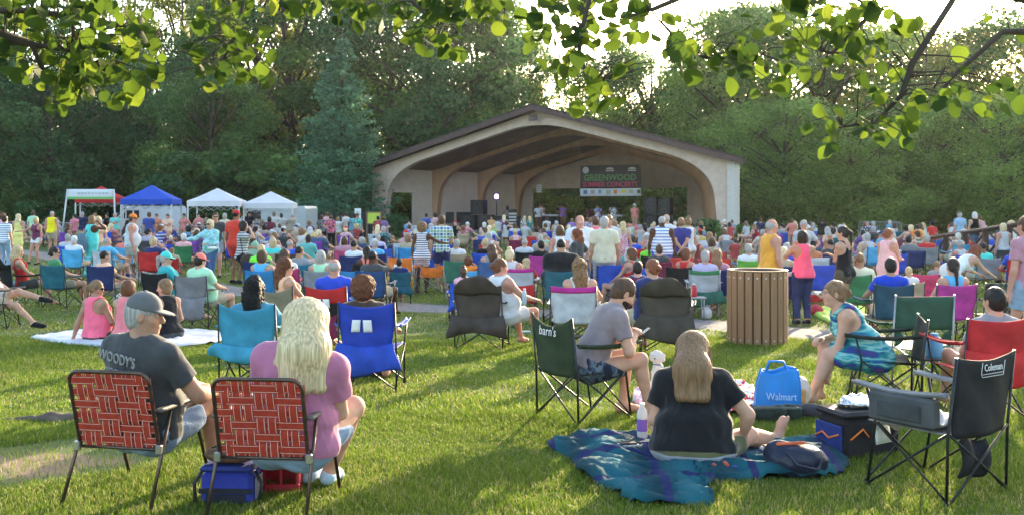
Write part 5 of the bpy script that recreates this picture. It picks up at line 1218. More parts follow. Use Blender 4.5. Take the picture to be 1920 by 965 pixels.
def far_chair(loc, rz, col, label, kind=0, group='folding chairs among the seated crowd'):
    if kind not in _FC:
        w, hb = (.56, .90) if kind == 0 else (.62, .86); hw = w / 2; bk = MB(); st = MB(); fr = MB()
        bk.sheet(lambda u, v: ((u - .5) * w * (.9 + .1 * v), -.27 - .07 * v - .05 * math.sin(u * 3.14) * (1 - .6 * v), .40 + (hb - .40) * v - (.03 if kind == 0 else 0) * (1 - (2 * u - 1) ** 2) * v ** 3), 6, 5, .012)
        st.sheet(lambda u, v: ((u - .5) * w, -.25 + .5 * v, .42 - .04 * math.sin(u * 3.14)), 4, 3, .012)
        for s in (1, -1):
            st.box((s * hw - .03, -.28, .63), (s * hw + .03, .28, .65))
            fr.tube([(s * hw, -.27, 0), (s * hw, -.34, hb)], .012, 5); fr.tube([(s * hw, .28, 0), (-s * hw, .24, .42)], .010, 4); fr.tube([(s * hw, -.28, 0), (-s * hw, -.27, .42)], .010, 4)
            fr.tube([(s * hw, -.27, 0), (s * hw, .25, .42)], .010, 4); fr.tube([(s * hw, .28, 0), (s * hw, -.27, .42)], .010, 4); fr.tube([(s * hw, .25, .42), (s * hw, .27, .64)], .010, 4)
        _FC[kind] = (bk.mesh('backrest'), st.mesh('seat'), fr.mesh('frame'))
        for me, m in zip(_FC[kind], (FAB(), FAB(), STEEL())): me.materials.append(m)
    root = empty('camp_chair', loc, rz, label, 'camp chair', group)
    for nm, me in zip(('backrest', 'seat', 'frame'), _FC[kind]): o = link(nm, me, root, color=cfab(col))
    return root
def web_chair(loc, rz, label, sd=0):
    """folding aluminium chair with woven red webbing"""
    root = empty('webbed_lawn_chair', loc, rz, label, 'lawn chair', 'red webbed lawn chairs'); w, hw = .54, .27
    BR = mat('bronze_tube', (.11, .075, .06), .35, .7, var=.3, vs=25); RED = mat('webbing_red', (.42, .045, .025), .65, var=.12, vs=30, bump=.3, bs=200, trans=.15); WH = mat('webbing_white', (.62, .50, .44), .6)
    def B(u, v, o=0.0):      # back plane: u across, v up
        z = .36 + .50 * v; return Vector(((u - .5) * w, -.20 - .13 * v - o, z))
    c = .07; P = [B(0, -.02), B(0, .2), B(0, .5), B(0, .86)]
    for k in range(1, 6): a = k / 6 * math.pi / 2; q = B(0, .86); P.append(q + Vector((c * (1 - math.cos(a)), -.018 * math.sin(a), c * math.sin(a))))
    P.append(B(.13, 1)); P2 = [Vector((-p.x, p.y, p.z)) for p in P[::-1]]
    b = MB(); b.tube(P + P2, .0125, 10); b.tube([B(0, -.0), B(1, -.0)], .011, 8); b.build('back_frame', BR, root)
    b = MB(); b.tube([(-hw, -.22, .385), (-hw, .26, .415), (-hw + .04, .30, .415), (hw - .04, .30, .415), (hw, .26, .415), (hw, -.22, .385)], .0115, 8); b.build('seat_frame', BR, root)
    for s in (1, -1):
        b = MB(); b.tube([(s * (hw + .022), -.10, .60), (s * (hw + .022), -.20, .36), (s * (hw + .03), -.36, .0)], .0115, 8); b.build('leg', BR, root)
        b = MB(); b.tube([(s * (hw + .022), .20, .60), (s * (hw + .022), .24, .40), (s * (hw + .03), .40, .0)], .0115, 8); b.build('leg', BR, root)
        b = MB(); b.box((s * (hw + .02) - .028, -.24, .60), (s * (hw + .02) + .028, .26, .628), bev=.01); b.build('armrest', mat('armrest_grey', (.13, .115, .105), .45, var=.2, vs=15), root)
        b = MB(); b.box((s * (hw + .01) - .02, -.235, .335), (s * (hw + .01) + .02, -.20, .395), bev=.006); b.build('hinge', mat('hinge_steel', (.45, .45, .45), .3, .9), root)
    cols = [0, .11, .16, .27, .73, .84, .89, 1.0]; cm = [0, 1, 0, 0, 0, 1, 0]
    def strap(fn, n, mb, sw):
        V = []; Fs = []
        for j in range(n + 1):
            for c_ in cols: V.append(fn(j / n, (c_ - .5) * sw))
        k = len(cols); o = mb.n
        for m_ in range(k - 1):
            Fs = [(j * k + m_, j * k + m_ + 1, (j + 1) * k + m_ + 1, (j + 1) * k + m_) for j in range(n)]
            mb.v.extend([]) 
            for f in Fs: mb.f.append(tuple(i + o for i in f)); mb.m.append(cm[m_]); mb.sm.append(False)
        mb.v.extend([tuple(p) for p in V]); mb.n += len(V)
    nv, nh = 7, 6; off = .0035
    def over(i, j): return 1 if ((i + 2 * j + sd) % 4) in (0, 1) else -1
    mb = MB()
    for i in range(nv):
        uc = (i + .5) / nv * .88 + .06
        def f(t, s_, i=i, uc=uc):
            j = min(nh - 1, max(0, int(t * nh))); fr = t * nh - j; o = over(i, j)
            j2 = min(nh - 1, j + 1) if fr > .5 else max(0, j - 1); o2 = over(i, j2); k = abs(fr - .5) * 2; o = o * (1 - k ** 4 * .5) + o2 * k ** 4 * .5
            return B(uc + s_ / w, -.02 + t * 1.04, o * off)
        strap(f, 60, mb, .059)
    for j in range(nh):
        vc = (j + .5) / nh * .93 + .03
        def f(t, s_, j=j, vc=vc):
            i = min(nv - 1, max(0, int(t * nv))); fr = t * nv - i; o = -over(i, j); i2 = min(nv - 1, i + 1) if fr > .5 else max(0, i - 1); o2 = -over(i2, j); k = abs(fr - .5) * 2; o = o * (1 - k ** 4 * .5) + o2 * k ** 4 * .5
            return B(-.025 + t * 1.05, vc + s_ / .5, o * off)
        strap(f, 70, mb, .056)
    mb.build('back_webbing', [RED, WH], root)
    mb = MB()
    for i in range(6):
        xc = ((i + .5) / 6 - .5) * w * .9
        strap(lambda t, s_, xc=xc: Vector((xc + s_, -.2 + .5 * t, .40 - .035 * math.sin(t * 3.14))), 12, mb, .055)
    for j in range(6):
        yc = -.17 + j * .085
        strap(lambda t, s_, yc=yc: Vector(((t - .5) * w, yc + s_, .404 - .035 * math.sin((yc + .2) / .5 * 3.14))), 12, mb, .055)
    mb.build('seat_webbing', [RED, WH], root); return root

# ================================================================ tents, vans, barriers, bin, railing, signs
def canopy_tent(px, wpx, ytop, yeave, d, col, label, valance=None, rz=.12, nm='canopy_tent', banner=False):
    w = wpx / F * d; g = -.3; ze = Z(yeave, d) - g; zt = Z(ytop, d) - g; root = empty(nm, (X(px, d), d, g), rz, label, 'canopy tent', 'vendor canopy tents'); h = w / 2; vh = .28
    m = mat('tent_' + col, CC[col] if col != 'white' else (.72, .72, .76), .8, var=.08, vs=1.5, trans=.25)
    b = MB()
    for k in range(4):
        a = [(-h, -h), (h, -h), (h, h), (-h, h)]; p, q = a[k], a[(k + 1) % 4]
        b.grid(lambda u, v: ((p[0] + (q[0] - p[0]) * u) * (1 - v), (p[1] + (q[1] - p[1]) * u) * (1 - v), ze + (zt - ze) * v ** 1.12), 8, 8)
        b.grid(lambda u, v: (p[0] + (q[0] - p[0]) * u, p[1] + (q[1] - p[1]) * u, ze - vh * v - .01 * math.sin(u * 25) * v), 12, 1)
    b.build('canopy', m, root)
    for x_ in (-h + .04, h - .04):
        for y_ in (-h + .04, h - .04): b = MB(); b.box((x_ - .035, y_ - .035, 0), (x_ + .035, y_ + .035, ze - .02)); b.box((x_ - .09, y_ - .09, 0), (x_ + .09, y_ + .09, .02)); b.build('leg', mat('tent_leg_white', (.55, .55, .56), .5, .3), root)
    for sgn in (-1, 1):
        n = 4; b = MB()
        for i in range(n): x0 = -h + w * i / n; x1 = -h + w * (i + 1) / n; b.tube([(x0, sgn * (h - .04), ze - .1), (x1, sgn * (h - .04), ze - .5)], .015, 4); b.tube([(x0, sgn * (h - .04), ze - .5), (x1, sgn * (h - .04), ze - .1)], .015, 4)
        b.build('truss', mat('tent_leg_white', (.55, .55, .56), .5, .3), root)
    return root, ze, h
def van(px, d, rz, label, col=(.55, .56, .58), L=5.0, Hh=2.05):
    root = empty('van', (X(px, d), d, -.3), rz, label, 'van', None)
    prof = [(-L / 2, .35), (L / 2, .35), (L / 2, 1.0), (L / 2 - .15, 1.15), (L / 2 - 1.0, 1.3), (L / 2 - 1.65, Hh - .1), (L / 2 - 2.0, Hh), (-L / 2 + .1, Hh), (-L / 2, Hh - .15)]
    b = MB(); b.prism(prof, lambda p: (p[0], -.95, p[1]), lambda p: (p[0], .95, p[1])); b.build('body', mat('van_paint_%d' % int(px), col, .35, var=.05, vs=2), root)
    G = mat('van_glass', (.03, .035, .04), .1)
    for y_ in (-.958, .94): b = MB(); b.prism([(L / 2 - 1.1, 1.32), (L / 2 - 1.62, Hh - .25), (L / 2 - 2.3, Hh - .25), (L / 2 - 2.3, 1.32)], lambda p: (p[0], y_, p[1]), lambda p: (p[0], y_ + .018, p[1])); b.build('side_window', G, root)
    b = MB(); V = [(L / 2 - 1.03, -.8, 1.33), (L / 2 - 1.03, .8, 1.33), (L / 2 - 1.6, .75, Hh - .15), (L / 2 - 1.6, -.75, Hh - .15)]; b.sheet(lambda u, v: tuple(Vector(V[0]).lerp(Vector(V[1]), u).lerp(Vector(V[3]).lerp(Vector(V[2]), u), v) + Vector((.03, 0, .03))), 2, 2, .02); b.build('windscreen', G, root)
    for x_ in (-L / 2 + .9, L / 2 - .95):
        for y_ in (-.97, .75):
            o = MB(); o.lathe([(0, 0), (.33, 0), (.36, .05), (.36, .17), (.33, .22), (0, .22)], 18); t = o.build('wheel', PLAS(), root); t.rotation_euler = (R(-90), 0, 0); t.location = (x_, y_, .36)
            o = MB(); o.lathe([(0, -.01), (.2, -.01), (.2, .01), (0, .03)], 14); q = o.build('rim', GREYTUBE(), t)
    for y_ in (-.75, .6): b = MB(); b.box((L / 2 - .02, y_, .8), (L / 2 + .02, y_ + .16, 1.0), bev=.01); b.build('headlight', mat('headlight_glass', (.6, .6, .6), .1), root)
    b = MB(); b.box((-L / 2 + .8, -.965, 1.0), (L / 2 - 2.9, -.955, 1.03)); b.box((-.2, -.965, .5), (-.18, -.955, Hh - .2)); b.build('door_seam', PLAS(), root)
    return root
def barrier(px0, y0, px1, y1, d0, d1, label):
    a = Vector((X(px0, d0), d0, 0)); c = Vector((X(px1, d1), d1, 0)); L = (c - a).length; rz = math.atan2(c.y - a.y, c.x - a.x); mid = (a + c) / 2
    root = empty('crowd_barrier', (mid.x, mid.y, -.3), rz, label, 'barrier', 'steel crowd barriers'); m = mat('galvanised_steel', (.34, .36, .37), .4, .6); h = L / 2; b = MB()
    b.tube([(-h, 0, .2), (-h, 0, 1.0), (-h + .1, 0, 1.1), (h - .1, 0, 1.1), (h, 0, 1.0), (h, 0, .2)], .022, 6, closed=True); b.build('frame', m, root)
    b = MB(); n = int(L / .13); [b.tube([(-h + L * i / n, 0, .2), (-h + L * i / n, 0, 1.09)], .009, 4) for i in range(1, n)]; b.build('bars', m, root)
    for s in (-1, 1): b = MB(); b.tube([(s * (h - .3), -.3, .0), (s * (h - .3), 0, .2), (s * (h - .3), .3, 0)], .02, 5); b.build('foot', m, root)
def build_places():
    canopy_tent(190, 84, 349, 371, 57, 'red', 'red canopy tent behind the slanted white banner frame', rz=.3)
    canopy_tent(285, 92, 347, 374, 54, 'blue', 'blue canopy tent between the red one and the white ones')
    canopy_tent(408, 94, 353, 377, 53, 'white', 'white canopy tent next to the blue tent')
    canopy_tent(508, 90, 359, 381, 54, 'white', 'rightmost white canopy tent nearest the conifer')
    # white banner on a tilting frame
    d = 52; w = 84 / F * d; g = -.3; r = empty('banner_stand', (X(170, d), d, g), .1, 'white and green banner on splayed white poles before the red tent', 'banner'); zt = Z(355, d) - g; zb = Z(373, d) - g
    b = MB(); b.sheet(lambda u, v: ((u - .5) * w, .02 * math.sin(8 * u), zb + (zt - zb) * v), 10, 3, .02); b.build('cloth', mat('banner_pale', (.62, .64, .66), .7), r)
    b = MB(); b.box((-w / 2, -.04, zb - .02), (w / 2, -.02, zb + .10)); b.build('green_strip', mat('green_strip', (.16, .42, .14), .7), r)
    b = MB(); [b.box((-w / 2 + .5 + i * .17, -.03, zb + .22 + (i % 3) * .01), (-w / 2 + .62 + i * .17, -.022, zb + .33)) for i in range(9)]; b.build('print', mat('pale_print', (.42, .47, .52), .7), r)
    for s in (-1, 1): b = MB(); b.tube([(s * w / 2, 0, zt), (s * (w / 2 + .22) - .1, 0, 0)], .04, 6); b.build('pole', mat('tent_leg_white', (.55, .55, .56), .5, .3), r)
    van(262, 61, R(-150), 'white van parked behind the blue tent')
    van(508, 60, R(170), 'grey-white van parked behind the rightmost white tent', (.42, .45, .45))
    barrier(-30, 0, 72, 0, 64, 60, 'steel crowd barrier at the far left by the trees'); barrier(78, 0, 152, 0, 58, 58, 'steel crowd barrier left of the red tent'); barrier(345, 0, 410, 0, 50, 49, 'steel crowd barrier in front of the first white tent'); barrier(468, 0, 560, 0, 52, 52, 'steel crowd barrier in front of the rightmost white tent'); barrier(1610, 0, 1690, 0, 62, 60, 'steel crowd barrier at the right wood edge behind the crowd')
    # pale shed seen through the trees at left
    r = empty('shed', (X(160, 90), 90, -.3), .1, 'pale grey shed half hidden by trees behind the red tent', 'shed'); b = MB(); b.box((-2.4, -1.5, 0), (2.4, 1.5, 3.6)); b.build('wall', mat('shed_wall', (.30, .32, .34), .8, var=.1, vs=2), r); b = MB(); b.prism([(-2.7, 3.6), (2.7, 3.6), (0, 4.5)], lambda p: (p[0], -1.7, p[1]), lambda p: (p[0], 1.7, p[1])); b.build('roof', mat('shed_roof', (.15, .15, .16), .8), r)
    b = MB(); b.box((-.5, -1.53, 0), (.5, -1.5, 2.1)); b.build('door', mat('shed_door', (.18, .2, .22), .7), r)
    # dark fence behind the tents
    r = empty('fence', (X(620, 66), 66, -.3), 0, 'dark board fence between the rightmost tent and the bandshell', 'fence'); w = 180 / F * 66; b = MB(); n = 38
    for i in range(n): x0 = -w / 2 + w * i / n; b.box((x0, -.02, .05), (x0 + w / n - .02, .02, 1.55 + .02 * (i % 3)))
    b.build('boards', mat('fence_dark', (.03, .028, .025), .9, var=.3, vs=2), r)
    for i in range(6): b = MB(); x0 = -w / 2 + w * i / 5; b.box((x0 - .06, .02, 0), (x0 + .06, .14, 1.65)); b.build('post', mat('fence_dark', (.03, .028, .025), .9), r)
    # signs left of the bandshell
    d = 60; r = empty('notice_sign', (X(671, d), d, -.3), 0, 'small white prohibition sign left of the green board', 'sign'); b = MB(); b.box((-.18, -.02, Z(410, d) + .3), (.18, .02, Z(391, d) + .3)); b.build('panel', WHITE(), r); b = MB(); b.tube([(0, .03, 0), (0, .03, Z(400, d) + .3)], .03, 6); b.build('post', GREYTUBE(), r)
    zc = Z(400, d) + .3; b = MB(); b.tube([(.11 * math.cos(a), -.025, zc + .11 * math.sin(a)) for a in np.linspace(0, 6.283, 18, endpoint=False)], .012, 4, closed=True); b.tube([(-.08, -.025, zc + .08), (.08, -.025, zc - .08)], .012, 4); b.build('symbol', mat('sign_dark_grey', (.2, .18, .2), .7), r)
    d = 58; r = empty('notice_board', (X(701, d), d, -.3), 0, 'yellow-green notice board with wooden frame beside the bandshell', 'sign'); z0, z1 = Z(419, d) + .3, Z(399, d) + .3; hw = .36
    b = MB(); b.box((-hw, -.02, z0), (hw, .02, z1)); b.build('panel', mat('board_yellow_green', (.46, .55, .08), .7), r); W_ = mat('board_wood', (.20, .12, .07), .8); b = MB(); b.box((-hw - .06, -.04, z1), (hw + .06, .04, z1 + .06)); b.box((-hw - .06, -.04, z0 - .06), (hw + .06, .04, z0)); b.build('frame', W_, r)
    for s in (-1, 1): b = MB(); b.box((s * (hw + .03) - .04, -.045, 0), (s * (hw + .03) + .04, .045, z1 + .1)); b.build('post', W_, r)
    # ramp railing at the right
    A = Vector((X(1742, 36), 36, Z(446, 36))); B_ = Vector((X(2000, 25), 25, Z(408, 25))); W_ = mat('railing_dark_wood', (.055, .035, .03), .85, var=.25, vs=3)
    rt = empty('ramp_railing', (A.x, A.y, -.3), math.atan2(B_.y - A.y, B_.x - A.x), 'dark wooden ramp railing with crossed braces at the right edge', 'railing'); L = (B_ - A).xy.length; za, zb = A.z + .3, B_.z + .3
    b = MB(); b.tube([(0, 0, za), (L, 0, zb)], .07, 4); b.build('handrail', W_, rt); b = MB(); b.tube([(0, 0, za - .75), (L, 0, zb - .75)], .06, 4); b.build('bottom_rail', W_, rt)
    n = 6
    for i in range(n + 1):
        x_ = L * i / n; z_ = za + (zb - za) * i / n; b = MB(); b.box((x_ - .07, -.07, 0), (x_ + .07, .07, z_ + .03)); b.build('post', W_, rt)
        if i < n: x2 = L * (i + 1) / n; z2 = za + (zb - za) * (i + 1) / n; b = MB(); b.tube([(x_, 0, z_), (x2, 0, z2 - .75)], .045, 4); b.tube([(x_, .05, z_ - .75), (x2, .05, z2)], .045, 4); b.build('cross_brace', W_, rt)
    # slatted bin
    g = GP(1420, 646); g.y += .2; r = empty('litter_bin', (X(1420, g.y), g.y, gz(g.y)), .05, 'round litter bin of upright tan slats beside the path', 'litter bin'); Rr = .385 * g.y / 14; Hh = 136 / F * g.y; n = 22
    SLM = mat('slat_tan', (.28, .155, .08), .65, var=.12, vs=4, bump=.2, bs=30, stretch=(4, 4, .5))
    for k in range(n):
        a = 2 * math.pi * (k + .5) / n; w = 2 * math.pi * Rr / n * .84; b = MB(); b.box((-w / 2, -.02, .03), (w / 2, .02, Hh), bev=.006); o = b.build('slat', SLM, r); o.location = (Rr * math.cos(a), Rr * math.sin(a), 0); o.rotation_euler = (0, 0, a + math.pi / 2)
        b = MB()
        for zz in (.09, Hh - .08): b.lathe([(0, .006), (.011, .004), (.012, 0)], 8, org=(0, 0, 0)); 
        b = MB(); [b.box((-.011, -.027, zz - .011), (.011, -.02, zz + .011), bev=.004) for zz in (.09, Hh - .08)]; b.build('bolt', mat('bolt_steel', (.6, .6, .6), .3, .9), o)
    b = MB()
    for zz in (.06, .5, Hh - .06): b.lathe([(Rr - .025, zz - .02), (Rr - .018, zz - .02), (Rr - .018, zz + .02), (Rr - .025, zz + .02)], 28)
    b.build('hoop', STEEL(), r); b = MB(); b.lathe([(Rr - .05, .05), (Rr - .045, Hh - .02), (Rr + .02, Hh + .012), (Rr + .02, Hh + .022), (Rr - .06, Hh + .004), (Rr - .07, .05), (0, .05)], 32); b.build('liner', mat('bin_liner', (.05, .04, .035), .5), r)
    b = MB(); b.lathe([(Rr - .05, Hh + .004), (Rr + .024, Hh + .004), (Rr + .024, Hh + .02), (Rr - .05, Hh + .02), (Rr - .05, Hh + .004)], 32); b.build('rim', mat('bin_rim_tan', (.32, .2, .12), .5), r)
# ================================================================ the people close to the camera
def beard(J, h, col, parent):
    c = J['hed']; H = J['H']; P = lambda *a: c + H @ V3(*a); V = Vol(c - V3(.16, .16, .2), c + V3(.16, .16, .1), h)
    V.ell(P(0, .028, -.058), (.062, .072, .072), H, k=.02); V.ell(P(0, .062, -.095), (.034, .034, .030), H, k=.03)
    V.plane(P(0, .01, -.028), H @ V3(0, -.6, 1)); V.ell(P(0, .105, -.056), (.021, .03, .008), H, k=.004, mode='cut'); V.ell(P(0, .11, -.01), (.045, .04, .035), H, k=.008, mode='cut'); V.fold(.003, 90, 3)
    link('beard', V.mesh('beard'), parent, [HAIR()], color=HC[col])
def strands(J, parent, n, col, seed, L=.30, back=True):
    """loose fine locks over long hair"""
    r = np.random.default_rng(seed); c = J['hed']; H = J['H']; b = MB()
    for i in range(n):
        a = R(r.uniform(25, 155)) + math.pi if r.random() < .85 else R(r.uniform(-20, 200)); el = r.uniform(.1, 1.0); d0 = V3(math.cos(a) * math.cos(el), math.sin(a) * math.cos(el), math.sin(el))
        p0 = c + H @ (V3(0, -.018, .03) + d0 * V3(.088, .106, .105)); fall = L * r.uniform(.75, 1.08); out = V3(math.cos(a), math.sin(a), 0) * r.uniform(.02, .05)
        w1, w2 = r.normal(size=2) * .006; P = [p0, p0 + out + V3(0, 0, -.06), p0 + out * 1.25 + V3(w1, w2, -.06 - fall * .5), p0 + out * (.9 + r.normal() * .3) + V3(w2, w1, -.06 - fall * .98)]
        rr = r.uniform(.0010, .0028); b.tube(P, [rr * .5, rr, rr, rr * .25], 4, caps=False)
    link('loose_strands', b.mesh('loose_strands'), parent, [HAIR()], color=HC[col])
def tie_dye(nt, v, c):
    mp = nt.nodes.new('ShaderNodeMapping'); mp.inputs['Scale'].default_value = (3.5, 3.5, 13); nt.links.new(v, mp.inputs[0])
    w = nt.nodes.new('ShaderNodeTexNoise'); w.inputs['Scale'].default_value = 1.0; w.inputs['Detail'].default_value = 2.5; w.inputs['Distortion'].default_value = .4
    nt.links.new(mp.outputs[0], w.inputs[0]); return node_ramp(nt, w.outputs[1], [(0, (.02, .03, .16)), (.36, (.02, .06, .26)), (.43, (.04, .32, .34)), (.49, (.28, .52, .50)), (.54, (.015, .24, .24)), (.60, (.02, .05, .24)), (.66, (.10, .05, .22)), (1, (.04, .32, .34))])
CAMO = lambda: mat('camouflage_cloth', (.1, .1, .1), .9, bump=.4, bs=20, pattern=P_blobs(9, [(0, (.02, .02, .018)), (.44, (.05, .06, .045)), (.52, (.14, .13, .10)), (.60, (.03, .035, .03))], True, .6))
BLUECAMO = lambda: mat('blue_grey_camouflage', (.1, .1, .1), .9, bump=.4, bs=20, pattern=P_blobs(11, [(0, (.015, .02, .035)), (.44, (.05, .075, .11)), (.54, (.13, .17, .21)), (.62, (.02, .03, .05))], True, .6))
DENIM = lambda: mat('denim', None, .9, var=.25, vs=5, bump=.4, bs=90, spec=.15)
STRIPE = lambda: mat('white_navy_stripes', (.70, .70, .72), .9, bump=.4, bs=18, pattern=P_stripe(6.0, 'Z', (.05, .05, .14), .62, .5))
BSTRIPE = lambda: mat('white_blue_stripes', (.74, .76, .8), .9, bump=.4, bs=18, pattern=P_stripe(4.6, 'Z', (.12, .2, .42), .72, .4))
PLAID = lambda: mat('plaid_shirt', (.2, .3, .5), .9, bump=.4, bs=18, pattern=P_plaid((.03, .08, .32), (.16, .34, .55), (.20, .36, .26), 2.2))
FLORAL = lambda: mat('floral_cloth', (.5, .2, .3), .9, pattern=P_blobs(22, [(0, (.55, .12, .2)), (.45, (.75, .5, .5)), (.55, (.3, .12, .25)), (.63, (.8, .65, .6))], True, .3))
AQUADYE = lambda: mat('aqua_green_dye', (.3, .6, .7), .9, bump=.4, bs=15, pattern=P_blobs(7, [(0, (.12, .34, .55)), (.42, (.42, .66, .80)), (.55, (.14, .46, .36)), (.68, (.5, .72, .8))], False, .4))
GDN = 'people sitting and standing near the camera'
def at(px, d): return (X(px, d), d, gz(d))
def build_heroes():
    # man in the grey cap, webbed chair at the left
    L1 = GP(258, 928); web_chair(L1, -.20, 'red and white webbed folding chair holding the man in the grey cap', 0).scale = (.97, .97, .95)
    L2 = GP(516, 950); web_chair(L2, -.10, 'red and white webbed folding chair holding the blonde woman in the pink shirt', 1).scale = (.97, .97, .95)
    J = skeleton('sit', lean=-7, yaw=-62, pitch=6, legs=(((.10, .46, .08), (.1, .3, 1)), ((-.20, .72, .44), (.3, .2, 1))), arms=('rest', 'lap'), sex='m', fat=.42, w=1.16, side=4, toeL=(.13, .08, .02), zs=.39)
    b = person(J, 'tee', 'char', 'shorts', 'ldenim', 'short', 'gr', 't', .0065, True, True, L1 + Vector((.05, .0, 0)), -.42, 1.07, hat='cap', hatc=(.13, .135, .14), shoes='lgrey', botmat=DENIM(), label='person in a grey cap and charcoal tee looking right from the left webbed chair', group=GDN, seed=1)
    for q in 'LR': V = Vol(J['an' + q] - .12, J['an' + q] + .16, .007); n = (J['kn' + q] - J['an' + q]); n /= np.linalg.norm(n); V.rc(J['an' + q] - n * .01, J['an' + q] + n * .07, .044, .047); V.plane(J['an' + q] + n * .09, n); link('sock', V.mesh('sock'), b, [CLOTH()], color=CC['white'])
    bx = J['che'] - J['fw'] * .152 + J['up'] * .075
    for tx, sz, dz in (("WOODY'S", .085, 0), ('MOOVOM', .045, -.075)): text_obj('back_print', tx, sz, mat('faded_print', (.30, .31, .30), .8), b, tuple(bx + V3(-.03, -.014, dz + .02)), (R(97), R(10), 0), ext=.004, w=.27 if dz == 0 else .17)
    # blonde woman
    J = skeleton('sit', lean=-1, yaw=28, pitch=8, legs=(((.10, .40, .08), (.42, .5, .8)), ((.02, .42, .08), (.1, .3, 1))), arms=('lap', 'lap'), fat=.55, w=1.18, side=8, zs=.34, vol=1.5)
    b = person(J, 'tee', (.42, .155, .255), 'shorts', 'ldenim', 'verylong', 'pb', 'w', .0065, True, True, L2 + Vector((.08, .04, 0)), -.12, 1.09, shoes=(.35, .50, .62), botmat=DENIM(), label='person with long pale blonde hair and a pink tee in the right webbed chair', group=GDN, seed=2)
    strands(J, b, 1100, 'pb', 5, .27); link('sunglasses', make_glasses(J), b, [mat('clear_frame', (.4, .4, .4), .3)])
    for q in 'LR':
        t = J['toe' + q]; a = J['an' + q]; s_ = MB()
        for k in range(3): p = a * (.75 - .2 * k) + t * (.25 + .2 * k) + V3(0, 0, .040 - .005 * k); s_.tube([p - V3(.03, 0, .012), p + V3(0, 0, .004), p + V3(.03, 0, -.012)], .004, 4)
        link('shoelaces', s_.mesh('shoelaces'), b, [WHITE()])
    # bearded man in the green chair
    L3 = Vector((X(1098, 8.75), 8.75, gz(8.75)))
    quad_chair((L3.x - .02, L3.y + .02, L3.z), -1.0, (.035, .055, .028), "dark green camp chair holding the bearded man", w=.58, hb=.90, sag=.09, lettering=("barn's", .11, .24, .84), seed=4)
    J = skeleton('sit', lean=27, yaw=0, pitch=36, legs=(((.13, .50, .08), (.1, .2, 1)), ((.10, .36, .08), (.1, .2, 1))), arms=('phone', 'phone'), sex='m', w=1.1, fat=.12, zs=.43)
    J['wrL'], J['wrR'] = J['wrL'] + V3(-.02, .03, 0), J['wrR'] + V3(.02, .04, 0)
    b = person(J, 'tee', (.24, .195, .205), 'shorts', 'grey', 'short', 'br', 'w', .007, True, True, L3 + Vector((.0, -.02, 0)), -1.30, 1.04, botmat=BLUECAMO(), label='person with a dark beard in a mauve-grey tee bent over a phone', group=GDN, seed=3)
    beard(J, .006, 'dk', b)
    ph = Matrix.Rotation(-1.30, 3, 'Z') @ Vector(((J['wrL'] + J['wrR']) / 2 + V3(0, .115, .01)) * 1.04); r = empty('phone', L3 + Vector((0, -.02, 0)) + ph, -1.3, 'dark phone held by the bearded man', 'phone'); m = MB(); m.box((-.035, -.07, -.004), (.035, .07, .004), bev=.003, rot=Matrix.Rotation(R(35), 3, 'X')); m.build('case', PLAS(), r); m = MB(); m.box((-.031, -.064, .0045), (.031, .064, .006), rot=Matrix.Rotation(R(35), 3, 'X')); m.build('screen', mat('phone_screen', (.05, .05, .06), .1), r)
    for k, q in enumerate('LR'):
        Tm = lambda p: Vector((L3.x, L3.y - .02, L3.z)) + Matrix.Rotation(-1.30, 3, 'Z') @ (Vector(p) * 1.04); p = Tm((J['an' + q] + J['toe' + q]) / 2); m = MB(); m.prism([(-.035, -.13), (.03, -.13), (.045, .06), (.04, .12), (0, .15), (-.04, .12)], lambda p: (p[0], p[1], 0), lambda p: (p[0], p[1], .018)); o = m.build('flip_flop', mat('sandal_brown', (.06, .04, .03), .8)); o.location = (p.x, p.y, L3.z + .005); o.rotation_euler = (0, 0, -1.3)
        s_ = MB(); s_.tube([(-.035, .01, .015), (-.01, .05, .06), (0, .09, .018)], .006, 5); s_.tube([(.035, .01, .015), (.01, .05, .06), (0, .09, .018)], .006, 5); s_.build('strap', mat('sandal_brown', (.06, .04, .03), .8), o)
        tag(o, ('brown flip-flop under the far foot of the bearded man', 'brown flip-flop under the near foot of the bearded man')[k], 'sandal', 'flip-flops of the bearded man')
    # woman in black on the teal blanket
    L4 = Vector((X(1302, 7.0), 7.05, 0))
    J = skeleton('ground', lean=13, yaw=-4, pitch=14, legs=(((.62, .66, .07), (.2, -.2, 1)), 'gcross'), arms=(((.34, .20, .16), (.9, -.6, -.3)), 'lap'), fat=.75, w=1.14, zs=.13, vol=1.1, toeR=(.02, .03, .15))
    J['toeR'] = J['anR'] + V3(.05, .05, .14); J['hb'] = 1.75; J['vol'] = 1.35
    b = person(J, 'tee', 'black', 'shorts', 'olive', 'verylong', 'lb', 'w', .0075, True, True, L4, -.16, 1.0, label='person in a black tee with long brown hair seated on the teal blanket', group=GDN, seed=6)
    strands(J, b, 800, 'lb', 8, .30)
    V = Vol(J['pel'] - .42, J['pel'] + .42, .009); torso(V, J, .025); V.plane(J['pel'] + V3(0, 0, -.01), V3(0, 0, 1)); V.plane(J['pel'] - V3(0, 0, .10), V3(0, 0, -1)); V.fold(.006, 30, 2); link('undershirt', V.mesh('undershirt'), b, [CLOTH()], color=CC['grey'])
    # woman in the tie-dyed dress
    L5 = Vector((X(1640, 9.4), 9.4, gz(9.4)))
    quad_chair((L5.x + .10, L5.y + .02, L5.z), 1.35, (.03, .035, .03), 'black and olive camp chair holding the woman in the tie-dyed dress', w=.54, hb=.82, sag=.05, seed=9)
    J = skeleton('sit', lean=34, yaw=4, pitch=2, legs=(((.12, .48, .08), (.1, .2, 1)), ((.06, .58, .08), (.1, .2, 1))), arms=('knee', ((-.06, .42, .30), (-.8, -.3, -.7))), fat=.25, zs=.44, w=1.0)
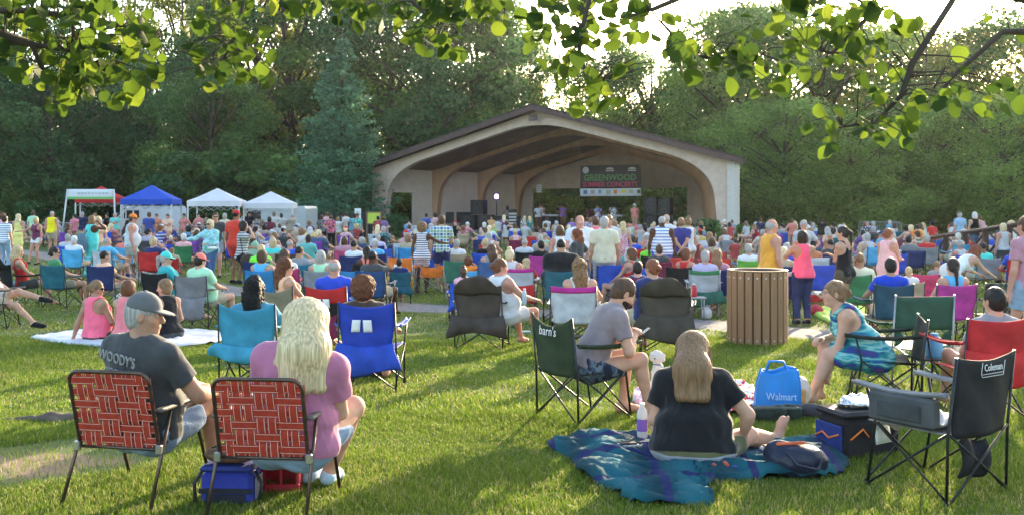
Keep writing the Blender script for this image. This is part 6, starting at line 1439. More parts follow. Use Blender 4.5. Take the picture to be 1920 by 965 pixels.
    b = person(J, 'shift', 'teal', None, None, 'bun', 'lb', 'w', .007, True, True, L5, 1.45, 1.0, topmat=mat('tie_dye', (.1, .3, .5), .9, bump=.5, bs=14, pattern=tie_dye), label='person in a blue and teal tie-dyed dress leaning on her knees', group=GDN, seed=7)
    strands(J, b, 60, 'lb', 3, .03)
    # boy in the red chair at the right
    L6 = Vector((X(1832, 8.9), 8.9, gz(8.9)))
    quad_chair(L6, .12, (.52, .03, .035), 'red camp chair with a red flap at the right edge', w=.56, hb=.88, drape=('red', .62, .30, .62, .66), seed=11, cup=True)
    J = skeleton('sit', lean=-8, yaw=12, pitch=4, arms=('lap', 'lap'), sex='m', zs=.35)
    person(J, 'tee', 'grey', 'shorts', 'khaki', 'short', 'bk', 'w', .009, True, False, L6 + Vector((.13, .03, 0)), .1, .98, label='person with thick dark hair in the red chair at the right edge', group=GDN, seed=8)
    # empty chairs at the right
    c = quad_chair((2.70, 6.52, 0), .60, (.02, .02, .024), 'large black camp chair with a grey cooler pocket, empty, at the lower right', w=.62, hb=.90, sag=.035, lettering=('Coleman', .06, .19, .90), seed=12, arm='grey', seatcol='grey')
    m = MB(); m.box((-.385, -.22, .45), (-.29, .24, .64), bev=.02); m.build('cooler_pocket', FAB(), c, color=(.085, .09, .095)); m = MB(); m.box((-.398, -.14, .49), (-.386, .16, .59), bev=.004); m.build('pocket_flap', FAB(), c, color=(.06, .065, .07))
    m = MB(); m.sheet(lambda u, v: ((u - .5) * .26, -.22 - .04 * math.sin(v * 3) - .02 * math.sin(8 * u), .36 - .22 * v + .02 * math.sin(6 * u)), 10, 8, .02); m.build('hanging_pouch', FAB(), c, color=(.02, .02, .024))
    t = link('towel', None if False else (lambda m: (m.sheet(lambda u, v: (-.20 + .42 * u + .02 * math.sin(7 * v), .30 - .42 * v, .445 + .028 * math.sin(9 * u + 3 * v) + .02 * math.sin(14 * v) - (.16 * max(0, .25 - v) * 2.4)), 20, 16, .012), m.mesh('towel'))[1])(MB()), None, [CLOTH()], (2.70, 6.52, 0), .60, (.42, .43, .44)); tag(t, 'crumpled pale grey towel on the seat of the empty black chair', 'towel')
    m = MB(); m.sheet(lambda u, v: (-.20 + .16 * u, .315 + .01 * math.sin(5 * v), .42 - .17 * v), 4, 4, .003); tg = m.build('care_tag', WHITE(), c)
    g = quad_chair((X(1712, 10.6), 10.7, gz(10.7)), .10, (.03, .085, .06), 'empty dark green camp chair behind the woman in the tie-dyed dress', w=.62, hb=.96, sag=.0, steel=GREYTUBE(), seed=13, seatcol=(.10, .22, .15))
    for o in [o for o in g.children if o.name.startswith('backrest')]:
        b = MB(); b.sheet(lambda u, v: ((u - .5) * .60, -.30 - .03 * v, .60 + .34 * v), 10, 6, .008); o.data = b.mesh('backrest'); o.data.materials.append(FAB())
    for s in (1, -1): b = MB(); b.sheet(lambda u, v: (s * (.30 - .10 * math.sin(v * 3.14) * (1 - u)), -.27 - .03 * v, .42 + .20 * v), 3, 6, .008); b.build('side_strip', FAB(), g, color=(.03, .085, .06))
    # three in pink on the white blanket
    for k, (px, d, fc, top, hs, hc, lab, yw) in enumerate(((182, 14.9, (.95, .16, .26), 'racer', 'pony', 'lb', 'person in a neon pink tank with a ponytail and sunglasses on the white blanket', -70), (236, 14.7, (.80, .22, .25), 'racer', 'bob', 'au', 'person in a coral tank with short auburn hair on the white blanket', -5), (318, 15.2, 'black', 'tank', 'bob', 'lb', 'person in dark clothes behind the grey cap on the white blanket', 70))):
        J = skeleton('ground', lean=(-3, 4, 10)[k], yaw=yw, pitch=8, legs=('ext', 'gknee') if k < 2 else ('gcross', 'gside'), arms=('lap', 'prop') if k == 0 else ('lap', 'lap'), fat=(.35, .15, .1)[k])
        b = person(J, top, fc, 'short', 'char', hs, hc, 't' if k == 0 else 'w', .010, True, False, at(px, d), (-.5, -.35, .9)[k], 1.0, glasses=k == 0, label=lab, group='people on the white blanket', seed=20 + k)
# ---------------------------------------------------------------- the people further out, posed one by one
def build_mid():
    CH = 'folding camp chairs on the lawn'; PG = 'people seated in camp chairs'; SG = 'people standing on the lawn'
    def sit(px, d, rz, top, tc, hs, hc, lab, chair=None, cpx=None, ck=None, crz=None, **k):
        kk = dict(lean=-12, yaw=0, pitch=6, arms=('rest', 'lap'), legs='sit'); pk = {}
        for a, v in k.items(): (kk if a in ('lean', 'yaw', 'pitch', 'arms', 'legs', 'sex', 'fat', 'w', 'side', 'zs', 'roll') else pk).__setitem__(a, v)
        h = max(.009, min(.02, .00082 * d)); J = skeleton('sit', **kk)
        pk.setdefault('bot', 'shorts'); pk.setdefault('bc', 'khaki'); sk = pk.pop('skin', 'w'); bot = pk.pop('bot'); bc = pk.pop('bc'); sc = pk.pop('sc', 1.0)
        p = at(px, d); person(J, top, tc, bot, bc, hs, hc, sk, h, d < 22, False, p, R(rz), sc, label=lab, group=PG, seed=int(px) % 97, **pk)
        if chair:
            ck = dict(ck or {}); cl = ck.pop('label', None) or '%s camp chair holding the %s' % (ck.pop('cn', chair if isinstance(chair, str) else 'dark'), lab.replace('person ', 'person '))
            q = at(cpx if cpx is not None else px, d); quad_chair((q[0], q[1] - .02, q[2]), R(crz if crz is not None else rz), chair, cl, CH, seed=int(px) % 53, sc=sc, **ck)
    def stand(px, d, rz, top, tc, bot, bc, hs, hc, lab, H_=1.7, **k):
        kk = dict(lean=1, yaw=0, pitch=4, arms=('down', 'down'), legs='stand'); pk = {}
        for a, v in k.items(): (kk if a in ('lean', 'yaw', 'pitch', 'arms', 'legs', 'sex', 'fat', 'w', 'side') else pk).__setitem__(a, v)
        h = max(.010, min(.022, .00082 * d)); J = skeleton('stand', **kk); sk = pk.pop('skin', 'w')
        pk.setdefault('shoes', 'black'); pk.setdefault('seed', int(px) % 89)
        return person(J, top, tc, bot, bc, hs, hc, sk, h, d < 24, False, at(px, d), R(rz), H_ / 1.69, label=lab, group=SG, **pk)
    # first row of chairs, left to right
    sit(-14, 17.4, -85, 'tee', 'lgrey', 'short', 'br', 'person at left edge with crossed bare legs', (.20, .19, .17), cpx=-8, ck=dict(cn='tan framed'), legs=(((.10, .72, .08), (.1, .2, 1)), ((-.02, .80, .50), (.2, .2, 1))), fat=.3, shoes='black', sex='m')
    sit(44, 21.5, -55, 'tank', 'red', 'long', 'bl', 'blonde person in red at the left edge', 'black', 36, dict(cn='black and red', hood=True), -35, bc='char', arms=('lap', 'lap'))
    sit(112, 21.2, -50, 'tee', 'green', 'short', 'dk', 'person in dark green tee with glasses, in profile', 'dteal', 118, dict(cn='dark teal'), -12, yaw=-30, glasses=True, arms=('hold', 'lap'), sex='m')
    sit(205, 21.0, -40, 'tee', 'peach', 'buzz', 'dk', 'person in peach tee with dark hair low in his seat', 'navy', 203, dict(cup=True), -5, sex='m', skin='t', zs=.40)
    sit(322, 18.6, -55, 'tee', 'teal', 'pony', 'gr', 'person in a teal cap and teal tee in profile', 'black', 312, None, -20, yaw=-25, hat='cap', hatc='aqua', glasses=True, arms=('hold', 'lap'), bc='grey', fat=.3)
    sit(384, 17.6, -30, 'polo', 'mint', 'short', 'dk', 'person in a coral cap and mint green shirt', (.17, .175, .18), 374, dict(cn='grey', drape=((.20, .20, .21), .55, .18, .56, .5)), -8, yaw=-8, hat='cap', hatc='coral', hatback=False, fat=.5, w=1.15, arms=('hold', 'rest'), sex='m')
    sit(484, 10.3, -6, 'tee', (.07, .25, .35), 'waves', 'bk', 'person with curly black hair seated left of centre', (.05, .28, .42), 483, dict(cn='turquoise', drape=((.06, .32, .46), .52, .36, .62, .78), sag=.07), -4, skin='t', zs=.36)
    sit(548, 14.2, -50, 'tank', 'peach', 'waves', 'au', 'person with long auburn hair and sunglasses turned right', (.26, .22, .15), 530, dict(cn='tan', sag=.10), -10, yaw=-35, glasses=True, arms=('lap', 'lap'))
    sit(630, 14.0, -2, 'polo', 'royal', 'fringe', 'gr', 'bald person in a royal blue polo', (.55, .03, .03), 622, dict(cn='red and black', mesh_low='black', paper=2, sag=.05, drape=('maroon', .52, .2, .3, .36)), -4, fat=.3, w=1.12, sex='m', skin='r')
    sit(684, 10.5, 0, 'tee', 'brown', 'curly', 'au', 'person with curly auburn hair', (.025, .06, .42), 700, dict(cn='royal blue', paper=2, drape=((.03, .08, .48), .50, .20, .56, .72), sag=.05, arm=(.06, .14, .60)), -4, skin='t', legs=('sit', 'far'), zs=.36)
    sit(947, 14.2, -40, 'tank', 'white', 'bun', 'au', 'person in a white tank holding a bottle on the armrest', (.075, .058, .048), 905, dict(label='wide brown camp chair with a head cover left of the bin', w=.64, hood=True, drape=((.07, .054, .045), .50, .22, .74, .84), cup=True), -10, yaw=-35, fat=.5, skin='r', bc='white')
    sit(1086, 13.9, 0, 'tank', 'lgrey', 'waves', 'lb', 'person with wavy brown hair behind the bearded man', 'lgrey', 1076, dict(cn='grey and magenta', trim='magenta', sag=.02, w=.6), -5)
    sit(1217, 13.6, 15, 'tee', 'navy', 'bun', 'rd', 'person with red hair in a bun and a navy shirt', (.075, .062, .048), 1250, dict(label='wide brown camp chair with a head cover right of the bearded man', w=.64, hood=True, drape=((.07, .058, .045), .56, .22, .66, .92)), -12, yaw=20, fat=.35)
    sit(1320, 19.5, 0, 'tee', 'lav', 'short', 'gr', 'grey haired person left of the bin', (.40, .43, .45), 1318, dict(cn='pale grey and green', trim='green', drape=((.03, .13, .09), .52, .25, .66, .8), steel=GREYTUBE()), -6, sex='m')
    sit(1346, 19.8, -20, 'tee', 'mauve', 'long', 'lb', 'long haired person in mauve beside the grey haired one', 'navy', 1350, None, -30)
    sit(1292, 20.5, -45, 'racer', 'red', 'bob', 'au', 'person with short auburn hair in a red tank facing right', 'black', 1284, None, -30, yaw=-30, skin='r')
    sit(1176, 20.5, 50, 'strap', 'red', 'bob', 'au', 'person in a red strap top facing left beside blue chairs', 'blue', 1194, None, 25, yaw=25)
    quad_chair(at(1145, 21.0), R(-4), 'blue', 'empty blue camp chair with black sides left of the person in red', CH, trim=None, sag=.0, seed=3)
    sit(1052, 18.5, -3, 'tee', 'black', 'buzz', 'bk', 'very broad person in a black tee with his back turned', 'dteal', 1050, None, 0, fat=1.0, w=1.35, sex='m', skin='t', bc='blue', lean=6, zs=.62, sc=1.05)
    sit(956, 20.2, -4, 'tank', 'lgrey', 'topbun', 'pb', 'person with a blonde top bun and grey tank', 'lgrey', 975, dict(label='white and magenta camp chair with a red flap behind the wide brown chair', trim='magenta', w=.62, drape=('red', .58, .25, .62, .66)), -8, fat=.5, w=1.1, skin='r')
    sit(988, 21.5, -10, 'tee', 'red', 'waves', 'bl', 'child with curly golden hair beside the top bun person', None, sc=.8)
    sit(1668, 14.7, -12, 'tee', (.02, .06, .50), 'short', 'bk', 'person in a bright blue tee with black hair', (.02, .075, .12), 1657, dict(cn='dark blue', sag=.04), 4, sex='m', skin='t', arms=('rest', 'rest'))
    sit(1780, 14.6, 4, 'tank', 'sky', 'braid', 'dk', 'person with a dark braid and bare arms spread', (.42, .04, .26), 1773, dict(cn='magenta'), 2, arms=(((.42, .2, .22), (.5, -.8, -.6)), ((-.45, .2, .22), (-.5, -.8, -.6))), legs='wide')
    quad_chair(at(1859, 14.9), R(6), 'camo', 'camouflage camp chair right of the magenta one', CH, seed=8, fmat=mat('camouflage_chair', (.1, .1, .1), .8, pattern=P_blobs(8, [(0, (.02, .02, .018)), (.42, (.05, .06, .045)), (.5, (.16, .15, .12)), (.58, (.03, .035, .03))], True, .6)), sag=.0)
    quad_chair(at(1724, 19.5), R(0), (.55, .05, .16), 'small pink camp chair left of the magenta one', CH, seed=9, sc=.92, drape=((.5, .04, .14), .55, .3, .5, .5))
    sit(1612, 18.0, -18, 'long', 'cream', 'buzz', 'lb', 'person in a cream long-sleeved top behind the black top', 'green', 1596, None, -10, skin='t')
    quad_chair(at(1450, 19.0), R(2), 'navy', 'navy camp chair with pale rim right behind the bin', CH, trim='lgrey', seed=2)
    sit(1401, 23.0, 0, 'tee', 'white', 'short', 'gr', 'grey haired person in a white tee above the bin', (.15, .42, .06), 1400, dict(cn='lime green', steel=GREYTUBE()), 0, sex='m')
    sit(1838, 24, 5, 'tee', 'aqua', 'buzz', 'bk', 'person with close black hair in an aqua tee at right', 'grey', 1842, None, 0, skin='b', sex='m')
    sit(1218, 25, 0, 'tee', 'lime', 'short', 'gr', 'person in a neon green tee and grey cap', 'black', 1220, None, 0, hat='cap', hatc='lgrey', sex='m', fat=.2, skin='t')
    sit(1196, 17.2, -8, 'tee', 'navy', 'short', 'dk', 'dark haired person low behind the wide brown chair', 'maroon', 1200, None, -5, sex='m', zs=.36)
    # middle rows picked out in the photograph: px, d, shirt, hair, hair colour, chair, words
    rows = [(207, 27.5, 'sky', 'fringe', 'gr', 'lgrey', 'bald person in a sky blue tee', 'w', 'm'), (128, 31, 'lgrey', 'short', 'gr', 'blue', 'grey haired person in pale grey', 'w', 'm'), (142, 28.5, 'white', 'short', 'wh', 'sky', 'person in white with a white cap', 'w', 'm'),
            (292, 27, 'navy', 'topbun', 'bl', 'red', 'blonde person in a navy and orange top', 'w', 'f'), (322, 27.5, 'khaki', 'short', 'lb', 'red', 'boy with light brown hair in khaki', 'w', 'm'), (345, 31, 'lpink', 'short', 'wh', 'green', 'person in pink with a white cap', 'r', 'm'),
            (492, 22.5, 'lime', 'short', 'bl', 'navy', 'blond person leaning forward in a neon yellow-green tee', 'w', 'm'), (497, 19.5, 'sky', 'bob', 'br', (.03, .22, .48), 'brown haired person in light blue', 'w', 'f'), (533, 20, 'white', 'long', 'br', (.50, .05, .16), 'brown haired person in a white blouse', 'w', 'f'),
            (512, 26.5, 'aqua', 'bob', 'bl', 'tan', 'blonde person in an aqua tee', 'w', 'f'), (604, 19.4, 'mint', 'bob', 'gr', 'grey', 'grey haired person in a mint top', 'w', 'f'), (566, 21.5, 'grey', 'buzz', 'dk', (.02, .16, .26), 'dark haired person reaching right', 't', 'm'),
            (543, 26, 'blue', 'fringe', 'gr', 'brown', 'bald person in a blue tee', 'r', 'm'), (616, 24, 'lgrey', 'buzz', 'lb', 'blue', 'child with short hair in grey', 'w', 'm'), (648, 28, 'mauve', 'bob', 'br', (.55, .08, .18), 'brown haired person in mauve', 'w', 'f'),
            (668, 25, 'white', 'buzz', 'bk', 'navy', 'black haired person in white', 't', 'm'), (687, 21.5, 'coral', 'braid', 'bk', 'black', 'person with braided black hair in a coral tee', 'd', 'f'), (703, 26, 'sky', 'short', 'gr', 'navy', 'person in a sky blue tee with a grey cap', 'w', 'm'),
            (710, 31, 'lav', 'short', 'gr', 'navy', 'big grey haired person in lavender', 'w', 'm'), (704, 19.3, 'char', 'buzz', 'bk', (.02, .07, .20), 'person with close black hair behind the paper tags', 'd', 'm'), (748, 22, 'navy', 'short', 'dk', 'dteal', 'boy with dark hair in navy', 't', 'm'),
            (765, 30, 'tan', 'bob', 'lb', 'sky', 'light brown haired person left of the striped romper', 'w', 'f'), (858, 26, 'white', 'short', 'gr', 'tan', 'person in a white tee raising a hand', 'w', 'm'), (882, 22.5, 'orange', 'curly', 'au', 'sky', 'curly haired child in orange', 'w', 'f'),
            (868, 18.8, 'lpink', 'topbun', 'br', 'blue', 'small child with a top bun in pink', 'd', 'f'), (921, 22.5, 'grey', 'long', 'br', (.06, .13, .30), 'long brown haired person between brown chair and plaid shirt', 'w', 'f'), (985, 27, 'lgrey', 'fringe', 'gr', 'black', 'person in light grey with black braces', 'w', 'm'),
            (1011, 25, 'black', 'short', 'bk', (.50, .04, .28), 'black haired person in black', 't', 'm'), (1012, 30, 'tan', 'short', 'gr', 'grey', 'grey haired person in tan', 'w', 'm'), (1187, 29, 'blue', 'short', 'br', 'red', 'person in a blue tee with sunglasses', 'w', 'm'),
            (1237, 22.5, 'char', 'short', 'br', 'maroon', 'brown haired person behind the red haired bun', 'w', 'm'), (1262, 26, 'teal', 'bob', 'bl', 'green', 'blonde person in a teal tee', 'w', 'f'), (1333, 27, 'tan', 'bob', 'br', (.62, .05, .04), 'brown haired person in tan behind the red chair', 'w', 'f'),
            (1273, 24, None, None, None, (.62, .05, .04), 'x', 'w', 'f'), (1344, 23.5, None, None, None, (.60, .05, .04), 'x', 'w', 'f'), (1404, 25.5, None, None, None, (.03, .16, .50), 'x', 'w', 'f'), (1472, 23.5, 'blue', 'short', 'gr', 'navy', 'person in a bright blue tee left of the pink tank', 'w', 'm'),
            (1468, 21, 'tan', 'bob', 'pb', 'navy', 'pale blonde person close behind the bin', 'w', 'f'), (1537, 21, None, None, None, 'royal', 'x', 'w', 'f'), (1552, 26, 'char', 'buzz', 'bk', 'navy', 'dark haired person between the pink tank and black top', 't', 'm'), (1700, 19, 'white', 'buzz', 'bl', 'tan', 'baby-fair child in white left of the pink chair', 'w', 'm'),
            (1755, 21, 'grey', 'buzz', 'lb', (.24, .24, .25), 'fair child in grey right of the pink chair', 'w', 'm'), (1738, 30, 'red', 'short', 'gr', 'grey', 'person in grey and red near the railing', 'w', 'm'), (1792, 32, 'white', 'short', 'wh', 'sky', 'white haired person near the railing', 'w', 'f'), (1848, 34, 'tan', 'short', 'lb', 'grey', 'boy with light brown hair by the railing', 'w', 'm'),
            (1880, 28, None, None, None, 'char', 'x', 'w', 'f'), (1905, 23, 'royal', 'short', 'br', 'red', 'brown haired person at the far right in royal blue', 'w', 'm'), (236, 30, 'coral', 'short', 'br', 'sky', 'person in coral behind the man in the orange cap', 't', 'm')]
    XL = {1273: 'tall red camp chair left of the grey haired person', 1344: 'tall red camp chair right of the grey haired person', 1404: 'bright blue camp chair behind the bin', 1537: 'royal blue camp chair between the pink tank and the black top', 1880: 'charcoal camp chair under the blonde person by the railing'}
    ar = [('rest', 'lap'), ('lap', 'lap'), ('hold', 'rest'), ('face', 'lap')]
    for i, (px, d, tc, hs, hc, ch, lab, sk, sx) in enumerate(rows):
        rz = ((i * 37) % 50) - 25
        if tc is None: quad_chair(at(px, d), R(rz * .3), ch, XL[px], CH, seed=i, trim=None, sag=.0); continue
        cn = ch if isinstance(ch, str) else {(.50, .05, .16): 'pink', (.03, .22, .48): 'bright blue', (.02, .16, .26): 'peacock blue', (.55, .08, .18): 'pink', (.02, .07, .20): 'deep blue', (.06, .13, .30): 'slate blue', (.50, .04, .28): 'magenta', (.62, .05, .04): 'red', (.24, .24, .25): 'grey'}.get(ch, 'dark')
        sc = .78 if 'child' in lab or 'boy' in lab else 1.0
        dr = None
        if i % 4 == 0: dr = ((cfab(ch)), .52, .26, .56, .66)
        sit(px, d, rz, ('tee', 'tank', 'tee')[i % 3] if sx == 'f' else 'tee', tc, hs, hc, lab, ch, px + (i % 3 - 1) * 3, dict(cn=cn, drape=dr, paper=2 if 'paper' in lab else 0), rz * .4, yaw=((i * 53) % 70) - 35, arms=ar[i % 4], skin=sk, sex=sx, fat=.1 + .1 * (i % 4), sc=sc, hat='cap' if 'cap' in lab else None, hatc='white' if 'white cap' in lab else 'lgrey')
    # orange and blue chairs at the striped romper
    quad_chair(at(755, 24.2), R(-5), (.80, .20, .03), 'bright orange camp chair with a hanging gold flap', CH, drape=((.62, .30, .03), .46, .22, .62, .66), paper=1, steel=GREYTUBE(), seed=31)
    quad_chair(at(804, 24.6), R(20), (.80, .20, .03), 'orange camp chair beside the legs of the striped romper person', CH, hb=.66, steel=GREYTUBE(), seed=32)
    quad_chair(at(670, 19.4), R(-15), (.04, .22, .48), 'bright blue camp chair left of the deep blue one with paper tags', CH, drape=((.04, .22, .48), .5, .2, .4, .5), seed=33)
    quad_chair(at(768, 29.5), R(0), (.05, .28, .55), 'sky blue camp chair left of the striped romper person', CH, seed=34); quad_chair(at(718, 29), R(3), (.03, .12, .55), 'blue camp chair between lavender person and romper', CH, seed=35)
    quad_chair(at(862, 22.8), R(-10), (.04, .16, .10), 'dark green camp chair next to the curly haired child', CH, seed=36, steel=GREYTUBE())
    # standing
    stand(791, 24.5, -3, 'romper', 'white', None, None, 'curly', 'lb', 'person in a striped romper with curly hair, seen from behind', 1.66, topmat=STRIPE(), skin='d', arms=('out', 'down'), shoes=None)
    stand(828, 25.2, 4, 'tee', 'blue', 'shorts', 'navy', 'short', 'br', 'tall person in a blue plaid shirt and navy shorts', 1.82, topmat=PLAID(), sex='m', arms=('hold', 'down'), shoes=None, w=1.1)
    stand(1133, 20.8, 6, 'tee', (.62, .58, .42), 'pants', (.30, .31, .36), 'short', 'gr', 'person in a cream shirt with grey trousers and belt', 1.84, sex='m', w=1.15, fat=.3, skin='t')
    stand(1088, 21.6, 170, 'tee', (.62, .66, .74), 'pants', 'denim', 'fringe', 'lb', 'bald bearded person in a pale shirt facing the camera', 1.86, sex='m', fat=.5, w=1.2, skin='r', arms=('hold', 'down'), yaw=25)
    stand(1083, 20.2, 60, 'tee', 'char', 'short', 'ldenim', 'waves', 'rd', 'person with long auburn curls, charcoal tee and denim shorts', 1.60, yaw=20, arms=('hip', 'down'), botmat=DENIM())
    stand(1050, 22.5, 0, 'tank', 'white', 'shorts', 'ldenim', 'bob', 'br', 'person in a white tank with short brown hair', 1.62, skin='r')
    stand(1117, 25.0, 10, 'polo', (.80, .14, .20), 'pants', 'navy', 'short', 'br', 'person in a salmon pink shirt behind the cream shirt', 1.80, sex='m')
    stand(1142, 23.8, 160, 'tee', 'lgrey', 'pants', 'navy', 'short', 'lb', 'person half hidden behind the cream shirt, facing the camera', 1.84, sex='m', skin='r')
    stand(1168, 28, 0, 'dress', 'mauve', None, None, 'long', 'bl', 'person in a floral mauve dress with long blonde hair', 1.62, topmat=FLORAL(), length=.3)
    stand(1152, 30, 20, 'tank', 'lpink', 'shorts', 'denim', 'long', 'lb', 'person in light pink with long hair behind the cream shirt', 1.62)
    stand(1241, 24.5, -3, 'tank', 'white', 'shorts', 'blue', 'buzz', 'gr', 'person in a white and blue striped tank, back turned', 1.80, topmat=BSTRIPE(), sex='m', fat=.4, w=1.25, skin='d')
    stand(1250, 26.5, 0, 'tee', 'white', 'shorts', 'navy', 'fringe', 'gr', 'grey haired person hidden behind the striped tank', 1.84, sex='m')
    stand(1277, 25.5, -6, 'tee', (.04, .045, .22), 'shorts', 'char', 'short', 'lb', 'person in a deep blue tee with hands behind the back', 1.76, sex='m', arms=('back', 'back'), w=1.1)
    stand(1291, 27, 30, 'tank', 'white', 'shorts', 'khaki', 'topbun', 'lb', 'person in a white tank with a bun behind the deep blue tee', 1.74)
    stand(1444, 17.2, -68, 'tank', (.80, .36, .05), 'shorts', 'khaki', 'fringe', 'gr', 'bald person in a golden orange tank behind the bin', 1.80, sex='m', skin='r', arms=('down', 'down'), fat=.15, w=1.1)
    stand(1506, 17.9, 8, 'racer', (.90, .12, .22), 'pants', (.03, .045, .13), 'bob', 'dk', 'person in a neon pink racerback tank and dark jeans', 1.60, arms=('eat', 'eat'), skin='t', botmat=DENIM(), fat=.2)
    stand(1583, 17.6, 38, 'strap', 'black', 'short', (.09, .08, .055), 'pony', 'dk', 'person in a black strap top and olive shorts with folded arms', 1.68, arms=('fold', 'fold'), yaw=22, skin='w', shoes=None)
    stand(1664, 19.8, -55, 'dress', (.78, .42, .42), None, None, 'bun', 'rd', 'person in a pale pink dress with red hair holding a drink', 1.62, arms=('hold', 'hold'), yaw=-15, length=.25, fat=.35, skin='r')
    stand(1782, 18.5, -70, 'dress', 'white', None, None, 'waves', 'rd', 'person in a white dress bending forward with long red hair', 1.62, lean=62, pitch=45, arms=('reach', 'reach'), length=.3)
    stand(1928, 12.4, 20, 'tee', 'mauve', 'shorts', 'ldenim', 'short', 'br', 'person in a mauve tee cut by the right edge', 1.75, sex='m', skin='r')
    stand(171, 30, -35, 'dress', (.10, .60, .55), None, None, 'bob', 'lb', 'person in a long aqua dress carrying a grey bag', 1.76, skin='d', arms=('face', 'down'), length=.85, fat=.3, w=1.1)
    stand(184, 32, 200, 'tee', 'peach', 'shorts', 'khaki', 'long', 'bl', 'blonde person half behind the aqua dress', 1.72)
    stand(247, 28.6, -70, 'tank', (.52, .55, .58), 'shorts', (.36, .35, .31), 'short', 'br', 'person in an orange cap and grey tank walking right', 1.82, hat='cap', hatc='orange', sex='m', fat=.5, w=1.2, legs=('step', 'back'), skin='r', glasses=True, shoes=None)
    stand(68, 36.5, 165, 'tank', (.14, .03, .08), 'short', 'white', 'bob', 'bl', 'blonde person in a maroon tank and white shorts', 1.64, arms=('out', 'down'), skin='r', legs=('step', 'stand'))
    stand(34, 41, 5, 'dress', (.80, .72, .25), None, None, 'verylong', 'pb', 'person in a pale yellow dress with long blonde hair', 1.72, length=.2)
    stand(97, 43, 0, 'sleeveless', (.85, .72, .02), 'shorts', 'khaki', 'buzz', 'gr', 'person in a bright yellow sleeveless shirt', 1.82, sex='m', skin='r', w=1.1)
    stand(8, 33, -10, 'tee', 'lav', 'pants', 'ldenim', 'short', 'dk', 'person in a blue striped shirt at the left edge', 1.74, topmat=BSTRIPE(), sex='m')
    stand(4, 38, -20, 'tee', 'lpink', 'shorts', 'khaki', 'bob', 'au', 'person in pink behind the blue striped shirt', 1.78)
    stand(62, 50, 0, 'tee', 'mint', 'shorts', 'khaki', 'short', 'br', 'person in a green patterned tee by the left barrier', 1.8, sex='m')
    stand(395, 26.5, 160, 'long', 'sky', 'pants', 'denim', 'bob', 'pb', 'person in a flowing aqua tunic and sunglasses holding a plate', 1.70, topmat=AQUADYE(), glasses=True, arms=('out', 'hold'), fat=.3, length=.04)
    stand(404, 30, 200, 'tee', 'char', 'shorts', 'grey', 'buzz', 'dk', 'person in a charcoal tee and sunglasses behind the aqua tunic', 1.86, sex='m', glasses=True, skin='r', w=1.1)
    stand(441, 27.5, -25, 'tee', (.65, .05, .03), 'shorts', (.6, .05, .04), 'buzz', 'bk', 'person in a red cap and red tee', 1.93, hat='cap', hatc='red', sex='m', skin='b', w=1.1)
    stand(454, 23.6, -80, 'tee', 'lgrey', 'capri', 'black', 'bob', 'dk', 'person in a striped top and black trousers shading her eyes', 1.70, topmat=mat('grey_stripes', (.5, .5, .53), .9, pattern=P_stripe(5.5, 'Z', (.06, .06, .07), .7, .3)), arms=('face', 'hold'), legs=('step', 'stand'), shoes=None)
    stand(1800, 41, 10, 'tee', (.30, .45, .62), 'shorts', 'khaki', 'short', 'gr', 'person in a sky blue polo and green cap at the ramp railing', 1.82, sex='m', hat='cap', hatc='olive')
    stand(1828, 40, -5, 'tank', 'black', 'pants', 'denim', 'bob', 'wh', 'white haired person in a black tank at the ramp railing', 1.80)
    stand(1845, 42, 20, 'tee', 'mauve', 'shorts', 'khaki', 'short', 'br', 'person bent over the ramp railing', 1.72, sex='m', lean=25)
    stand(1882, 28, 5, 'tank', 'lgrey', 'short', 'ldenim', 'bob', 'pb', 'blonde person in a grey floral tank sitting high at the railing', 1.58, skin='r')
    stand(1897, 30, 30, 'tank', 'white', 'pants', 'navy', 'long', 'bl', 'long haired person beside the grey floral tank at the railing', 1.62)
    stand(1720, 38, 0, 'tee', 'orange', 'shorts', 'khaki', 'short', 'bk', 'person in orange left of the railing', 1.35, sex='m'); stand(1748, 40, 10, 'tee', 'red', 'shorts', 'denim', 'short', 'dk', 'person in red with a dark cap left of the railing', 1.45, sex='m', hat='cap', hatc='navy')
# ================================================================ the rest of the crowd: shared figures, each person an object of its own
def bank():
    B = {'sit': [], 'stand': []}
    for kd, specs in (('sit', [dict(lean=-12, arms=('rest', 'lap')), dict(lean=-8, yaw=35, arms=('lap', 'hold'), sex='m', w=1.1, fat=.2), dict(lean=6, yaw=-20, arms=('face', 'lap'), fat=.15), dict(lean=-14, yaw=-50, arms=('rest', 'rest'), sex='m', fat=.6, w=1.15), dict(lean=-5, yaw=60, arms=('lap', 'lap'), fat=.3)]),
                      ('stand', [dict(arms=('down', 'hip')), dict(arms=('fold', 'fold'), sex='m', w=1.1, fat=.2), dict(arms=('hold', 'down'), yaw=30, fat=.2), dict(arms=('eat', 'down'), yaw=-30, sex='m', w=1.1)])):
        for i, s in enumerate(specs):
            J = skeleton(kd, **s); h = .026
            e = dict(body=make_body(J, h, False, False), tee=make_top(J, 'tee', h * .85, i), tank=make_top(J, 'tank', h * .85, i), bot=make_bottom(J, 'shorts' if kd == 'sit' or i % 2 else 'pants', h * .85, i), hair={q: make_hair(J, q, h * .6, i) for q in ('short', 'long', 'bob', 'fringe', 'curly', 'bun')}, cap=make_hat(J, h * .5, 'cap'))
            e['body'].materials.append(skin_mat()); [e[q].materials.append(CLOTH()) for q in ('tee', 'tank', 'bot', 'cap')]; [m.materials.append(HAIR()) for m in e['hair'].values()]; B[kd].append(e)
    return B
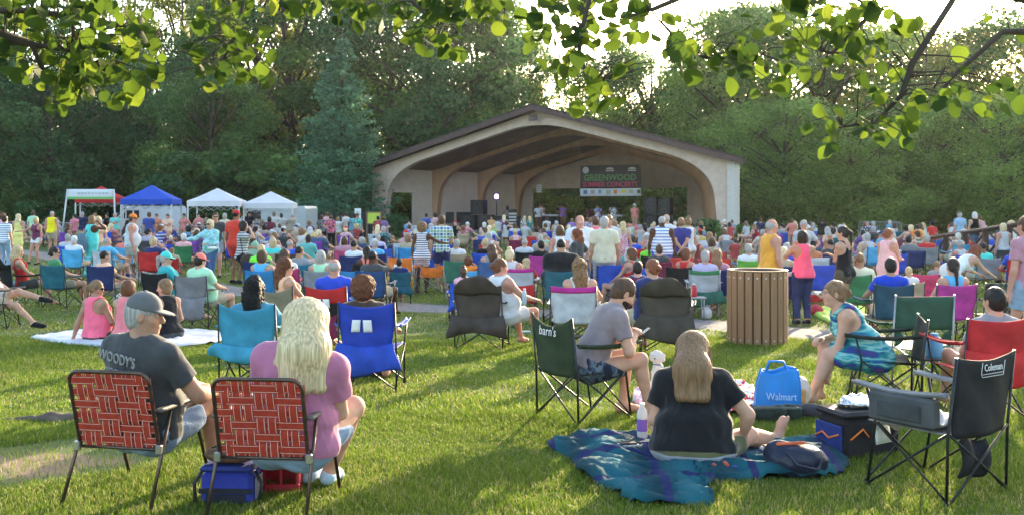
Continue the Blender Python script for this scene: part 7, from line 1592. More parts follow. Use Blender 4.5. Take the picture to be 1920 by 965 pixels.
SHIRT_W = dict(red='red', coral='coral', pink='pink', hot='neon pink', lpink='light pink', orange='orange', yellow='yellow', gold='golden', lime='neon green', green='dark green', mint='mint green', teal='teal', aqua='aqua', sky='sky blue', blue='blue', royal='royal blue', navy='navy', purple='purple', violet='violet', mauve='mauve', maroon='maroon', white='white', cream='cream', grey='grey', lgrey='pale grey', char='charcoal', black='black', brown='brown', tan='tan', khaki='khaki', denim='denim', lav='lavender', peach='peach', magenta='magenta', dteal='dark teal')
HAIR_W = dict(bl='blond', pb='pale blond', br='brown', dk='dark', au='auburn', gr='grey', wh='white', rd='red', lb='light brown', bk='black')
MARKS = [(-300, 'beyond the left edge'), (60, 'at the left edge'), (125, 'before the left barriers'), (228, 'before the red tent'), (335, 'before the blue tent'), (460, 'before the first white tent'), (560, 'before the second white tent'), (640, 'before the conifer'), (715, 'before the notice board'), (800, "before the shell's left pier"), (880, 'before the stage chairs'), (970, 'before the left speakers'),
         (1080, 'before the stage keyboards'), (1200, 'before the banner'), (1300, 'before the right speakers'), (1420, 'before the right pier'), (1540, 'right of the shell'), (1680, 'before the right barrier'), (1780, 'left of the ramp railing'), (5000, 'by the ramp railing')]
def near_what(px): return next(w for m, w in MARKS if px < m)
def band(d): return 'front rows' if d < 31 else ('middle rows' if d < 42 else ('back rows' if d < 52 else 'last rows'))
ORD = ['first', 'second', 'third', 'fourth', 'fifth', 'sixth', 'seventh', 'eighth', 'ninth', 'tenth']
def settle_labels(items):
    """items: (object, label, px); look-alikes in one place are told apart by their order from the left"""
    S = {}
    for o, l, px in items: S.setdefault(l, []).append((px, o))
    for l, L in S.items():
        L.sort(key=lambda t: t[0])
        for i, (px, o) in enumerate(L): o['label'] = l if len(L) == 1 else l + ', ' + ORD[min(i, 9)] + ' from left'
def build_crowd():
    B = bank(); PAT = [mat('striped_tee', None, .9, pattern=P_stripe(2.6, 'Z', (.6, .6, .6), .6)), mat('printed_tee', None, .9, pattern=P_blobs2((.55, .5, .5))), mat('checked_tee', None, .9, pattern=P_blobs2((.03, .03, .05)))]
    r = random.Random(42); items = []; chairs = []
    def put(kd, px, d, rz, tc, bc, hs, hc, sk, lab=None, sc=1.0, top='tee', z=None, group=None, v=None, hat=None):
        e = B[kd][(r.randrange(len(B[kd])) if v is None else v)]; b = link('person', e['body'], None, (), (X(px, d), d, gz(d) if z is None else z), rz, SKIN[sk]); b.scale = (sc,) * 3
        link('shirt', e[top], b, color=tuple(.8 * c_ + .2 * sum(CC[tc]) / 3 for c_ in tint(CC[tc], r.uniform(.55, .85))))
        if r.random() < .22: q = b.children[-1]; q.material_slots[0].link = 'OBJECT'; q.material_slots[0].material = r.choice(PAT); link('trousers' if kd == 'stand' else 'shorts', e['bot'], b, color=CC[bc])
        link('hair', e['hair'][hs], b, color=tint(HC[hc], r.uniform(.8, 1.2)))
        if hat: link('cap', e['cap'], b, color=CC[hat])
        tag(b, 'x', 'person', group or ('seated crowd on the lawn' if kd == 'sit' else 'people standing among the crowd'))
        items.append((b, lab or '%s haired person in %s, %s, %s' % (HAIR_W[hc], SHIRT_W[tc] + (', %s cap' % SHIRT_W[hat] if hat else ''), band(d), near_what(px)) if kd == 'sit' else (lab or '%s haired person in %s standing %s' % (HAIR_W[hc], SHIRT_W[tc], near_what(px))), px))
        return b
    cols = ['white'] * 5 + ['lgrey', 'grey', 'navy', 'navy', 'black', 'black', 'char', 'red', 'red', 'coral', 'pink', 'lpink', 'orange', 'blue', 'royal', 'sky', 'sky', 'teal', 'aqua', 'lav', 'purple', 'maroon', 'mint', 'yellow', 'cream', 'tan', 'green', 'lime', 'mauve', 'denim']
    hcs = ['br', 'br', 'dk', 'dk', 'lb', 'bl', 'gr', 'gr', 'bk', 'au', 'pb', 'wh']
    chc = ['navy', 'navy', 'blue', 'royal', 'black', 'char', 'grey', 'green', 'red', 'maroon', 'sky', 'dteal', 'tan', 'purple', 'blue', 'lgrey']
    taken = [(o.location.x, o.location.y) for o in SC.objects if o.parent is None and o.get('category') in ('person', 'camp chair')]
    n = 0
    for d in (25.5, 28, 30.8, 33.8, 37, 40.5, 44.2, 48, 52, 56):
        px = -30 + r.uniform(0, 40)
        while px < 1935:
            step = 1.22 if d > 33 else 1.55
            if n >= 205: break
            dd = d + r.uniform(-1.6, 1.6); x = X(px, dd)
            pd = float(path_dist(np.array([x]), np.array([dd]))[0]); lim = 60 if px < 640 else (56 if px < 700 else 58)
            edge = px < 130 and dd < 40
            clear = min((math.hypot(x - a, dd - b) for a, b in taken), default=9) > .85
            if clear and pd > 1.3 and dd < lim and not edge and r.random() < (.80 if d > 33 else .62):
                tc = r.choice(cols); hs = r.choice(['short', 'short', 'bob', 'long', 'long', 'fringe', 'bun', 'curly', 'short']); hc = 'gr' if hs == 'fringe' else r.choice(hcs); rz = R(r.uniform(-22, 22)) + math.atan2(-(X(1100, 66) - x), 66 - dd) * .8
                sc = r.choice([1, 1, 1, .97, 1.04, .8 if d < 45 else 1]); sk = r.choice(['w', 'w', 'w', 't', 'r', 'p', 'd' if r.random() < .5 else 'w']); hat = r.choice([None] * 6 + ['white', 'navy', 'red', 'lgrey'])
                put('sit', px, dd, rz, tc, r.choice(['khaki', 'denim', 'navy', 'black', 'grey', 'white']), hs, hc, sk, sc=sc, top=r.choice(['tee', 'tee', 'tank']), hat=hat if hs in ('short', 'fringe', 'bob') else None); n += 1; taken.append((x, dd))
                if len(chairs) < 130 and r.random() < .85:
                    cc = r.choice(chc); c = far_chair((x, dd - .03, gz(dd)), rz, cc, 'x', r.randrange(2)); c.scale = (sc,) * 3; chairs.append((c, '%s camp chair in the %s, %s' % (SHIRT_W[cc], band(dd), near_what(px)), px))
            px += step / dd * F * r.uniform(.75, 1.3)
    # standing people picked out in the photograph: px, d, colour, trousers, hair, hair colour, skin
    for (px, d, tc, bc, hs, hc, sk, sc, turn) in [
        (137, 50, 'pink', 'denim', 'short', 'dk', 'w', .98, 60), (156, 51, 'navy', 'ldenim', 'short', 'gr', 'w', 1.04, 0), (182, 51, 'lpink', 'khaki', 'bob', 'lb', 'w', 1.0, -50), (197, 52, 'black', 'black', 'short', 'dk', 't', 1.0, 90), (214, 50, 'aqua', 'white', 'short', 'gr', 'r', 1.02, 180),
        (281, 44, 'royal', 'denim', 'short', 'br', 'w', 1.06, 0), (292, 48, 'orange', 'khaki', 'short', 'br', 'r', 1.0, 180), (313, 46, 'peach', 'khaki', 'short', 'br', 'r', 1.0, 180), (343, 49, 'coral', 'black', 'short', 'dk', 't', 1.0, 170), (370, 51, 'coral', 'black', 'short', 'dk', 'r', 1.0, 160), (388, 52, 'tan', 'black', 'short', 'br', 'w', .98, 0),
        (423, 40, 'cream', 'grey', 'short', 'gr', 'w', 1.05, 0), (468, 53, 'black', 'black', 'short', 'dk', 't', 1.04, 200), (487, 50, 'tan', 'black', 'bob', 'dk', 't', .96, 0), (506, 44, 'maroon', 'navy', 'bob', 'dk', 'd', .94, 10), (515, 49, 'white', 'denim', 'short', 'lb', 'w', 1.05, 0), (527, 50, 'white', 'white', 'short', 'dk', 'w', 1.0, 20), (545, 50, 'olive' if False else 'khaki', 'khaki', 'fringe', 'gr', 'r', 1.0, 60),
        (604, 50, 'grey', 'black', 'bob', 'br', 'w', .95, 0), (612, 51, 'lpink', 'black', 'short', 'br', 'w', 1.04, 20), (621, 47, 'hot', 'black', 'bun', 'br', 'w', .98, 0), (634, 50, 'white', 'denim', 'bob', 'lb', 'w', .9, 0), (645, 51, 'white', 'white', 'short', 'dk', 'w', 1.04, 60), (662, 50, 'sky', 'pink', 'bob', 'dk', 't', 1.0, 30), (671, 49, 'aqua', 'black', 'short', 'dk', 't', 1.0, 200), (709, 49, 'red', 'black', 'short', 'dk', 't', .93, 0), (719, 49, 'violet', 'black', 'bob', 'br', 'w', .93, 0),
        (800, 54, 'blue', 'grey', 'short', 'dk', 't', .98, 0), (812, 53, 'lpink', 'black', 'bob', 'dk', 't', 1.0, 60), (922, 56, 'gold', 'black', 'bob', 'br', 'w', .88, 190), (935, 55, 'white', 'navy', 'short', 'dk', 't', .84, 0), (945, 55, 'purple', 'grey', 'long', 'pb', 'w', .92, 0), (984, 56, 'white', 'white', 'long', 'pb', 'w', .88, 0), (992, 56, 'teal', 'grey', 'long', 'bl', 'w', .88, 20), (1025, 54, 'white', 'white', 'short', 'br', 'w', .86, 0), (1072, 52, 'violet', 'black', 'bob', 'lb', 'w', .84, 0), (1107, 44, 'lav', 'grey', 'bob', 'lb', 'w', .92, 0), (1100, 47, 'violet', 'denim', 'bun', 'br', 'w', .9, 0),
        (1183, 52, 'coral', 'black', 'bob', 'dk', 'd', .8, 0), (1196, 50, 'hot', 'black', 'bob', 'br', 'w', .78, 0), (1222, 48, 'lgrey', 'white', 'bob', 'bl', 'w', .72, 0), (1372, 52, 'lav', 'navy', 'short', 'br', 'w', .8, 0), (1425, 50, 'navy', 'black', 'short', 'br', 'w', .86, 0), (1484, 46, 'coral', 'black', 'short', 'au', 'w', .88, 0), (1508, 24.5, 'lgrey', 'grey', 'short', 'gr', 'r', 1.02, 170), (1540, 47, 'black', 'black', 'short', 'dk', 't', .88, 0), (1626, 46, 'navy', 'black', 'short', 'gr', 'w', .8, 0), (1667, 50, 'sky', 'white', 'bob', 'wh', 'w', .8, 0)]:
        put('stand', px, d, R(turn), tc, bc, hs, hc, sk, sc=sc)
    # on the stage
    for (px, d, tc, bc, hs, hc, sk, sc, turn, lab, hat) in [(1009, 69.5, 'lgrey', 'denim', 'short', 'bk', 'd', 1.05, 190, 'stage person in a pale shirt and blue jeans', None), (1016, 71.5, 'red', 'red', 'short', 'bk', 'b', 1.1, 200, 'stage person in red behind the pale shirt', None), (1048, 72.5, 'black', 'black', 'short', 'bk', 'b', 1.08, 160, 'stage person in black at the draped keyboard', None),
                                               (1056, 71.8, 'purple', 'black', 'short', 'bk', 'b', 1.06, 180, 'stage person in a purple shirt at the draped keyboard', None), (1121, 68, 'royal', 'denim', 'short', 'dk', 't', 1.05, 170, 'stage person in a royal blue tee under the banner', None), (1150, 69, 'white', 'white', 'short', 'bk', 'b', 1.08, 180, 'stage person in a white jersey and dark cap at the white keyboard', 'black'), (1190, 66, 'coral', 'black', 'short', 'bk', 't', 1.08, 175, 'stage person in a red top and white hat right of the white keyboard', 'white'), (1105, 73.5, 'maroon', 'black', 'short', 'bk', 'd', .95, 180, 'stage drummer in maroon behind the red drums', None)]:
        put('stand', px, d, R(turn), tc, bc, hs, hc, sk, lab, sc, z=FLOORZ, group='band members on the stage', hat=hat)
    settle_labels(items); settle_labels(chairs)
    for o in SC.objects:
        l = o.get('label')
        if l and len(l.split()) > 16: print('LONG', len(l.split()), l)

# ================================================================ small things on the lawn
def blanket(name, label, corners, nz, colmat, amp=.02, n=46, seed=0, color=None):
    """cloth laid over the ground inside a loop of ground points"""
    C = [GP(*c) if len(c) == 2 else Vector(c) for c in corners]; cx = sum((c for c in C), Vector()) / len(C); k = len(C); V = []; r = random.Random(seed)
    P = []
    for i in range(k):
        for t in range(8):
            p0, p1, p2, p3 = C[(i - 1) % k], C[i], C[(i + 1) % k], C[(i + 2) % k]; u = t / 8
            q = (p1 * 2 + (p2 - p0) * u + (p0 * 2 - p1 * 5 + p2 * 4 - p3) * u * u + (-p0 + p1 * 3 - p2 * 3 + p3) * u ** 3) * .5; P.append(p1.lerp(p2, u) * .35 + q * .65 + Vector((r.uniform(-1, 1), r.uniform(-1, 1), 0)) * amp * .35)
    N = len(P)
    def f(u, v):
        i = int(u * N) % N; p = P[i]; q = cx.lerp(p, v ** .8); x, y = q.x, q.y
        z = gz(y) + .045 + amp * (.8 * float(noise3(x, y, 0, 9, seed)) + .75 * (1 - 2 * abs(float(noise3(x * .5 + y * .9, y * .6 - x * .2, 0, 22, seed + 1)))) + .35 * float(noise3(x, y, 0, 45, seed + 2))); z = z - .045 * max(0, (v - .93) / .07)
        return (x, y, z + amp * .6)
    b = MB(); b.sheet(lambda u, v: f(u, v), N, 26, .008)
    o = link(name, b.mesh(name), None, [colmat], color=color); tag(o, label, 'blanket')
    KEEP_OFF.append([(cx.x + (p.x - cx.x) * .95, cx.y + (p.y - cx.y) * .95) for p in P]); return o
def blob_thing(name, label, cat, loc, parts, rz=0, group=None, h=.009):
    """soft bags and clothes: parts = (name, material, colour, fn(Vol))"""
    root = empty(name, loc, rz, label, cat, group)
    for nm, m, c, fn, ext in parts:
        V = Vol((-ext, -ext, -.05), (ext, ext, ext * 1.7), h); fn(V); link(nm, V.mesh(nm), root, [m], color=cfab(c))
    return root
def bottle(loc, label, col, cap, h=.22, r_=.032, wrap=None, cat='bottle'):
    root = empty('bottle', loc, 0, label, cat); b = MB(); b.lathe([(0, 0), (r_ * .95, 0), (r_, .01), (r_, h * .68), (r_ * .8, h * .80), (r_ * .42, h * .9), (r_ * .42, h * .93), (0, h * .93)], 16); b.build('body', mat('bottle_%s' % label[:12], col, .15, trans=.3), root)
    b = MB(); b.lathe([(0, h * .91), (r_ * .5, h * .91), (r_ * .5, h), (0, h)], 12); b.build('cap', mat('bottle_cap_%s' % label[:12], cap, .4), root)
    if wrap: b = MB(); b.lathe([(r_ + .001, h * .2), (r_ + .001, h * .55)], 16); b.build('wrapper', mat('bottle_wrap_%s' % label[:12], wrap, .5), root)
    return root
def build_small():
    BT = mat('teal_plaid_fleece', (.015, .14, .20), .95, bump=.6, bs=40, pattern=lambda nt, v, c: mixc(nt, thr(nt, wave(nt, v, .55, 'Y', 1.6), .975), mixc(nt, thr(nt, wave(nt, v, .5, 'X', 1.6), .985), mixc(nt, wave(nt, v, .7, 'X', 1.5), (.004, .040, .055), (.009, .100, .130)), (.02, .025, .09)), (.015, .025, .09)))
    blanket('blanket', 'rumpled teal plaid blanket under the person in the black tee', [(1028, 838), (1100, 822), (1215, 830), (1420, 830), (1560, 842), (1590, 882), (1545, 902), (1420, 905), (1345, 908), (1322, 928), (1335, 950), (1200, 952), (1145, 925), (1088, 898), (1070, 865)], 1, BT, .042, seed=3)
    blanket('blanket', 'red and white print blanket beyond the person in the black tee', [(1350, 730), (1400, 728), (1425, 745), (1420, 772), (1350, 775)], 1, mat('red_white_print', (.7, .7, .7), .9, pattern=P_blobs(9, [(0, (.72, .70, .68)), (.5, (.60, .05, .05)), (.6, (.72, .70, .68)), (.72, (.55, .05, .06))])), .03, seed=5)
    blanket('blanket', 'pink and white floral blanket around the white dog', [(1186, 742), (1240, 728), (1275, 742), (1262, 768), (1200, 772)], 1, mat('pink_white_print', (.7, .7, .7), .9, pattern=P_blobs(12, [(0, (.70, .66, .68)), (.46, (.75, .30, .42)), (.54, (.70, .66, .68)), (.66, (.5, .3, .5))])), .03, seed=6)
    blanket('blanket', 'white blanket under the people in pink', [(58, 634), (150, 624), (300, 618), (415, 628), (410, 642), (330, 652), (200, 652), (100, 644)], 1, mat('white_blanket_cloth', (.55, .56, .60), .9, var=.15, vs=3), .022, seed=7)
    blanket('blanket', 'lime green blanket behind the person in the neon pink tank', [(1520, 582), (1590, 572), (1660, 582), (1650, 606), (1560, 608)], 1, mat('lime_cloth', (.30, .50, .07), .9, var=.1), .02, seed=8)
    # dog
    g = GP(1236, 742); fur = mat('white_fur', (.72, .69, .64), .95, bump=1.0, bs=90, var=.12, vs=40, trans=.15)
    V = Vol((-.25, -.35, 0), (.25, .3, .6), .007); V.ell((0, -.02, .22), (.085, .12, .11), k=.05); V.ell((0, .06, .30), (.075, .08, .10), k=.05); V.rc((0, .07, .32), (0, .09, .43), .06, .05, k=.04)
    V.ell((0, .10, .50), (.078, .078, .074), k=.03); V.ell((0, .172, .475), (.036, .045, .032), k=.03)
    for s in (1, -1):
        V.ell((s * .072, .085, .485), (.026, .034, .058), k=.015); V.rc((s * .045, .09, .26), (s * .048, .11, .03), .032, .024, k=.03); V.rc((s * .048, .11, .03), (s * .048, .14, .02), .024, .022, k=.02)
        V.ell((s * .075, -.06, .13), (.045, .09, .075), k=.03); V.rc((s * .085, -.02, .06), (s * .085, .06, .025), .032, .024, k=.02)
    V.rc((0, -.13, .14), (.02, -.20, .26), .022, .03, k=.03); V.fold(.006, 85, 4); V.fold(.005, 40, 6)
    dog = link('dog', V.mesh('dog'), None, [fur], (g.x, g.y, gz(g.y) + .02), 2.75); tag(dog, 'small fluffy white dog sitting on the pink floral blanket', 'dog'); dog.scale = (.76,) * 3
    b = MB(); 
    for s in (1, -1): b.lathe([(0, .009), (.007, .006), (.009, 0), (.007, -.006), (0, -.009)], 8, org=(s * .030, .168, .508))
    b.build('eyes', PLAS(), dog); b = MB(); b.lathe([(0, .010), (.011, .006), (.012, 0), (.008, -.007), (0, -.009)], 8, org=(0, .218, .482)); b.build('nose', PLAS(), dog)
    b = MB(); b.tube([(.055 * math.cos(a), .085 + .055 * math.sin(a), .385 + .01 * math.sin(a)) for a in np.linspace(0, 6.283, 16, endpoint=False)], .007, 5, closed=True); b.build('collar', mat('collar_blue', (.03, .06, .25), .6), dog)
    # shopping bag, carrier bag, dark bag
    g = GP(1460, 780); z = g.z; root = empty('shopping_bag', g + Vector((0, .06, 0)), -.1, 'big bright blue shopping bag with white lettering beside the dark backpack', 'bag')
    def bagf(u, v): w = .36 + .02 * math.sin(3 * v); return ((u - .5) * w * (1 - .16 * v ** 3) + .03 * v, -.02 - .03 * math.sin(u * 3.14) + .012 * math.sin(9 * u + 4 * v) + .05 * v, .38 * v - .02 * math.sin(u * 6) * v)
    BL = mat('bag_blue', (.02, .22, .62), .5, var=.12, vs=8, bump=.4, bs=14)
    b = MB(); b.sheet(bagf, 14, 12, .006); b.sheet(lambda u, v: (bagf(u, v)[0], -bagf(u, v)[1] + .16 - .02 * v, bagf(u, v)[2] + .01), 14, 12, .006)
    for s in (0, 1): b.sheet(lambda u, v: (bagf(s, v)[0] + .004, bagf(s, v)[1] + (.19 - .13 * v) * u, bagf(s, v)[2]), 5, 8, .006)
    b.build('body', BL, root); b = MB(); b.tube([(-.09, .03, .37), (-.06, .04, .46), (.06, .04, .46), (.10, .03, .37)], .012, 6); b.build('handle', BL, root)
    t = text_obj('lettering', 'Walmart', .09, mat('bag_pale_print', (.45, .62, .80), .6), root, (.03, -.066, .17), (R(83), 0, 0), ext=.002, w=.26)
    g = GP(1500, 768); blob_thing('carrier_bag', 'thin white plastic carrier bag with food packets right of the blue bag', 'bag', g + Vector((.0, .12, 0)), [('body', mat('white_plastic_bag', (.62, .58, .55), .4, trans=.3), 'white', lambda V: (V.ell((0, 0, .14), (.13, .10, .15)), V.fold(.012, 28, 3), V.fold(.006, 60, 4)), .22), ('packet', CLOTH(), (.7, .32, .10), lambda V: (V.box((.01, -.07, .12), (.05, .045, .06), .01), V.fold(.004, 40, 1)), .2)])
    g = GP(1462, 790); blob_thing('backpack', 'crumpled dark olive bag lying before the blue shopping bag', 'bag', g + Vector((0, .08, 0)), [('body', CLOTH(), (.025, .035, .027), lambda V: (V.ell((-.10, 0, .05), (.16, .11, .07), k=.03), V.ell((.10, .02, .06), (.12, .10, .09), k=.03), V.ell((0, -.05, .08), (.07, .09, .05), k=.03), V.fold(.026, 20, 5), V.fold(.012, 45, 6)), .36), ('strap', CLOTH(), (.10, .11, .09), lambda V: (V.rc((-.18, -.06, .11), (.02, -.11, .12), .014, .014), V.rc((.02, -.11, .12), (.2, -.02, .10), .014, .012)), .36)])
    g = GP(1528, 782); blob_thing('shoe_pair', 'dark folded garment beside the sandals of the woman in tie-dye', 'clothes', g + Vector((0, .05, 0)), [('body', CLOTH(), (.05, .045, .05), lambda V: (V.ell((0, 0, .05), (.13, .10, .06)), V.fold(.014, 24, 8)), .24)])
    # woman in tie-dye's sandal-like shoes are worn: cooler with foil
    g = GP(1608, 862); root = empty('cool_box', g + Vector((.06, .16, 0)), .32, 'black and blue soft cooler with orange cord, foil on its lid', 'cooler')
    b = MB(); b.box((-.24, -.17, 0), (.24, .17, .30), bev=.035); b.build('body', FAB(), root, color=(.018, .018, .022)); b = MB(); b.box((-.25, -.178, .30), (.25, .178, .345), bev=.02); b.build('lid', FAB(), root, color=(.028, .028, .033))
    b = MB(); b.box((-.262, -.15, .03), (-.243, .15, .25), bev=.008); b.build('side_pocket', FAB(), root, color=(.02, .045, .22)); b = MB(); b.tube([(-.268, -.13, .19), (-.275, -.03, .15), (-.27, .05, .18), (-.27, .13, .14)], .007, 5); b.tube([(-.2, -.182, .16), (-.1, -.186, .23), (-.05, -.184, .17)], .007, 5); b.build('cord', mat('orange_cord', (.75, .20, .03), .6), root)
    b = MB(); b.tube([(.0, -.19, .20), (.12, -.20, .14), (.2, -.19, .22)], .012, 5); b.build('strap', PLAS(), root)
    fo = blob_thing('foil_wrap', 'crumpled silver foil bag on the lid of the black cooler', 'food wrap', g + Vector((.05, .16, .345)), [('body', mat('foil', (.62, .62, .64), .25, .85, var=.1, vs=20), 'white', lambda V: (V.ell((.02, 0, .03), (.17, .10, .04)), V.fold(.022, 34, 2), V.fold(.01, 80, 3)), .26)], .3)
    g = GP(1500, 905); blob_thing('handbag', 'navy handbag with orange trim on the teal blanket', 'bag', g + Vector((.02, .12, .03)), [('body', mat('navy_leather', (.018, .022, .045), .4, var=.2, vs=9, bump=.3, bs=30), 'navy', lambda V: (V.ell((0, 0, .09), (.20, .13, .12), k=.03), V.ell((-.12, .03, .13), (.09, .09, .08), k=.04), V.fold(.014, 20, 5), V.fold(.005, 55, 2)), .34), ('trim', CLOTH(), (.62, .12, .05), lambda V: (V.rc((-.14, -.02, .20), (.03, -.04, .215), .012, .012),), .34), ('handle', mat('navy_leather', (.02, .02, .04), .4), 'navy', lambda V: [V.rc(a, c_, .010, .010, k=.01) for a, c_ in (((-.10, -.10, .16), (-.05, -.17, .10)), ((-.05, -.17, .10), (.08, -.17, .07)), ((.08, -.17, .07), (.14, -.10, .13)))], .34)])
    # food and little things
    def tray(px, py, w, l, hgt, col, lab, cat, nm, rz=0, dz=.0, inner=None):
        g = GP(px, py); root = empty(nm, (g.x, g.y, g.z + dz), rz, lab, cat); b = MB(); b.box((-w / 2, -l / 2, 0), (w / 2, l / 2, hgt), bev=min(.012, hgt * .4)); b.build('base', mat(nm + '_%d' % px, col, .4, trans=.1), root)
        if inner: b = MB(); b.box((-w * .4, -l * .4, hgt), (w * .4, l * .4, hgt + .012), bev=.005); b.build('contents', mat(nm + '_in_%d' % px, inner, .8, var=.3, vs=40), root)
        return root
    tray(1456, 868, .20, .15, .045, (.60, .62, .64), 'clear plastic food tray left of the zip bag', 'food box', 'food_tray', .3, .07, (.22, .14, .09)); tray(1518, 858, .22, .16, .03, (.62, .60, .50), 'flat zip bag of crackers beside the food tray', 'food bag', 'zip_bag', -.2, .06, (.60, .50, .32)); tray(1514, 838, .16, .12, .012, (.75, .75, .75), 'white paper sheet beyond the bare foot', 'paper', 'paper_sheet', .2, .05)
    tray(1178, 858, .15, .08, .012, (.55, .55, .57), 'silver phone lying on the left of the teal blanket', 'phone', 'phone', .2, .09, (.02, .02, .025)); tray(985, 628, .16, .10, .03, (.28, .42, .42), 'pale teal cloth dropped beside the wide brown chair', 'cloth', 'dropped_cloth', .4, .04)
    g = GP(1206, 838); bottle(g + Vector((0, .06, .06)), 'white bottle with purple wrap left of the person in black', (.62, .64, .66), (.8, .8, .8), .26, .040, (.20, .10, .42)); g = GP(1356, 893)
    blob_thing('sandals', 'pair of orange and blue strappy sandals on the teal blanket', 'sandals', g + Vector((0, .05, .06)), [('straps', CLOTH(), (.50, .08, .05), lambda V: [V.rc((x_, -.06, .02), (x_ + .03, .07, .03), .02, .016) for x_ in (-.09, 0, .09)], .2), ('soles', CLOTH(), (.05, .06, .22), lambda V: [V.ell((x_, 0, .01), (.04, .10, .014)) for x_ in (-.06, .06)], .2)], .3, h=.006)
    # left foreground: blue cooler bag, purse, red crate
    g = GP(428, 945); root = empty('cooler_bag', g + Vector((0, .08, 0)), -.05, 'blue insulated bag with black strap between the webbed chairs', 'cooler bag'); b = MB(); b.box((-.16, -.11, 0), (.16, .11, .20), bev=.03); b.build('body', FAB(), root, color=(.03, .045, .30)); b = MB(); b.box((-.165, -.115, .20), (.165, .115, .232), bev=.014); b.build('lid', FAB(), root, color=(.035, .05, .22))
    b = MB(); b.box((-.162, -.122, .075), (.162, -.112, .105)); b.box((-.12, -.121, .02), (.12, -.1115, .07), bev=.003); b.build('front_band', FAB(), root, color=(.02, .02, .03)); b = MB(); b.tube([(.16, -.05, .2), (.205, -.06, .12), (.19, -.08, .02)], .011, 5); b.tube([(-.16, -.05, .2), (-.215, -.05, .12), (-.19, -.1, .01)], .012, 5); b.build('strap', PLAS(), root)
    b = MB(); b.box((.163, -.07, .03), (.172, .07, .16), bev=.003); b.build('mesh_pocket', mat('grey_mesh', (.2, .2, .23), .7), root)
    blob_thing('purse', 'brown leather purse on top of the blue insulated bag', 'purse', g + Vector((-.01, .08, .232)), [('body', mat('brown_leather', (.14, .075, .045), .35, var=.25, vs=10), 'brown', lambda V: (V.ell((0, 0, .05), (.16, .09, .055)), V.fold(.008, 26, 2)), .24), ('strap', PLAS(), 'black', lambda V: (V.rc((-.10, -.03, .10), (.02, -.03, .135), .008, .008), V.rc((.02, -.03, .135), (.12, .0, .09), .008, .008)), .24)])
    g = GP(508, 925); root = empty('crate', g + Vector((0, .12, 0)), .05, 'dark red plastic crate behind the leg of the right webbed chair', 'crate'); CR = mat('crate_red', (.30, .012, .025), .4); w, l, hh = .17, .13, .22
    for (lo, hi) in (((-w, -l, 0), (w, l, .02)), ((-w, -l, .02), (w, -l + .012, .06)), ((-w, -l, hh - .05), (w, -l + .012, hh)), ((-w, l - .012, .02), (w, l, hh)), ((-w, -l + .012, .02), (-w + .012, l - .012, hh)), ((w - .012, -l + .012, .02), (w, l - .012, hh))):
        b = MB(); b.box(lo, hi, bev=.003); b.build('panel', CR, root)
    for x_ in (-.16, -.055, .05, .15): b = MB(); b.box((x_, -l + .001, .06), (x_ + .015, -l + .011, hh - .05)); b.build('slot_bar', CR, root)
    b = MB(); b.box((-.12, -.08, hh - .03), (.10, .08, hh + .006), bev=.006); b.build('contents', mat('crate_paper', (.5, .5, .52), .7), root)
    # tree root at the left
    g = GP(95, 790); V = Vol((-.55, -.25, -.1), (.65, .25, .2), .012); V.rc((-.45, .02, -.02), (.0, .0, .015), .04, .055, k=.05); V.rc((.0, 0, .02), (.38, .04, .02), .055, .035, k=.05); V.rc((.02, 0, .02), (.10, -.10, -.02), .05, .03, k=.05); V.rc((.38, .04, .02), (.6, .1, -.03), .035, .02, k=.04); V.fold(.012, 24, 2); V.fold(.005, 60, 3)
    o = link('tree_root', V.mesh('tree_root'), None, [mat('weathered_root', (.12, .09, .068), .9, var=.3, vs=12, bump=.8, bs=40, stretch=(.3, 1, 1))], g); tag(o, 'weathered tree root breaking the bare earth at the left', 'tree root')
    # behind: drinks cooler, water jug, rucksacks and bags on the lawn
    g = GP(1531, 566); root = empty('cool_box', g, .2, 'small red drinks cooler with white lid behind the neon pink tank', 'cooler'); b = MB(); b.box((-.17, -.12, 0), (.17, .12, .17), bev=.03); b.build('body', mat('cooler_red', (.6, .03, .03), .4), root); b = MB(); b.box((-.175, -.125, .17), (.175, .125, .23), bev=.02); b.build('lid', WHITE(), root); b = MB(); b.tube([(-.15, 0, .22), (-.12, 0, .30), (.12, 0, .30), (.15, 0, .22)], .009, 5); b.build('handle', WHITE(), root)
    g = Vector((X(1752, 9.6), 9.6, gz(9.6))); root = empty('side_table', g, 0, 'low dark folding side table left of the red chair', 'table'); b = MB(); b.box((-.2, -.15, .40), (.2, .15, .42), bev=.006); b.build('table_top', mat('table_dark', (.06, .06, .065), .6), root)
    for sx in (-.17, .17):
        for sy in (-.12, .12): b = MB(); b.tube([(sx, sy, 0), (sx * .8, sy * .8, .40)], .009, 6); b.build('leg', GREYTUBE(), root)
    bottle(g + Vector((0, 0, .42)), 'light blue water jug on the low side table', (.15, .45, .72), (.12, .4, .65), .22, .075, None, 'jug')
    g = at(1152, 15.5); blob_thing('wicker_bag', 'round tan wicker bag with a pink lining beyond the bearded man', 'bag', Vector(g), [('body', mat('wicker_tan', (.42, .24, .12), .8, var=.2, vs=30), 'tan', lambda V: (V.ell((0, 0, .14), (.22, .14, .17)), V.ell((0, 0, .34), (.17, .10, .10), mode='cut', k=.01)), .3), ('lining', CLOTH(), 'hot', lambda V: (V.ell((-.14, -.12, .10), (.10, .07, .12)), V.fold(.01, 30, 3)), .3)])
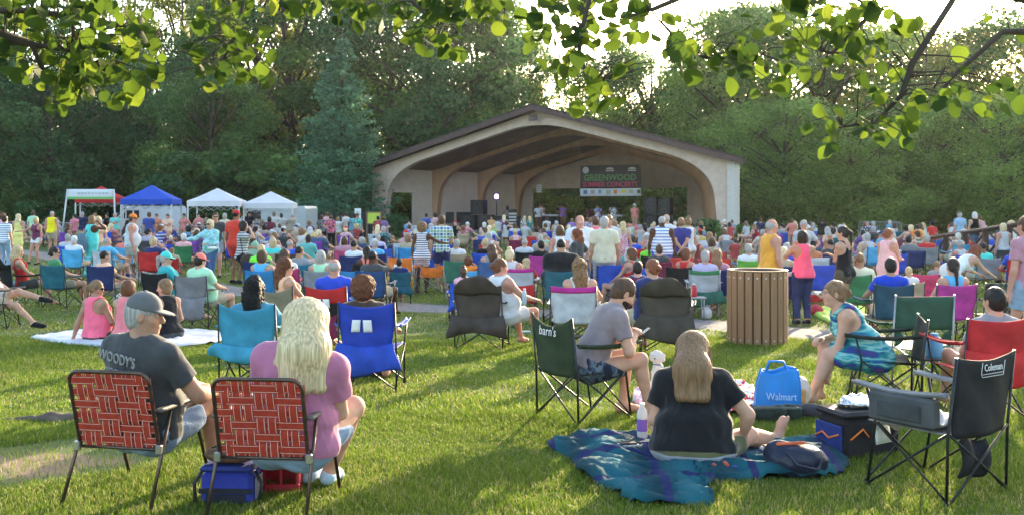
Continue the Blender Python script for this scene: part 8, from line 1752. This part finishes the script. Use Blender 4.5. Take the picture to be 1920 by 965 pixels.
    for k, (px, py, c, lab) in enumerate([(700, 705, (.03, .03, .04), 'small black bag under the royal blue chair'), (170, 556, (.03, .05, .14), 'navy bag on the grass before the dark teal chair'), (18, 540, (.12, .25, .35), 'light blue cooler bag under the chair at the left edge'), (520, 592, (.10, .10, .10), 'dark bag beside the tan chair'), (1150, 560, (.03, .05, .16), 'navy cooler under the empty blue chair'), (1186, 558, (.55, .12, .04), 'orange and black bag under the red haired person'), (1530, 590, (.50, .06, .08), 'red and white clothes bundle on the lime blanket'), (1620, 565, (.55, .56, .58), 'white bundle beside the green chair right of the black top'), (965, 612, (.08, .2, .16), 'dark green strap bag at the armrest of the wide brown chair'), (1325, 596, (.6, .6, .6), 'white paper bag under the pale grey and green chair'), (220, 566, (.45, .45, .42), 'pale bag below the grey chair with its flap' if False else 'pale bag on the path edge before the navy chair')]):
        g = GP(px, py); blob_thing('bag', lab, 'bag', g, [('body', CLOTH(), c, lambda V, k=k: (V.ell((0, 0, .10), (.19 - .01 * k, .12, .11)), V.fold(.015, 20, k), V.fold(.006, 50, k + 3)), .3), ('strap', CLOTH(), tint(c, .6), lambda V: (V.rc((-.10, -.04, .19), (0, -.05, .25), .010, .010), V.rc((0, -.05, .25), (.11, -.04, .18), .010, .010)), .3)], h=.013)
    for k, (px, py, lab) in enumerate([(1297, 600, 'clear cup of red drink beside the pale grey and green chair'), (975, 560, 'clear water bottle at the wide brown chair')]):
        if k: bottle(Vector((X(983, 14.0), 14.0, gz(14) + .62)), lab, (.5, .62, .68), (.7, .7, .7), .22, .033)
        else:
            gq = Vector((X(1299, 18.6), 18.6, gz(18.6))); root = empty('side_table', gq, 0, 'small folding table with a red drink left of the bin', 'table'); b = MB(); b.box((-.22, -.15, .42), (.22, .15, .44)); b.build('table_top', mat('table_grey', (.35, .34, .35), .6), root); 
            for sx in (-.18, .18):
                for sy in (-.12, .12): b = MB(); b.tube([(sx, sy, 0), (sx, sy, .42)], .011, 5); b.build('leg', GREYTUBE(), root)
            bottle(gq + Vector((.02, 0, .44)), lab, (.6, .05, .06), (.7, .7, .7), .24, .055, (.55, .03, .05), 'cup')
    # paddle-free bag carried by the person in the aqua dress, shoulder bag of the striped top
    blob_thing('shoulder_bag', 'grey-blue rucksack on the back of the person in the aqua dress', 'bag', Vector(at(153, 29.7)) + Vector((0, 0, .72)), [('body', CLOTH(), (.10, .17, .23), lambda V: (V.ell((0, 0, .25), (.15, .12, .33)), V.fold(.01, 20, 3)), .5), ('strap', CLOTH(), (.06, .1, .14), lambda V: (V.rc((.05, 0, .50), (.16, 0, .66), .02, .02),), .5)], h=.02)
    blob_thing('shoulder_bag', 'dark brown shoulder bag at the hip of the person in the striped top', 'bag', Vector(at(466, 23.3)) + Vector((0, 0, .72)), [('body', CLOTH(), (.06, .04, .035), lambda V: (V.ell((0, 0, .14), (.19, .08, .14)), V.fold(.01, 20, 3)), .4), ('strap', PLAS(), 'black', lambda V: (V.rc((-.12, 0, .24), (-.20, .05, .62), .014, .014),), .75)], h=.016)
    blob_thing('paper_plate', 'white paper plate held by the person in the aqua tunic', 'plate', Vector(at(398, 26.0)) + Vector((0, 0, .98)), [('plate', WHITE(), 'white', lambda V: (V.ell((0, 0, .03), (.14, .12, .02)),), .2), ('food', CLOTH(), (.62, .58, .5), lambda V: (V.ell((0, 0, .05), (.10, .08, .03)),), .2)], h=.014)
build_ground(); build_path(); build_trees(); build_shell(); build_banner_and_stage(); build_props_stage()
build_places(); build_overhang()
build_heroes(); build_mid(); build_crowd(); build_small()
build_grass(); build_added_haze()
